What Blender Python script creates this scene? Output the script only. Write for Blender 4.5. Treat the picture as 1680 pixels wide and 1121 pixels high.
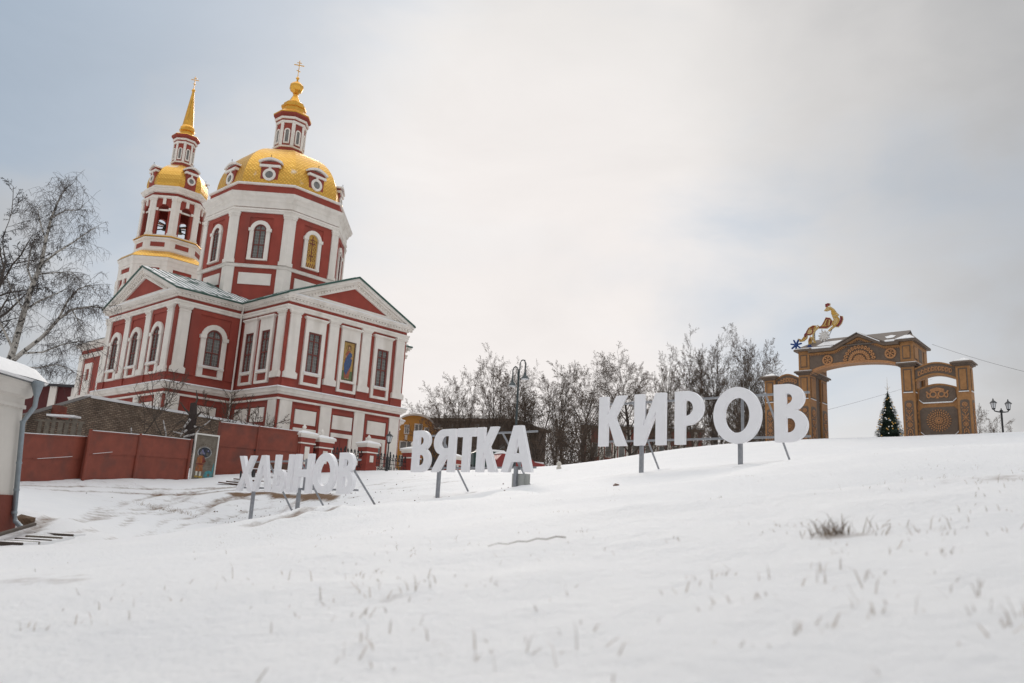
import bpy, bmesh, math, random
import numpy as np
from mathutils import Matrix, Vector
random.seed(7); rng = np.random.default_rng(7)
sc = bpy.context.scene
for o in list(bpy.data.objects): bpy.data.objects.remove(o)
COL = sc.collection

# ------------------------------------------------------------------ camera
PITCH, ROLL, FPX = 0.2219, 0.0548, 1307.0          # camera pose solved from the church's vertical and horizontal lines
cp, sp, cr, sr = math.cos(PITCH), math.sin(PITCH), math.cos(ROLL), math.sin(ROLL)
FWD = np.array([0, cp, sp]); UP0 = np.array([0, -sp, cp]); RT0 = np.array([1., 0, 0])
RT = cr*RT0 + sr*UP0; UP = cr*UP0 - sr*RT0
cam = bpy.data.cameras.new('camera'); camo = bpy.data.objects.new('camera', cam); COL.objects.link(camo)
camo.matrix_world = Matrix(((RT[0], UP[0], -FWD[0], 0), (RT[1], UP[1], -FWD[1], 0), (RT[2], UP[2], -FWD[2], 0), (0, 0, 0, 1)))
cam.sensor_width = 36; cam.lens = FPX/1680*36; cam.clip_start = 0.1; cam.clip_end = 4000
cam.dof.use_dof = True; cam.dof.focus_distance = 36; cam.dof.aperture_fstop = 1.5
sc.camera = camo
def at(px, py, Y):
    """world point seen at a photograph pixel, at forward distance Y (metres)"""
    d = FWD*FPX + RT*(px-840) + UP*(560.5-py)
    return d*(Y/d[1])
def dirpx(px, py):
    d = FWD*FPX + RT*(px-840) + UP*(560.5-py); return d/np.linalg.norm(d)

# ------------------------------------------------------------------ world, sun, exposure
SUN_EL, SUN_AZ = math.radians(27), math.radians(-6)   # veiled sun ahead of the camera
w = bpy.data.worlds.new('World'); sc.world = w; w.use_nodes = True
nt = w.node_tree; N = nt.nodes; L = nt.links; N.clear()
def node(tree, t, **k):
    n = tree.nodes.new(t)
    for a, b in k.items(): setattr(n, a, b)
    return n
out = node(nt, 'ShaderNodeOutputWorld'); bg = node(nt, 'ShaderNodeBackground'); L.new(bg.outputs[0], out.inputs[0])
sky = node(nt, 'ShaderNodeTexSky', sky_type='NISHITA', sun_disc=False); sky.sun_elevation = SUN_EL; sky.sun_rotation = SUN_AZ
sky.air_density = 1.0; sky.dust_density = 2.0
tc = node(nt, 'ShaderNodeTexCoord')
def vmath(op, a, b=None):
    n = node(nt, 'ShaderNodeVectorMath', operation=op); L.new(a, n.inputs[0])
    if b is not None:
        if hasattr(b, 'links'): L.new(b, n.inputs[1])
        else: n.inputs[1].default_value = b
    return n
def smath(op, a, b=None, c=None, clamp=False):
    n = node(nt, 'ShaderNodeMath', operation=op); n.use_clamp = clamp
    for i, x in enumerate((a, b, c)):
        if x is None: continue
        if hasattr(x, 'links'): L.new(x, n.inputs[i])
        else: n.inputs[i].default_value = x
    return n.outputs[0]
def ramp(v, a, b, smooth=True):
    n = node(nt, 'ShaderNodeMapRange'); n.interpolation_type = 'SMOOTHSTEP' if smooth else 'LINEAR'
    L.new(v, n.inputs[0]); n.inputs[1].default_value = a; n.inputs[2].default_value = b
    return n.outputs[0]
def mixc(f, a, b):
    n = node(nt, 'ShaderNodeMix', data_type='RGBA')
    if hasattr(f, 'links'): L.new(f, n.inputs[0])
    else: n.inputs[0].default_value = f
    for i, x in ((6, a), (7, b)):
        if hasattr(x, 'links'): L.new(x, n.inputs[i])
        else: n.inputs[i].default_value = (*x, 1)
    return n.outputs[2]
def noise(scale, detail, dist=0.0, stretch=(1, 1, 2.2), off=(0, 0, 0), rough=.55):
    m = node(nt, 'ShaderNodeMapping'); L.new(tc.outputs['Generated'], m.inputs[0]); m.inputs[3].default_value = stretch; m.inputs[1].default_value = off
    n = node(nt, 'ShaderNodeTexNoise'); n.inputs['Scale'].default_value = scale; n.inputs['Detail'].default_value = detail
    n.inputs['Roughness'].default_value = rough; n.inputs['Distortion'].default_value = dist
    L.new(m.outputs[0], n.inputs[0]); return n.outputs['Fac']
D = tc.outputs['Generated']
def blob(px, py, r0, r1):
    d = dirpx(px, py); v = vmath('DOT_PRODUCT', D, tuple(d)).outputs['Value']
    return ramp(v, math.cos(math.radians(r1)), math.cos(math.radians(r0)))
n1 = noise(2.1, 5, .25); n2 = noise(4.5, 5, .5, off=(3, 1, 2)); n3 = noise(1.1, 3, .2, off=(7, 2, 1))
nn = smath('ADD', smath('MULTIPLY', n1, .62), smath('MULTIPLY', n2, .38))
# cloud cover lets blue sky through where it thins
left = blob(10, 290, 4, 33)
holes = smath('ADD', smath('MULTIPLY', left, .55), smath('MULTIPLY', smath('MAXIMUM', blob(1330, 470, 1, 15), blob(1560, 400, 1, 13)), .62))
holes = smath('ADD', holes, smath('MULTIPLY', blob(300, -20, 1, 22), .42))
holes = smath('ADD', holes, smath('MULTIPLY', blob(120, 60, 1, 10), .2))
blue = smath('MULTIPLY', ramp(smath('ADD', holes, smath('MULTIPLY', smath('SUBTRACT', nn, .5), 2.6)), .08, .95), .85)
glow = blob(850, 380, 2, 42); glow2 = blob(860, 480, 1, 20)
shade = ramp(smath('ADD', smath('ADD', smath('MULTIPLY', smath('SUBTRACT', nn, .5), 2.6), smath('MULTIPLY', glow, .95)), smath('MULTIPLY', n3, .45)), .12, 1.15)
cloud = mixc(shade, (.355, .361, .369), (.605, .592, .58))
cloud = mixc(smath('MULTIPLY', glow, .50), cloud, (.755, .725, .705))
cloud = mixc(smath('MULTIPLY', glow2, .42), cloud, (.80, .745, .725))
skyc = vmath('SCALE', sky.outputs[0]); skyc.inputs[3].default_value = .10
skyb = mixc(.9, skyc.outputs[0], mixc(left, (.395, .455, .53), (.265, .34, .43)))
col = mixc(blue, cloud, skyb)
col = mixc(smath('MULTIPLY', blob(1760, 60, 3, 24), .42), col, (.31, .315, .325))     # heavier cloud bank to the right
sep = node(nt, 'ShaderNodeSeparateXYZ'); L.new(D, sep.inputs[0])
mott = smath('ADD', .93, smath('MULTIPLY', noise(3.2, 7, .4, off=(2, 5, 1), rough=.6), .20))
lift = smath('ADD', 1.0, smath('MULTIPLY', ramp(sep.outputs[2], .59, .95), 2.3))    # an overcast sky is brightest overhead
cs = vmath('SCALE', col); L.new(smath('MULTIPLY', lift, mott), cs.inputs[3]); L.new(cs.outputs[0], bg.inputs[0]); bg.inputs[1].default_value = 1.0
sun = bpy.data.lights.new('sun', 'SUN'); sun.energy = 1.1; sun.angle = math.radians(24); sun.color = (1, .90, .80)
suno = bpy.data.objects.new('sun', sun); COL.objects.link(suno)
sd = Vector((math.sin(SUN_AZ)*math.cos(SUN_EL), math.cos(SUN_AZ)*math.cos(SUN_EL), math.sin(SUN_EL)))
suno.rotation_euler = sd.to_track_quat('Z', 'Y').to_euler()
sc.view_settings.view_transform = 'Standard'; sc.view_settings.look = 'None'
sc.view_settings.exposure = 0.28; sc.view_settings.gamma = 1.0
sc.cycles.max_bounces = 8

# ------------------------------------------------------------------ helpers
def _lin(h):
    if isinstance(h, str):
        c = [int(h[i:i+2], 16)/255 for i in (0, 2, 4)]
        return tuple(x/12.92 if x <= .04045 else ((x+.055)/1.055)**2.4 for x in c)
    return h
MATS = {}
def mat(name, color, rough=.8, metal=0., var=.12, scale=3., bump=0., bscale=20., color2=None, spec=None, c2=(.45, .7), streak=False):
    if name in MATS: return MATS[name]
    m = bpy.data.materials.new(name); m.use_nodes = True; t = m.node_tree; b = t.nodes['Principled BSDF']; MATS[name] = m
    c = _lin(color); g = t.nodes.new('ShaderNodeNewGeometry')
    n = t.nodes.new('ShaderNodeTexNoise'); n.inputs['Scale'].default_value = scale; n.inputs['Detail'].default_value = 6; n.inputs['Roughness'].default_value = .6
    t.links.new(g.outputs['Position'], n.inputs['Vector'])
    r = t.nodes.new('ShaderNodeMapRange'); r.inputs[1].default_value = .25; r.inputs[2].default_value = .75
    r.inputs[3].default_value = 1-var; r.inputs[4].default_value = 1+var; t.links.new(n.outputs['Fac'], r.inputs[0])
    v = t.nodes.new('ShaderNodeVectorMath'); v.operation = 'SCALE'; v.inputs[0].default_value = c; t.links.new(r.outputs[0], v.inputs[3])
    src = v.outputs[0]
    if color2 is not None:
        n2_ = t.nodes.new('ShaderNodeTexNoise'); n2_.inputs['Scale'].default_value = scale*.6; n2_.inputs['Detail'].default_value = 8
        if streak:
            ms = t.nodes.new('ShaderNodeMapping'); ms.inputs[3].default_value = (1, 1, .16); t.links.new(g.outputs['Position'], ms.inputs[0]); t.links.new(ms.outputs[0], n2_.inputs['Vector'])
        else: t.links.new(g.outputs['Position'], n2_.inputs['Vector'])
        r2 = t.nodes.new('ShaderNodeMapRange'); r2.inputs[1].default_value = c2[0]; r2.inputs[2].default_value = c2[1]; t.links.new(n2_.outputs['Fac'], r2.inputs[0])
        x = t.nodes.new('ShaderNodeMix'); x.data_type = 'RGBA'; t.links.new(r2.outputs[0], x.inputs[0]); t.links.new(src, x.inputs[6]); x.inputs[7].default_value = (*_lin(color2), 1)
        src = x.outputs[2]
    t.links.new(src, b.inputs['Base Color'])
    b.inputs['Roughness'].default_value = rough; b.inputs['Metallic'].default_value = metal
    if spec is not None: b.inputs['Specular IOR Level'].default_value = spec
    if bump:
        n3_ = t.nodes.new('ShaderNodeTexNoise'); n3_.inputs['Scale'].default_value = bscale; n3_.inputs['Detail'].default_value = 5
        t.links.new(g.outputs['Position'], n3_.inputs['Vector'])
        bp = t.nodes.new('ShaderNodeBump'); bp.inputs['Strength'].default_value = bump; bp.inputs['Distance'].default_value = .05
        t.links.new(n3_.outputs['Fac'], bp.inputs['Height']); t.links.new(bp.outputs[0], b.inputs['Normal'])
    return m
M_red = mat('red_plaster', (.31, .057, .039), .85, var=.16, scale=.9, bump=.15, color2=(.225, .056, .043), c2=(.5, .72), streak=True)
M_white = mat('white_plaster', (.80, .75, .69), .85, var=.07, scale=1.4, bump=.15, color2=(.61, .555, .49), c2=(.52, .78), streak=True)
M_snow = mat('snow_cover', (.80, .80, .805), .7, var=.03, bump=.5, bscale=6)
M_green = mat('green_roof_metal', (.03, .085, .065), .5, var=.2)
M_glass = mat('window_glass', (.17, .168, .16), .10, var=.5, scale=.8, spec=.8)
M_sash = mat('sash_brown_red', (.17, .045, .035), .6)
M_grille = mat('pale_grille', (.30, .30, .28), .5)
M_dark = mat('dark_iron', (.015, .016, .018), .5)
M_bronze = mat('bell_bronze', (.03, .028, .024), .45, .6)
M_fred = mat('fence_red_paint', (.225, .052, .030), .6, var=.22, scale=1.6, bump=.1, color2=(.14, .045, .032), c2=(.5, .72))
M_galv = mat('galvanised_steel', (.30, .31, .33), .45, .5, var=.2, scale=8)
M_foam = mat('letter_white', (.86, .855, .875), .55, var=.03, scale=3, bump=.08)
M_wood = mat('carved_wood', (.335, .162, .056), .6, var=.24, scale=4, bump=.2)
M_wood_dk = mat('dark_stained_wood', (.135, .096, .07), .65, var=.22, scale=3, bump=.2)
M_wood_lt = mat('carving_wood', (.42, .20, .082), .6, var=.25, scale=9)
M_bark = mat('brown_bark', (.075, .058, .047), .9, var=.3, scale=4)
M_twig = mat('twig_brown', (.108, .076, .054), .9, var=.3, scale=1)
M_birch = mat('birch_bark', (.46, .43, .39), .85, var=.12, scale=8, color2=(.05, .045, .04), c2=(.52, .6))
M_birchtwig = mat('birch_twig', (.075, .058, .052), .9, var=.3, scale=1)
M_ygrey = mat('weathered_plank', (.17, .145, .115), .85, var=.35, scale=5, bump=.4)
M_dirt = mat('bare_earth', (.12, .075, .045), .95, var=.35, scale=4, bump=.6)
M_grass = mat('dry_grass_straw', (.33, .26, .20), .9, var=.35, scale=14)

def gold_mat():
    m = bpy.data.materials.new('gilded_scales'); m.use_nodes = True; t = m.node_tree; b = t.nodes['Principled BSDF']
    u = t.nodes.new('ShaderNodeUVMap'); u.uv_map = 'UVMap'
    br = t.nodes.new('ShaderNodeTexVoronoi'); br.feature = 'F1'; br.distance = 'MANHATTAN'; br.inputs['Scale'].default_value = 3.0; br.inputs['Randomness'].default_value = 0.0
    mp = t.nodes.new('ShaderNodeMapping'); mp.inputs[2].default_value = (0, 0, math.radians(45)); t.links.new(u.outputs[0], mp.inputs[0]); t.links.new(mp.outputs[0], br.inputs['Vector'])
    r = t.nodes.new('ShaderNodeMapRange'); t.links.new(br.outputs['Distance'], r.inputs[0]); r.inputs[1].default_value = .25; r.inputs[2].default_value = .52
    r.inputs[3].default_value = 1; r.inputs[4].default_value = 0
    wn = t.nodes.new('ShaderNodeTexWhiteNoise'); t.links.new(br.outputs['Position'], wn.inputs['Vector'])
    x = t.nodes.new('ShaderNodeMix'); x.data_type = 'RGBA'; t.links.new(wn.outputs['Value'], x.inputs[0]); x.inputs[6].default_value = (.76, .41, .075, 1); x.inputs[7].default_value = (.92, .58, .13, 1)
    y = t.nodes.new('ShaderNodeMix'); y.data_type = 'RGBA'; y.blend_type = 'MULTIPLY'; t.links.new(r.outputs[0], y.inputs[0]); y.inputs[0].default_value = 1
    y.inputs[6].default_value = (.68, .38, .075, 1); t.links.new(x.outputs[2], y.inputs[7]); y.blend_type = 'MIX'
    # wind-blown snow and frost clinging in patches
    g = t.nodes.new('ShaderNodeNewGeometry'); ns = t.nodes.new('ShaderNodeTexNoise'); ns.inputs['Scale'].default_value = .55; ns.inputs['Detail'].default_value = 7
    t.links.new(g.outputs['Position'], ns.inputs['Vector'])
    sn = t.nodes.new('ShaderNodeMapRange'); t.links.new(ns.outputs['Fac'], sn.inputs[0]); sn.inputs[1].default_value = .64; sn.inputs[2].default_value = .74
    z = t.nodes.new('ShaderNodeMix'); z.data_type = 'RGBA'; t.links.new(sn.outputs[0], z.inputs[0]); t.links.new(y.outputs[2], z.inputs[6]); z.inputs[7].default_value = (.8, .76, .7, 1)
    t.links.new(z.outputs[2], b.inputs['Base Color'])
    mm = t.nodes.new('ShaderNodeMapRange'); t.links.new(sn.outputs[0], mm.inputs[0]); mm.inputs[3].default_value = .8; mm.inputs[4].default_value = .1
    t.links.new(mm.outputs[0], b.inputs['Metallic']); b.inputs['Roughness'].default_value = .38
    bp = t.nodes.new('ShaderNodeBump'); bp.inputs['Strength'].default_value = .3; bp.inputs['Distance'].default_value = .05; t.links.new(r.outputs[0], bp.inputs['Height'])
    t.links.new(bp.outputs[0], b.inputs['Normal']); return m
M_goldscale = gold_mat()
M_gold = mat('gilded_metal', (.80, .43, .075), .34, .8, var=.15, scale=2)

def roof_mat():
    m = bpy.data.materials.new('snowy_green_sheet'); m.use_nodes = True; t = m.node_tree; b = t.nodes['Principled BSDF']
    g = t.nodes.new('ShaderNodeNewGeometry')
    ns = t.nodes.new('ShaderNodeTexNoise'); ns.inputs['Scale'].default_value = .9; ns.inputs['Detail'].default_value = 6; ns.inputs['Distortion'].default_value = .6
    t.links.new(g.outputs['Position'], ns.inputs['Vector'])
    r = t.nodes.new('ShaderNodeMapRange'); t.links.new(ns.outputs['Fac'], r.inputs[0]); r.inputs[1].default_value = .40; r.inputs[2].default_value = .46
    x = t.nodes.new('ShaderNodeMix'); x.data_type = 'RGBA'; t.links.new(r.outputs[0], x.inputs[0]); x.inputs[6].default_value = (.05, .10, .085, 1); x.inputs[7].default_value = (.82, .82, .83, 1)
    t.links.new(x.outputs[2], b.inputs['Base Color']); b.inputs['Roughness'].default_value = .6
    bp = t.nodes.new('ShaderNodeBump'); bp.inputs['Strength'].default_value = .6; bp.inputs['Distance'].default_value = .05; t.links.new(r.outputs[0], bp.inputs['Height']); t.links.new(bp.outputs[0], b.inputs['Normal'])
    return m
M_roof = roof_mat()

def brick_mat():
    m = bpy.data.materials.new('old_grey_brick'); m.use_nodes = True; t = m.node_tree; b = t.nodes['Principled BSDF']
    u = t.nodes.new('ShaderNodeUVMap'); u.uv_map = 'UVMap'
    br = t.nodes.new('ShaderNodeTexBrick'); t.links.new(u.outputs[0], br.inputs[0]); br.inputs['Scale'].default_value = 1.0
    br.inputs['Brick Width'].default_value = .27; br.inputs['Row Height'].default_value = .105; br.inputs['Mortar Size'].default_value = .016
    br.inputs['Color1'].default_value = (.19, .13, .09, 1); br.inputs['Color2'].default_value = (.32, .235, .17, 1); br.inputs['Mortar'].default_value = (.07, .06, .052, 1)
    g = t.nodes.new('ShaderNodeNewGeometry'); ns = t.nodes.new('ShaderNodeTexNoise'); ns.inputs['Scale'].default_value = 1.0; ns.inputs['Detail'].default_value = 8
    t.links.new(g.outputs['Position'], ns.inputs['Vector'])
    r = t.nodes.new('ShaderNodeMapRange'); t.links.new(ns.outputs['Fac'], r.inputs[0]); r.inputs[1].default_value = .3; r.inputs[2].default_value = .7; r.inputs[3].default_value = .6; r.inputs[4].default_value = 1.25
    v = t.nodes.new('ShaderNodeVectorMath'); v.operation = 'SCALE'; t.links.new(br.outputs[0], v.inputs[0]); t.links.new(r.outputs[0], v.inputs[3])
    t.links.new(v.outputs[0], b.inputs['Base Color']); b.inputs['Roughness'].default_value = .92
    bp = t.nodes.new('ShaderNodeBump'); bp.inputs['Strength'].default_value = .7; bp.inputs['Distance'].default_value = .02; bp.invert = True
    t.links.new(br.outputs['Fac'], bp.inputs['Height']); t.links.new(bp.outputs[0], b.inputs['Normal']); return m
M_brick = brick_mat()

class MB:
    """collects geometry and links it as ONE mesh object"""
    def __init__(s, org=(0, 0, 0)): s.v = []; s.f = []; s.mi = []; s.org = Vector(org); s.T = None; s.cur = 0
    def add(s, vs, fs):
        b = len(s.v)
        for p in vs:
            p = Vector(p)
            if s.T is not None: p = s.T @ p
            s.v.append(p - s.org)
        for f in fs: s.f.append([b+i for i in f]); s.mi.append(s.cur)
    def box(s, x0, x1, y0, y1, z0, z1):
        s.add([(x, y, z) for z in (z0, z1) for y in (y0, y1) for x in (x0, x1)],
              [(0, 2, 3, 1), (4, 5, 7, 6), (0, 1, 5, 4), (2, 6, 7, 3), (0, 4, 6, 2), (1, 3, 7, 5)])
    def wb(s, s0, s1, z0, z1, d0, d1): s.box(s0, s1, -d1, -d0, z0, z1)       # on a wall: along, height, proud of the wall
    def plate(s, pts, d0, d1):                                                # (s,z) outline, extruded off the wall
        n = len(pts)
        s.add([(a, -d1, z) for a, z in pts] + [(a, -d0, z) for a, z in pts],
              [list(range(n)), list(range(2*n-1, n-1, -1))] + [(i, (i+1) % n, n+(i+1) % n, n+i) for i in range(n)])
    def ring(s, inn, outp, d0, d1, closed=True):
        n = len(inn); vs = [(a, -d1, z) for a, z in outp] + [(a, -d1, z) for a, z in inn] + [(a, -d0, z) for a, z in outp] + [(a, -d0, z) for a, z in inn]
        fs = []
        for i in range(n if closed else n-1):
            j = (i+1) % n
            fs += [(i, j, n+j, n+i), (i, 2*n+i, 2*n+j, j), (n+i, n+j, 3*n+j, 3*n+i), (2*n+i, 3*n+i, 3*n+j, 2*n+j)]
        if not closed:
            for i in (0, n-1): fs.append((i, n+i, 3*n+i, 2*n+i))
        s.add(vs, fs)
    def tube(s, pts, rad, k=6, caps=True):
        pts = [Vector(p) for p in pts]; n = len(pts)
        rad = rad if isinstance(rad, (list, tuple)) else [rad]*n
        vs = []
        for i, p in enumerate(pts):
            d = (pts[min(i+1, n-1)]-pts[max(i-1, 0)]).normalized()
            a = d.orthogonal().normalized() if abs(d.z) > .9 else d.cross(Vector((0, 0, 1))).normalized()
            if abs(d.z) > .9: a = (Vector((1, 0, 0)) - d*d.x).normalized()
            b = d.cross(a)
            for q in range(k):
                t = 2*math.pi*q/k; vs.append(p+(a*math.cos(t)+b*math.sin(t))*rad[i])
        fs = [(i*k+q, i*k+(q+1) % k, (i+1)*k+(q+1) % k, (i+1)*k+q) for i in range(n-1) for q in range(k)]
        if caps: fs += [list(range(k)), list(range((n-1)*k, n*k))]
        s.add(vs, fs)
    def lathe(s, prof, cx=0, cy=0, k=16, a0=0., caps=True):
        n = len(prof); vs = [(cx+r*math.cos(a0+2*math.pi*q/k), cy+r*math.sin(a0+2*math.pi*q/k), z) for r, z in prof for q in range(k)]
        fs = [(i*k+q, i*k+(q+1) % k, (i+1)*k+(q+1) % k, (i+1)*k+q) for i in range(n-1) for q in range(k)]
        if caps: fs += [list(range(k)), list(range((n-1)*k, n*k))]
        s.add(vs, fs)
    def mesh(s, name, mats, smooth=None, recalc=True):
        me = bpy.data.meshes.new(name); me.from_pydata([tuple(p) for p in s.v], [], s.f)
        for m in (mats if isinstance(mats, (list, tuple)) else [mats]): me.materials.append(m)
        if any(s.mi): me.polygons.foreach_set('material_index', s.mi)
        if recalc:
            bm = bmesh.new(); bm.from_mesh(me); bmesh.ops.recalc_face_normals(bm, faces=bm.faces); bm.to_mesh(me); bm.free()
        if smooth:
            me.shade_smooth(); me.set_sharp_from_angle(angle=math.radians(smooth))
        me.update(); return me
    def build(s, name, mats, parent=None, smooth=None, kind=None, label=None, loc=None):
        o = bpy.data.objects.new(name, s.mesh(name, mats, smooth)); COL.objects.link(o)
        if parent is not None: o.parent = parent
        else: o.location = s.org
        if loc is not None: o.location = loc
        if kind: o['kind'] = kind
        if label: o['label'] = label
        return o
def tag(o, label, cat, group=None):
    o['label'] = label; o['category'] = cat
    if group: o['group'] = group
    return o
def thing(name, label, cat, loc=(0, 0, 0), group=None, rz=0.):
    o = bpy.data.objects.new(name, None); COL.objects.link(o); o.location = loc; o.rotation_euler = (0, 0, rz); o.empty_display_size = .3
    return tag(o, label, cat, group)
def inst(name, me, parent, loc, rz=0., label=None):
    o = bpy.data.objects.new(name, me); COL.objects.link(o); o.parent = parent; o.location = loc; o.rotation_euler = (0, 0, rz)
    if label: o['label'] = label
    return o
def dup(root, loc, rz=0., label=None, scale=None):
    r = root.copy(); COL.objects.link(r); r.location = loc; r.rotation_euler = (0, 0, rz)
    if label: r['label'] = label
    if scale: r.scale = scale
    for c in list(root.children):
        k = c.copy(); COL.objects.link(k); k.parent = r
        for g in list(c.children):
            q = g.copy(); COL.objects.link(q); q.parent = k
    return r
class Fr:
    """a wall plane: origin o, outward normal n; s runs to the right seen from outside"""
    def __init__(s, o, n): s.o = np.array(o, float); s.n = np.array(n, float)/np.hypot(*n); s.r = np.array([-s.n[1], s.n[0]]); s.rz = math.atan2(s.r[1], s.r[0])
    def M(s, a=0., d=0., z=0.):
        p = s.o+s.r*a+s.n*d
        return Matrix.Translation((p[0], p[1], z)) @ Matrix.Rotation(s.rz, 4, 'Z')
    def P(s, a, d, z): p = s.o+s.r*a+s.n*d; return Vector((p[0], p[1], z))
def uv_box(o, sc_=1.0):
    """wall-following UVs: along the wall and up"""
    me = o.data; uvl = me.uv_layers.new(name='UVMap')
    for p in me.polygons:
        n = p.normal
        for li in p.loop_indices:
            c = me.vertices[me.loops[li].vertex_index].co
            if abs(n.z) > .8: uvl.data[li].uv = (c.x*sc_, c.y*sc_)
            else:
                t = Vector((-n.y, n.x, 0)).normalized(); uvl.data[li].uv = (c.dot(t)*sc_, c.z*sc_)

# ------------------------------------------------------------------ ground
CT = []
def g_px(px, py, Y): CT.append(tuple(at(px, py, Y)))
for X, Y in [(-5, -6), (0, -6), (6, -6), (-2, 0), (0, 0), (2, 0), (-2.5, 4), (0, 4), (2.5, 4), (-4, 8), (0, 8), (5, 8), (0, 14), (4, 14), (8, 14), (-4, 16), (0, 20), (6, 20), (12, 20)]:
    CT.append((X, Y, -.62+.14*X+.07*Y))
for a in [(0, 908, 13), (100, 897, 18), (200, 888, 23), (300, 876, 29), (422, 862, 36.8), (520, 843, 33.3), (607, 831, 33.5), (720, 818, 35.4), (772, 810, 36), (835, 801, 32.2), (872, 797, 34),
          (1050, 778, 31.3), (1090, 772, 32.5), (1213, 766, 27.3), (1308, 755, 28.5), (700, 860, 20), (1000, 830, 20), (300, 920, 12),
          (25, 868, 20), (120, 850, 22), (60, 793, 36), (135, 787, 39), (225, 785, 42.5), (306, 786, 46), (420, 777, 50), (450, 822, 42), (330, 800, 43), (350, 786, 46), (200, 840, 30), (580, 778, 52), (560, 805, 41), (640, 772, 55), (690, 772, 56), (800, 772, 52), (870, 771, 50), (780, 788, 42), (930, 767, 48),
          (1050, 748, 46), (1180, 730, 49), (1257, 729, 57), (1330, 723, 55), (1500, 718, 52), (1605, 712, 48), (1680, 708, 45), (1680, 760, 28), (1400, 740, 40), (1680, 860, 10)]: g_px(*a)
for a in [(-12, 78, 3), (0, 80, 3.2), (-30, 60, 2.6), (-45, 60, 2.2), (-20, 100, 3), (10, 80, 3.4), (25, 85, 5.5), (45, 75, 7.0), (30, 66, 6.9), (55, 55, 7.5), (0, 120, 3), (60, 120, 6), (-60, 120, 2.5), (-60, 30, -.6), (-30, 10, -1.2), (-20, 0, -2), (40, 20, 6.2), (30, 5, 4.2)]: CT.append(a)
CT = np.array(CT)
def tps_fit(P, z, lam=.02):
    n = len(P); d = np.linalg.norm(P[:, None]-P[None], axis=-1); K = np.where(d > 0, d*d*np.log(np.maximum(d, 1e-9)), 0)+lam*np.eye(n)*30
    A = np.zeros((n+3, n+3)); A[:n, :n] = K; A[:n, n] = 1; A[:n, n+1:] = P; A[n, :n] = 1; A[n+1:, :n] = P.T
    return np.linalg.solve(A, np.r_[z, 0, 0, 0])
TW = tps_fit(CT[:, :2], CT[:, 2])
def gz(x, y):
    x = np.asarray(x, float); y = np.asarray(y, float); sh = x.shape; q = np.stack([np.clip(x, -70, 70).ravel(), np.clip(y, -10, 125).ravel()], -1)
    o = np.empty(len(q))
    for i in range(0, len(q), 40000):
        d = np.linalg.norm(q[i:i+40000, None]-CT[None, :, :2], axis=-1)
        o[i:i+40000] = np.where(d > 0, d*d*np.log(np.maximum(d, 1e-9)), 0) @ TW[:-3]+TW[-3]+q[i:i+40000] @ TW[-2:]
    return o.reshape(sh)
def hit(px, py, lo=1.5):
    """forward distance at which the sight line through a pixel meets the ground"""
    Ys = np.arange(lo, 75, .08); P = at(px, py, 1.0); x = P[0]*Ys; z = P[2]*Ys; below = np.nonzero(z < gz(x, Ys))[0]
    return float(Ys[below[0]]) if len(below) else None
def gz1(x, y): return float(gz(np.array([x]), np.array([y]))[0])
def vnoise(x, y, s, seed):
    r = np.random.default_rng(seed); T = r.random((256, 256)); x = x/s+1000; y = y/s+1000
    i = np.floor(x).astype(int); j = np.floor(y).astype(int); fx = x-i; fy = y-j; fx = fx*fx*(3-2*fx); fy = fy*fy*(3-2*fy)
    a = T[i % 256, j % 256]; b = T[(i+1) % 256, j % 256]; c = T[i % 256, (j+1) % 256]; d = T[(i+1) % 256, (j+1) % 256]
    return a*(1-fx)*(1-fy)+b*fx*(1-fy)+c*(1-fx)*fy+d*fx*fy-.5
xs = np.concatenate([-np.geomspace(2000, 62, 22), np.arange(-60, -30, 1.2), np.arange(-30, -4, .2), np.arange(-4, 4, .07), np.arange(4, 30, .2), np.arange(30, 60, 1.2), np.geomspace(62, 2000, 22)])
ys = np.concatenate([-np.geomspace(300, 6, 12), np.arange(-5, .8, .4), np.arange(.8, 9, .065), np.arange(9, 62, .22), np.arange(62, 130, 2.), np.geomspace(134, 2500, 24)])
GX, GY = np.meshgrid(xs, ys); GZ = gz(GX, GY)
def polyd(pts):
    """distance of the grid to a ground polyline given as (x,y)"""
    best = np.full(GX.shape, 1e9)
    for a, b in zip(pts[:-1], pts[1:]):
        ax, ay = a; dx, dy = b[0]-ax, b[1]-ay; t = np.clip(((GX-ax)*dx+(GY-ay)*dy)/(dx*dx+dy*dy), 0, 1)
        best = np.minimum(best, np.hypot(GX-ax-t*dx, GY-ay-t*dy))
    return best
def gp(*l): return [tuple(at(a[0], a[1], hit(a[0], a[1]) or a[2])[:2]) for a in l]
near = np.clip(1-np.hypot(GX, GY)/90, 0, 1)
# wind-packed crust over grass: long low ripples along the slope, small lumps
GZ = GZ+near*(.14*vnoise(GX+GY*.3, GY, 6, 1)+.08*vnoise(GX*.6+GY*.3, GY, 1.6, 2)+.040*vnoise(GX*.5+GY*.2, GY, .55, 3)+.022*vnoise(GX, GY, .2, 4)+.010*vnoise(GX*.8, GY, .09, 6))
# tussocks under the snow near the camera
for cx_, cy_, r_, h_ in [(2.55, 5.9, .35, .05), (3.15, 5.6, .4, .05), (1.9, 3.3, .3, .04), (.3, 4.2, .3, .04), (-1.4, 4.5, .4, .04), (3.2, 4.0, .4, .05), (-2.2, 5.5, .4, .04), (1.2, 7.5, .4, .05)]:
    GZ += h_*np.exp(-((GX-cx_)**2+(GY-cy_)**2)/r_**2)
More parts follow.
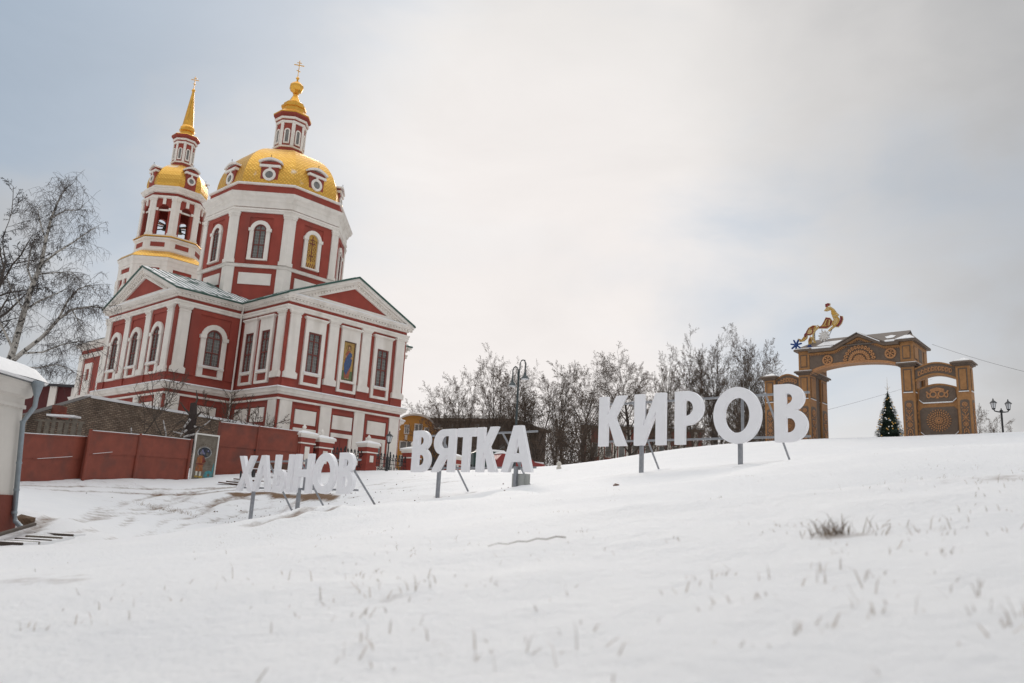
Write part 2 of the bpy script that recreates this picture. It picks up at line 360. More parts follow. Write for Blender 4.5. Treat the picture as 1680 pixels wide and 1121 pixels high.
# car tracks and trodden lanes
dirt = np.zeros(GX.shape)
tr1 = gp((-20, 893, 16), (120, 872, 22), (250, 845, 30), (330, 815, 40), (420, 800, 45))
tr2 = gp((30, 898, 16), (200, 868, 25), (320, 846, 33), (400, 828, 39), (540, 808, 41), (660, 796, 42), (760, 786, 43), (900, 775, 44))
tr3 = gp((50, 800, 35), (150, 802, 38), (300, 806, 41), (400, 800, 45))
tr4 = gp((-30, 880, 17), (110, 858, 22), (230, 830, 30), (300, 806, 41))
for tr, wd, dp, dk in ((tr1, .9, .03, .35), (tr2, 1.0, .03, .30), (tr3, .5, .02, .40), (tr4, .6, .025, .30)):
    d = polyd(tr)
    for q in (-wd, wd):
        g = np.exp(-((d-abs(q))/.12)**2); GZ -= dp*g; dirt += .75*dk*g*(.75+.9*vnoise(GX, GY, 1.2, 9))
bank = polyd(gp((375, 814, 40.5), (440, 813, 40), (500, 818, 39), (545, 821, 38.3)))       # scraped bare earth under the far letters
GZ += .14*np.exp(-(bank/.9)**2)
ed = np.clip(1.5-bank/.34+1.6*vnoise(GX, GY, .9, 21), 0, 1); dirt += 1.0*ed
tramp = np.exp(-(np.hypot(GX+9.5, (GY-37.5)*.8)/6.0)**2)
dirt += tramp*np.clip(.10+.7*vnoise(GX, GY, .35, 12)+.5*vnoise(GX, GY, 1.3, 13), 0, .6)
GZ += tramp*.05*vnoise(GX, GY, .35, 14)
plaza = np.clip((GY-28)/10, 0, 1)*np.clip((2-GX)/8, 0, 1)*np.clip((60-GY)/10, 0, 1)
dirt += plaza*np.clip(.03+.5*vnoise(GX, GY, .5, 15)*.6+.3*vnoise(GX, GY, 2.5, 16), 0, .25)
GZ += plaza*.03*vnoise(GX, GY, .4, 17)
fg = np.clip((30-GY)/8, 0, 1); dirt += fg*np.clip(.9*vnoise(GX*.5+GY*.2, GY, .45, 31)+1.0*vnoise(GX*.6, GY, 2.2, 32)+.5*vnoise(GX, GY, .15, 33)-.52, 0, .30)
for px_, py_, Y_, r_, k_ in [(1366, 896, 5.75, .16, .4), (1450, 886, 5.9, .25, .3), (565, 978, 5.2, .2, .25), (640, 988, 4.9, .2, .25), (1640, 795, 16, .5, .3)]:
    q = at(px_, py_, hit(px_, py_) or Y_); dirt += k_*np.exp(-((GX-q[0])**2+(2*(GY-q[1]))**2)/r_**2)*(1+1.5*vnoise(GX, GY, .12, 34))
for px_, py_ in [(422, 862), (520, 843), (607, 831), (528, 843), (480, 850), (720, 818), (772, 810), (835, 801), (872, 797), (1050, 778), (1090, 772), (1213, 766), (1308, 755)]:
    q = at(px_, py_, hit(px_, py_) or 35); d_ = np.hypot(GX-q[0], GY-q[1]); GZ -= .07*np.exp(-(d_/.22)**2); GZ += .04*np.exp(-((d_-.42)/.16)**2); dirt += .45*np.exp(-(d_/.30)**2)*(1+1.6*vnoise(GX, GY, .14, 41))
dirt = np.clip(dirt, 0, 1)
me = bpy.data.meshes.new('snowy_ground'); ny, nx = GX.shape
V = np.stack([GX, GY, GZ], -1).reshape(-1, 3); idx = np.arange(ny*nx).reshape(ny, nx)
F = np.stack([idx[:-1, :-1], idx[:-1, 1:], idx[1:, 1:], idx[1:, :-1]], -1).reshape(-1, 4)
me.vertices.add(len(V)); me.vertices.foreach_set('co', V.astype(np.float32).ravel()); me.loops.add(F.size); me.loops.foreach_set('vertex_index', F.ravel().astype(np.int32))
me.polygons.add(len(F)); me.polygons.foreach_set('loop_start', (np.arange(len(F))*4).astype(np.int32)); me.update(); me.validate(); me.shade_smooth()
a_ = me.attributes.new('soil', 'FLOAT', 'POINT'); a_.data.foreach_set('value', dirt.ravel().astype(np.float32))
def snow_ground_mat():
    m = bpy.data.materials.new('snow_ground'); m.use_nodes = True; t = m.node_tree; b = t.nodes['Principled BSDF']; g = t.nodes.new('ShaderNodeNewGeometry')
    at_ = t.nodes.new('ShaderNodeAttribute'); at_.attribute_name = 'soil'
    n = t.nodes.new('ShaderNodeTexNoise'); n.inputs['Scale'].default_value = 5; n.inputs['Detail'].default_value = 9; n.inputs['Roughness'].default_value = .7; t.links.new(g.outputs['Position'], n.inputs['Vector'])
    ad = t.nodes.new('ShaderNodeMath'); ad.operation = 'MULTIPLY_ADD'; t.links.new(n.outputs['Fac'], ad.inputs[0]); ad.inputs[1].default_value = 1.0; ad.inputs[2].default_value = -.5
    s = t.nodes.new('ShaderNodeMath'); s.operation = 'ADD'; t.links.new(at_.outputs['Fac'], s.inputs[0]); t.links.new(ad.outputs[0], s.inputs[1])
    r = t.nodes.new('ShaderNodeMapRange'); t.links.new(s.outputs[0], r.inputs[0]); r.inputs[1].default_value = .18; r.inputs[2].default_value = .85
    n0 = t.nodes.new('ShaderNodeTexNoise'); n0.inputs['Scale'].default_value = .8; n0.inputs['Detail'].default_value = 7; t.links.new(g.outputs['Position'], n0.inputs['Vector'])
    x0 = t.nodes.new('ShaderNodeMix'); x0.data_type = 'RGBA'; t.links.new(n0.outputs['Fac'], x0.inputs[0]); x0.inputs[6].default_value = (.735, .742, .762, 1); x0.inputs[7].default_value = (.81, .81, .812, 1)
    x = t.nodes.new('ShaderNodeMix'); x.data_type = 'RGBA'; t.links.new(r.outputs[0], x.inputs[0]); t.links.new(x0.outputs[2], x.inputs[6]); x.inputs[7].default_value = (.17, .105, .062, 1)
    t.links.new(x.outputs[2], b.inputs['Base Color']); b.inputs['Roughness'].default_value = .75; b.inputs['Specular IOR Level'].default_value = .25
    b1 = t.nodes.new('ShaderNodeTexNoise'); b1.inputs['Scale'].default_value = 14; b1.inputs['Detail'].default_value = 9; b1.inputs['Roughness'].default_value = .65; t.links.new(g.outputs['Position'], b1.inputs['Vector'])
    bp = t.nodes.new('ShaderNodeBump'); bp.inputs['Strength'].default_value = .7; bp.inputs['Distance'].default_value = .07; t.links.new(b1.outputs['Fac'], bp.inputs['Height']); t.links.new(bp.outputs[0], b.inputs['Normal'])
    return m
me.materials.append(snow_ground_mat())
ground = bpy.data.objects.new('snowy_ground', me); COL.objects.link(ground); ground['kind'] = 'structure'

# ------------------------------------------------------------------ church
PHI = .7345; EU = np.array([math.cos(PHI), -math.sin(PHI)]); EV = np.array([-math.sin(PHI), -math.cos(PHI)])
CC = np.array([-22.142, 70.0]); ZG = 2.9
def W2(u, v): return CC+u*EU+v*EV
church = thing('church', 'red and white church with gilded dome, pediments and a spired bell tower', 'church', (CC[0], CC[1], ZG))
CO = Vector((CC[0], CC[1], ZG))
def cmb(): return MB(CO)
A_, B_, U_, V_ = 5.783, 6.17, 12.585, 11.165
def sweep(mb, path, prof, closed=True):
    P = [np.array(p, float) for p in path]; n = len(P)
    ar = sum(P[i][0]*P[(i+1) % n][1]-P[(i+1) % n][0]*P[i][1] for i in range(n)); sg = 1 if ar > 0 else -1
    nor = []
    for i in range(n if closed else n-1):
        d = P[(i+1) % n]-P[i]; d /= np.hypot(*d); nor.append(np.array([d[1], -d[0]])*sg)
    vs = []
    for i in range(n):
        if closed: n1, n2 = nor[i-1], nor[i]
        else: n1, n2 = nor[max(i-1, 0)], nor[min(i, n-2)]
        m = (n1+n2)/(1+n1@n2)
        for d, z in prof: q = P[i]+m*d; vs.append((q[0], q[1], z))
    k = len(prof); fs = []
    for i in range(n if closed else n-1):
        j = (i+1) % n
        for a in range(k-1): fs.append((i*k+a, j*k+a, j*k+a+1, i*k+a+1))
    mb.add(vs, fs)
CROSS = [W2(*p) for p in [(U_, -A_), (U_, A_), (B_, A_), (B_, V_), (-B_, V_), (-B_, -V_), (B_, -V_), (B_, -A_)]]
def prism2(mb, poly, z0, z1):
    n = len(poly); mb.add([(p[0], p[1], z0) for p in poly]+[(p[0], p[1], z1) for p in poly],
                          [list(range(n)), list(range(n, 2*n))]+[(i, (i+1) % n, n+(i+1) % n, n+i) for i in range(n)])
m = cmb(); prism2(m, CROSS, 1.5, 15.6); m.build('wall', M_red, church)
ENT = [(0, 14.46), (.14, 14.48), (.14, 14.68), (.19, 14.70), (.19, 14.83), (0, 14.86)]
m = cmb(); sweep(m, CROSS, ENT); m.build('architrave', M_white, church)
m = cmb(); sweep(m, CROSS, [(0, 15.10), (.10, 15.11), (.12, 15.2), (.16, 15.22), (.16, 15.33), (.27, 15.36), (.29, 15.44), (.38, 15.5), (.42, 15.62), (0, 15.63)]); m.build('cornice', M_white, church)
m = cmb(); sweep(m, CROSS, [(0, 8.13), (.12, 8.14), (.16, 8.24), (.3, 8.3), (.34, 8.46), (.42, 8.56), (0, 8.57)]); m.build('stringcourse', M_white, church)
m = cmb(); sweep(m, CROSS, [(0.0, 8.575), (.40, 8.575), (.42, 8.62), (.3, 8.70), (0, 8.73)]); m.build('snow_ledge', M_snow, church)
m = cmb(); sweep(m, CROSS, [(0, 7.72), (.13, 7.73), (.13, 7.86), (0, 7.89)]); m.build('lower_ledge', M_white, church)
m = cmb(); sweep(m, CROSS, [(0.06, 1.4), (.16, 1.4), (.16, 3.6), (.06, 3.7)]); m.build('plinth', M_white, church)
# wall frames
fF = Fr(W2(U_, 0), EU); fL = Fr(W2(0, V_), EV); fLs = Fr(W2(B_, (V_+A_)/2), EU); fFs = Fr(W2((U_+B_)/2, A_), EV)
fRs = Fr(W2((U_+B_)/2, -A_), -EV); fR = Fr(W2(0, -V_), -EV)
def put(me_, name, fr, s, parent=None, d=0., z=0., label=None):
    p = fr.P(s, d, z)-CO; return inst(name, me_, parent or church, p, fr.rz, label)
# dentils: two pixels each, kept as one part
m = cmb()
for fr, ln in ((fF, 2*A_), (fL, 2*B_), (fLs, V_-A_), (fFs, U_-B_)):
    m.T = fr.M(); n = int(ln/.30)
    for i in range(n): s = -ln/2+.15+i*ln/n; m.wb(s, s+.16, 15.225, 15.325, .15, .30)
m.T = None; m.build('dentils', M_white, church, kind='stuff')
def pil_mesh(name, w_, z0, z1, d=.14, plain=False):
    m = MB()
    if plain: m.wb(-w_, w_, z0, z1, -.02, d)
    else:
        m.wb(-w_, w_, z0+.5, z1-.42, -.02, d); m.wb(-w_-.13, w_+.13, z0, z0+.42, -.02, d+.11); m.wb(-w_-.06, w_+.06, z0+.42, z0+.5, -.02, d+.05)
        m.wb(-w_-.03, w_+.03, z1-.42, z1-.34, -.02, d+.03); m.wb(-w_, w_, z1-.34, z1-.2, -.02, d+.005); m.wb(-w_-.07, w_+.07, z1-.2, z1-.1, -.02, d+.07); m.wb(-w_-.12, w_+.12, z1-.1, z1, -.02, d+.12)
    return m.mesh(name, M_white)
PIL = pil_mesh('pilaster', .43, 9.36, 14.455); PILL = pil_mesh('lower_pilaster', .50, 1.5, 7.715, .12, True)
for fr, ss in ((fF, (-5.12, -1.62, 1.56, 5.12)), (fL, (-5.5, -1.85, 1.85, 5.45)), (fLs, (-2.05,)), (fFs, (2.6,)), (fRs, (-2.6,)), (fR, (-5.4, -1.8, 1.8, 5.4))):
    for s in ss: put(PIL, 'pilaster', fr, s); put(PILL, 'lower_pilaster', fr, s)
# shallow recessed red bays: a proud red skin with a hole round each window
def rect(a, b, c, d): return [(a, c), (a, d), (b, d), (b, c)]
def arch(w_, zb, zs, n=10): return [(-w_, zb)]+[(-w_*math.cos(math.pi*i/n), zs+w_*math.sin(math.pi*i/n)) for i in range(n+1)]+[(w_, zb)]
def skin(fr, s0, s1, holes, z0=9.36, z1=14.45, d=.07):
    m = cmb(); m.T = fr.M(); x = s0
    for a, b, ht in holes:
        m.wb(x, a, z0, z1, -.02, d); m.wb(a, b, ht, z1, -.02, d-.001); x = b
    m.wb(x, s1, z0, z1, -.02, d); m.T = None; m.build('wall_panel', M_red, church)
skin(fL, -5.0, -2.35, [(-4.75, -2.6, 14.1)]); skin(fL, -1.35, 1.35, [(-1.08, 1.08, 14.1)]); skin(fL, 2.35, 4.95, [(2.6, 4.75, 14.1)]); skin(fLs, -1.5, 2.6, [(-.75, 1.75, 14.1)])
# parapet pedestals under the pilasters
m = cmb()
for fr, ss in ((fF, (-5.12, -1.62, 1.56, 5.12)), (fL, (-5.5, -1.85, 1.85, 5.45)), (fLs, (-2.05,)), (fFs, (2.6,))):
    m.T = fr.M()
    for s in ss: m.wb(s-.58, s+.58, 8.74, 9.355, -.02, .10)
m.T = None; m.build('pedestals', M_red, church, kind='stuff')
# ---- windows: casing > pane, sash, grille, apron, sill
def grille_mesh(hw, z0, z1, zs=None, nx_=6, step=.26):
    m = MB()
    def hi(x): return z1 if zs is None else zs+math.sqrt(max(hw*hw-x*x, 0))
    for i in range(1, nx_):
        x = -hw+2*hw*i/nx_; m.wb(x-.011, x+.011, z0, hi(x), .035, .06)
    z = z0+step
    while z < z1-.05:
        h = hw if (zs is None or z < zs) else math.sqrt(max(hw*hw-(z-zs)**2, 0)); m.wb(-h, h, z-.011, z+.011, .03, .055); z += step
    return m.mesh('grille', M_grille)
def win_rect():
    hw = .57; zb, zt = 10.0, 13.12; out = {}
    m = MB(); m.ring(rect(-hw-.02, hw+.02, zb, zt), rect(-.9, .9, 9.82, 14.05), .0, .17)
    m.wb(-.98, .98, 14.05, 14.13, 0, .22); m.wb(-1.04, 1.04, 14.13, 14.24, 0, .3); m.wb(-.72, .72, 9.83, 9.99, .0, .24)
    m.wb(-.9, -.66, 9.05, 9.82, 0, .165); m.wb(.66, .9, 9.05, 9.82, 0, .165); m.wb(-.66, .66, 9.05, 9.25, 0, .16); casing = m.mesh('window', M_white)
    m = MB(); m.plate(rect(-hw, hw, zb, zt), .0, .012); out['pane'] = m.mesh('pane', M_glass)
    m = MB(); m.ring(rect(-hw+.13, hw-.13, zb+.13, zt-.13), rect(-hw, hw, zb, zt), .0, .11); m.wb(-.04, .04, zb+.1, zt-.1, .0, .08); m.wb(-hw+.1, hw-.1, zb+1.38, zb+1.48, .0, .09); m.wb(-hw+.1, hw-.1, zt-.72, zt-.64, .0, .085); out['sash'] = m.mesh('sash', M_sash)
    out['grille'] = grille_mesh(hw-.13, zb+.13, zt-.13)
    m = MB(); m.plate(rect(-.655, .655, 9.26, 9.81), 0, .05); out['apron'] = m.mesh('apron', M_red)
    m = MB(); m.wb(-.72, .72, 9.992, 10.06, .10, .25); out['snow_sill'] = m.mesh('snow_sill', M_snow)
    return casing, out
def win_arch(w_, wo, zb, zs, zcb, impost=True, apron=True, pd=.17):
    out = {}; m = MB(); m.ring(arch(w_, zb, zs), [(-wo, zb-.0)]+arch(wo, zb, zs)[1:-1]+[(wo, zb)], 0, pd, closed=False)
    if impost:
        for q in (-1, 1): m.wb(min(q*(w_+.0), q*(wo+.1)), max(q*w_, q*(wo+.1)), zs-.12, zs+.14, 0, pd+.07)
    if apron:
        m.wb(-wo, wo, zb-.14, zb, 0, .24); m.wb(-wo, -w_+.05, zcb, zb-.14, 0, pd-.01); m.wb(w_-.05, wo, zcb, zb-.14, 0, pd-.01); m.wb(-w_+.05, w_-.05, zcb, zcb+.16, 0, pd-.02)
    else: m.wb(-wo, wo, zb-.12, zb, 0, pd+.05)
    casing = m.mesh('window', M_white)
    m = MB(); m.plate(arch(w_, zb, zs), .0, .012); out['pane'] = m.mesh('pane', M_glass)
    m = MB(); f = .12*w_/.6; m.ring(arch(w_-f, zb+f, zs), arch(w_, zb, zs), 0, .11); m.wb(-.035, .035, zb+f, zs+w_-f, 0, .08); m.wb(-w_+f, w_-f, zs-.05, zs+.05, 0, .09); m.wb(-w_+f, w_-f, zb+(zs-zb)*.47, zb+(zs-zb)*.47+.09, 0, .085); out['sash'] = m.mesh('sash', M_sash)
    out['grille'] = grille_mesh(w_-f, zb+f, zs+w_-f, zs)
    if apron: m = MB(); m.plate(rect(-w_+.06, w_-.06, zcb+.17, zb-.15), 0, .05); out['apron'] = m.mesh('apron', M_red); m = MB(); m.wb(-wo+.1, wo-.1, zb+.002, zb+.06, .12, .25); out['snow_sill'] = m.mesh('snow_sill', M_snow)
    return casing, out
def put_win(kind, fr, s, d=0., z=0., label=None):
    c, subs = kind; o = put(c, 'window', fr, s, d=d, z=z, label=label)
    for k, me_ in subs.items(): inst(k, me_, o, (0, 0, 0))
    return o
def rel(kind):      # window meshes carry absolute heights; church children sit at ZG
    return kind
WR = win_rect(); WA = win_arch(.58, .95, 10.2, 12.45, 9.36); WD = win_arch(.52, .86, 20.4, 22.95, 20.2, apron=False); WAw = win_arch(.66, 1.05, 10.2, 12.45, 9.36)
for s in (-3.3, 3.3): put_win(WR, fF, s)
for s in (-1.55, .75): put_win(WR, fFs, s)
for s in (-3.68, 0, 3.68): put_win(WA, fL, s)
put_win(WAw, fLs, .5)
# mosaic icon in the middle of the facade: a robed figure on a gold ground
M_mos_gold = mat('mosaic_gold', (.42, .26, .08), .6, .0, var=.3, scale=9); M_mos_blue = mat('mosaic_blue', (.05, .085, .19), .6, var=.4, scale=7)
M_mos_red = mat('mosaic_red', (.30, .09, .05), .6, var=.4, scale=7); M_mos_skin = mat('mosaic_flesh', (.42, .24, .13), .6); M_mos_green = mat('mosaic_green', (.12, .16, .07), .6, var=.3, scale=6); M_mos_brown = mat('mosaic_brown', (.11, .05, .025), .6)
c, subs = WR
ic = put(c, 'icon_panel', fF, 0.0, label='mosaic icon of a robed standing figure on gold'); inst('apron', subs['apron'], ic, (0, 0, 0))
m = MB(); zb, zt = 10.0, 13.12
m.cur = 0; m.plate(rect(-.58, .58, zb, zt), 0, .03)
m.cur = 5; m.ring(rect(-.50, .50, zb+.08, zt-.08), rect(-.58, .58, zb, zt), .0, .06)
m.cur = 4; m.wb(-.5, .5, zb+.08, zb+.8, .0, .034)
def ell(cx_, cz, rx, rz_, n=14): return [(cx_+rx*math.cos(2*math.pi*i/n), cz+rz_*math.sin(2*math.pi*i/n)) for i in range(n)]
m.cur = 5; m.ring(ell(0, 12.62, .24, .24), ell(0, 12.62, .265, .265), .03, .042)
m.cur = 2; m.plate([(-.26, 10.2), (-.32, 11.3), (-.3, 12.1), (-.12, 12.4), (.12, 12.4), (.32, 12.1), (.3, 11.4), (.2, 10.2)], .03, .044)
m.cur = 1; m.plate([(-.3, 10.75), (-.36, 11.3), (-.2, 11.85), (.08, 12.3), (.3, 12.2), (.36, 11.8), (.28, 11.2), (.12, 10.9), (-.1, 10.45)], .044, .052)
m.cur = 3; m.plate(ell(0, 12.6, .1, .15), .044, .06); m.plate(ell(.3, 11.85, .1, .09), .052, .064); m.plate(ell(-.26, 11.9, .06, .11), .044, .06)
m.cur = 5; m.ring(ell(0, 12.62, .095, .14), ell(0, 12.64, .15, .19), .05, .066)
m.cur = 3; m.plate(ell(-.12, 10.2, .1, .05), .044, .06); m.plate(ell(.1, 10.2, .1, .05), .044, .06)
inst('mosaic', m.mesh('mosaic', [M_mos_gold, M_mos_blue, M_mos_red, M_mos_skin, M_mos_green, M_mos_brown]), ic, (0, 0, 0))
# lower storey: red frames with white blind panels, doorways
def blind(w_): m = MB(); m.plate(rect(-w_, w_, 6.15, 7.2), 0, .09); return m.mesh('blind_panel', M_white)
BL = blind(.92); m = MB(); m.ring(rect(-1.0, 1.0, 2.0, 7.27), rect(-1.22, 1.22, 2.0, 7.5), 0, .08); BLF = m.mesh('panel_surround', M_red)
for fr, ss in ((fF, (-3.35, 0, 3.35)), (fL, (-3.68, 0, 3.68)), (fLs, (.5,)), (fFs, (-1.55, .75))):
    for s in ss: put(BL, 'blind_panel', fr, s); put(BLF, 'panel_surround', fr, s)
def door_mesh(): m = MB(); m.ring(rect(-.7, .7, 1.6, 5.55), rect(-.98, .98, 1.6, 5.85), 0, .16); return m.mesh('doorway', M_white)
DM = door_mesh(); m = MB(); m.plate(rect(-.7, .7, 1.6, 5.55), 0, .05); m.wb(-.03, .03, 1.6, 5.5, 0, .08); DL = m.mesh('door_leaf', M_red)
m = MB(); m.plate(rect(-.6, .6, 4.5, 5.4), .05, .06); DG = m.mesh('fanlight', M_glass)
for i, s in enumerate((-3.35, 0, 3.35)):
    o = put(DM, 'doorway', fF, s); inst('door_leaf', DL, o, (0, 0, 0))
    if i != 1: inst('fanlight', DG, o, (0, 0, 0))
# ---- pediments and roofs
PK = 18.35; OH = .44
def gable(fr, hw):
    k = (PK-15.62)/(hw+OH); zz = lambda s: 15.62+k*(hw+OH-abs(s))
    m = cmb(); m.T = fr.M(); m.plate([(-hw, 15.6), (hw, 15.6), (0, 15.6+k*hw)], -1.0, .0); o = m.build('pediment', M_red, church)
    m = MB(o.location); m = cmb(); m.T = fr.M(); i = hw*.60; zb_ = 15.98
    m.ring([(-i, zb_), (i, zb_), (0, zb_+k*i*.98)], [(-hw-.1, 15.63), (hw+.1, 15.63), (0, 15.6+k*hw+.02)], 0, .14)
    m.build('pediment_border', M_white, church)
    m = cmb(); m.T = fr.M()           # raking cornice in two steps
    for d_, t0, t1 in ((.26, .50, .30), (.44, .30, .04)):
        for q in (-1, 1): m.plate([(0, zz(0)-t0), (q*(hw+OH-.05), zz(hw+OH-.05)-t0*.9), (q*(hw+OH-.05), zz(hw+OH-.05)-t1), (0, zz(0)-t1)], .0, d_+(.002 if q > 0 else 0))
    m.build('raking_cornice', M_white, church)
    m = cmb(); m.T = fr.M(); n = 22   # raking dentils
    for q in (-1, 1):
        for j in range(n): s = q*(.25+j*hw/n); z = zz(s)-.60; m.wb(s-.07, s+.07, z-.09, z+.03, .1, .24)
    m.build('raking_dentils', M_white, church, kind='stuff')
    m = cmb(); m.T = fr.M()
    for q in (-1, 1): m.plate([(0, zz(0)-.04), (q*(hw+OH), zz(hw+OH)-.04), (q*(hw+OH), zz(hw+OH)+.10), (0, zz(0)+.10)], .3, .52+(.003 if q > 0 else 0))
    m.build('verge', M_green, church)
    m = cmb(); m.T = fr.M()
    m.plate([(-hw+.2, 15.605), (hw-.2, 15.605), (hw-.2, 15.70), (-hw+.2, 15.72)], .16, .39); m.build('snow_ledge', M_snow, church)
gable(fF, A_); gable(fL, B_); gable(fR, B_)
def wing_roof(axis, side, half, l0, l1):
    m = cmb(); k = (PK-15.62)/(half+OH)
    for q in (-1, 1):
        p = [(l0, 0, PK), (l1, 0, PK), (l1, q*(half+OH), 15.62), (l0, q*(half+OH), 15.62)]
        vs = [(*(CC+axis*a+side*b), z+.03) for a, b, z in p]+[(*(CC+axis*a+side*b), z+.11) for a, b, z in p]
        m.add(vs, [(0, 1, 2, 3), (4, 5, 6, 7), (0, 1, 5, 4), (1, 2, 6, 5), (2, 3, 7, 6), (3, 0, 4, 7)])
    o = m.build('roof', M_roof, church)
    m = cmb(); nS = int((l1-l0)/.55)      # standing seams
    for q in (-1, 1):
        for i in range(1, nS):
            a = l0+(l1-l0)*i/nS; p0 = CC+axis*a; p1 = CC+axis*a+side*q*(half+OH)
            m.tube([(p0[0], p0[1], PK+.12), (p1[0], p1[1], 15.62+.12)], .035, 4)
    me_ = m.mesh('seams', M_green); s_ = inst('seams', me_, o, (0, 0, 0)); s_['kind'] = 'stuff'
    m = cmb()
    for q in (-1, 1):                      # gutter edge
        p0 = CC+axis*l0+side*q*(half+OH); p1 = CC+axis*l1+side*q*(half+OH); m.tube([(p0[0], p0[1], 15.62), (p1[0], p1[1], 15.62)], .075, 6)
    inst('gutter', m.mesh('gutter', M_green), o, (0, 0, 0))
wing_roof(EU, EV, A_, 0, U_+.50); wing_roof(EV, EU, B_, -V_-.50, V_+.50)
# downpipes in the inner corner and on the facade's far side
def downpipe(fr, s, z1, z0, parent=church, org=CO, r=.07, name='downpipe', mt=None, shoe=True):
    m = MB(org); m.tube([fr.P(s, .44, z1), fr.P(s, .40, z1-.12), fr.P(s, .2, z1-.75), fr.P(s, .2, z0+.25), fr.P(s, .42, z0)], [r*1.9, r, r, r, r], 8)
    m.build(name, mt or M_white, parent, smooth=40)
downpipe(fLs, 2.45, 15.5, 3.0)
# ---- drum
def octo(mb, cen, prof, caps=(True, True)):
    k = 1/math.cos(math.pi/8); n = len(prof); vs = []
    for a, z in prof:
        for q in range(8):
            t = math.radians(22.5+45*q); p = cen+a*k*(math.cos(t)*EU+math.sin(t)*EV); vs.append((p[0], p[1], z))
    fs = [(i*8+q, i*8+(q+1) % 8, (i+1)*8+(q+1) % 8, (i+1)*8+q) for i in range(n-1) for q in range(8)]
    if caps[0]: fs.append(list(range(8)))
    if caps[1]: fs.append(list(range((n-1)*8, n*8)))
    mb.add(vs, fs)
def ofr(cen, A, k): t = math.radians(45*k); n = math.cos(t)*EU+math.sin(t)*EV; return Fr(cen+A*n, n)
def cpil(cen, A, k, w_, z0, z1, d, name, steps=True, mt=None, org=CO):
    """pilaster folded round an octagon corner"""
    t1 = math.radians(45*k); t2 = math.radians(45*(k+1)); n1 = math.cos(t1)*EU+math.sin(t1)*EV; n2 = math.cos(t2)*EU+math.sin(t2)*EV
    v = cen+A/math.cos(math.pi/8)*(n1+n2)/np.hypot(*(n1+n2)); e1 = n2-n1*(n1@n2); e1 /= np.hypot(*e1); e2 = n1-n2*(n1@n2); e2 /= np.hypot(*e2)
    # faces run away from the corner
    mi = (n1+n2)/(1+n1@n2); m = MB(org)
    def lay(w__, d__, a, b): prism2(m, [v-e1*w__+n1*d__, v+mi*d__, v-e2*w__+n2*d__, v-e2*w__-n2*.05, v-mi*.05, v-e1*w__-n1*.05], a, b)
    if steps:
        h = (z1-z0); lay(w_+.07, d+.07, z0, z0+.07*h); lay(w_, d, z0+.07*h, z1-.08*h); lay(w_+.05, d+.05, z1-.08*h, z1-.04*h); lay(w_+.09, d+.09, z1-.04*h, z1)
    else: lay(w_, d, z0, z1)
    m.build(name, mt or M_white, church)
AD = 5.75
m = cmb(); octo(m, CC, [(AD, 15.0), (AD, 27.15)]); m.build('drum', M_red, church)
m = cmb(); octo(m, CC, [(AD, 19.62), (AD+.14, 19.63), (AD+.2, 19.78), (AD+.3, 19.85), (AD, 19.93)], (False, False)); m.build('drum_ledge', M_white, church)
m = cmb(); octo(m, CC, [(AD, 24.5), (AD+.16, 24.52), (AD+.16, 24.7), (AD+.22, 24.72), (AD+.22, 24.88), (AD, 24.9)], (False, False)); m.build('drum_architrave', M_white, church)
m = cmb(); octo(m, CC, [(AD, 24.98), (AD+.15, 24.99), (AD+.15, 25.5), (AD+.26, 25.6), (AD+.3, 25.8), (AD+.5, 25.95), (AD+.56, 26.15), (AD+.62, 26.22), (AD, 26.3)], (False, False)); m.build('drum_cornice', M_white, church)
m = cmb(); octo(m, CC, [(AD, 27.05), (AD+.12, 27.06), (AD+.18, 27.16), (AD-.3, 27.3)], (False, True)); m.build('dome_ledge', M_white, church)
m = cmb(); octo(m, CC, [(AD+.15, 27.17), (AD+.14, 27.24), (AD-.4, 27.42)], (False, True)); m.build('snow_ledge', M_snow, church)
for k in range(8):
    cpil(CC, AD, k, .50, 19.94, 24.49, .14, 'drum_pilaster'); cpil(CC, AD, k, .62, 15.9, 19.61, .12, 'drum_pier', False)
M_cross_gold = mat('gilded_lattice', (.56, .33, .07), .45, .3, var=.4, scale=6)
m = MB(); m.plate(rect(-1.35, 1.35, 18.15, 19.15), 0, .08); DP = m.mesh('drum_panel', M_white)
for k in range(8):
    fr = ofr(CC, AD, k); put(DP, 'drum_panel', fr, 0)
    m = cmb(); m.T = fr.M(); m.wb(-1.85, -.98, 19.94, 24.49, -.02, .07); m.wb(.98, 1.85, 19.94, 24.49, -.02, .07); m.wb(-.98, .98, 24.1, 24.49, -.02, .069); m.T = None; m.build('wall_panel', M_red, church)
    if k == 0:
        c, subs = WD; o = put(c, 'window', fr, 0, label='arched niche filled with a gilded cross lattice')
        m = MB(); m.cur = 0; m.plate(arch(.52, 20.4, 22.95), 0, .02)
        m.cur = 1; m.wb(-.03, .03, 21.0, 23.3, .02, .07); m.wb(-.28, .28, 22.6, 22.68, .02, .068); m.wb(-.15, .15, 22.95, 23.02, .02, .069); m.wb(-.2, .2, 21.5, 21.56, .02, .066)
        for j in range(6):
            for q in (-1, 1):
                m.ring(ell(q*.27, 21.2+j*.33, .12, .11, 8), ell(q*.27, 21.2+j*.33, .15, .14, 8), .02, .045)
        for j in range(5): m.plate([(-.5+j*.2, 20.42), (-.42+j*.2, 20.42), (-.30+j*.2, 20.85), (-.38+j*.2, 20.85)], .02, .04)
        inst('cross_lattice', m.mesh('cross_lattice', [M_cross_gold, M_sash]), o, (0, 0, 0))
    else: put_win(WD, fr, 0)
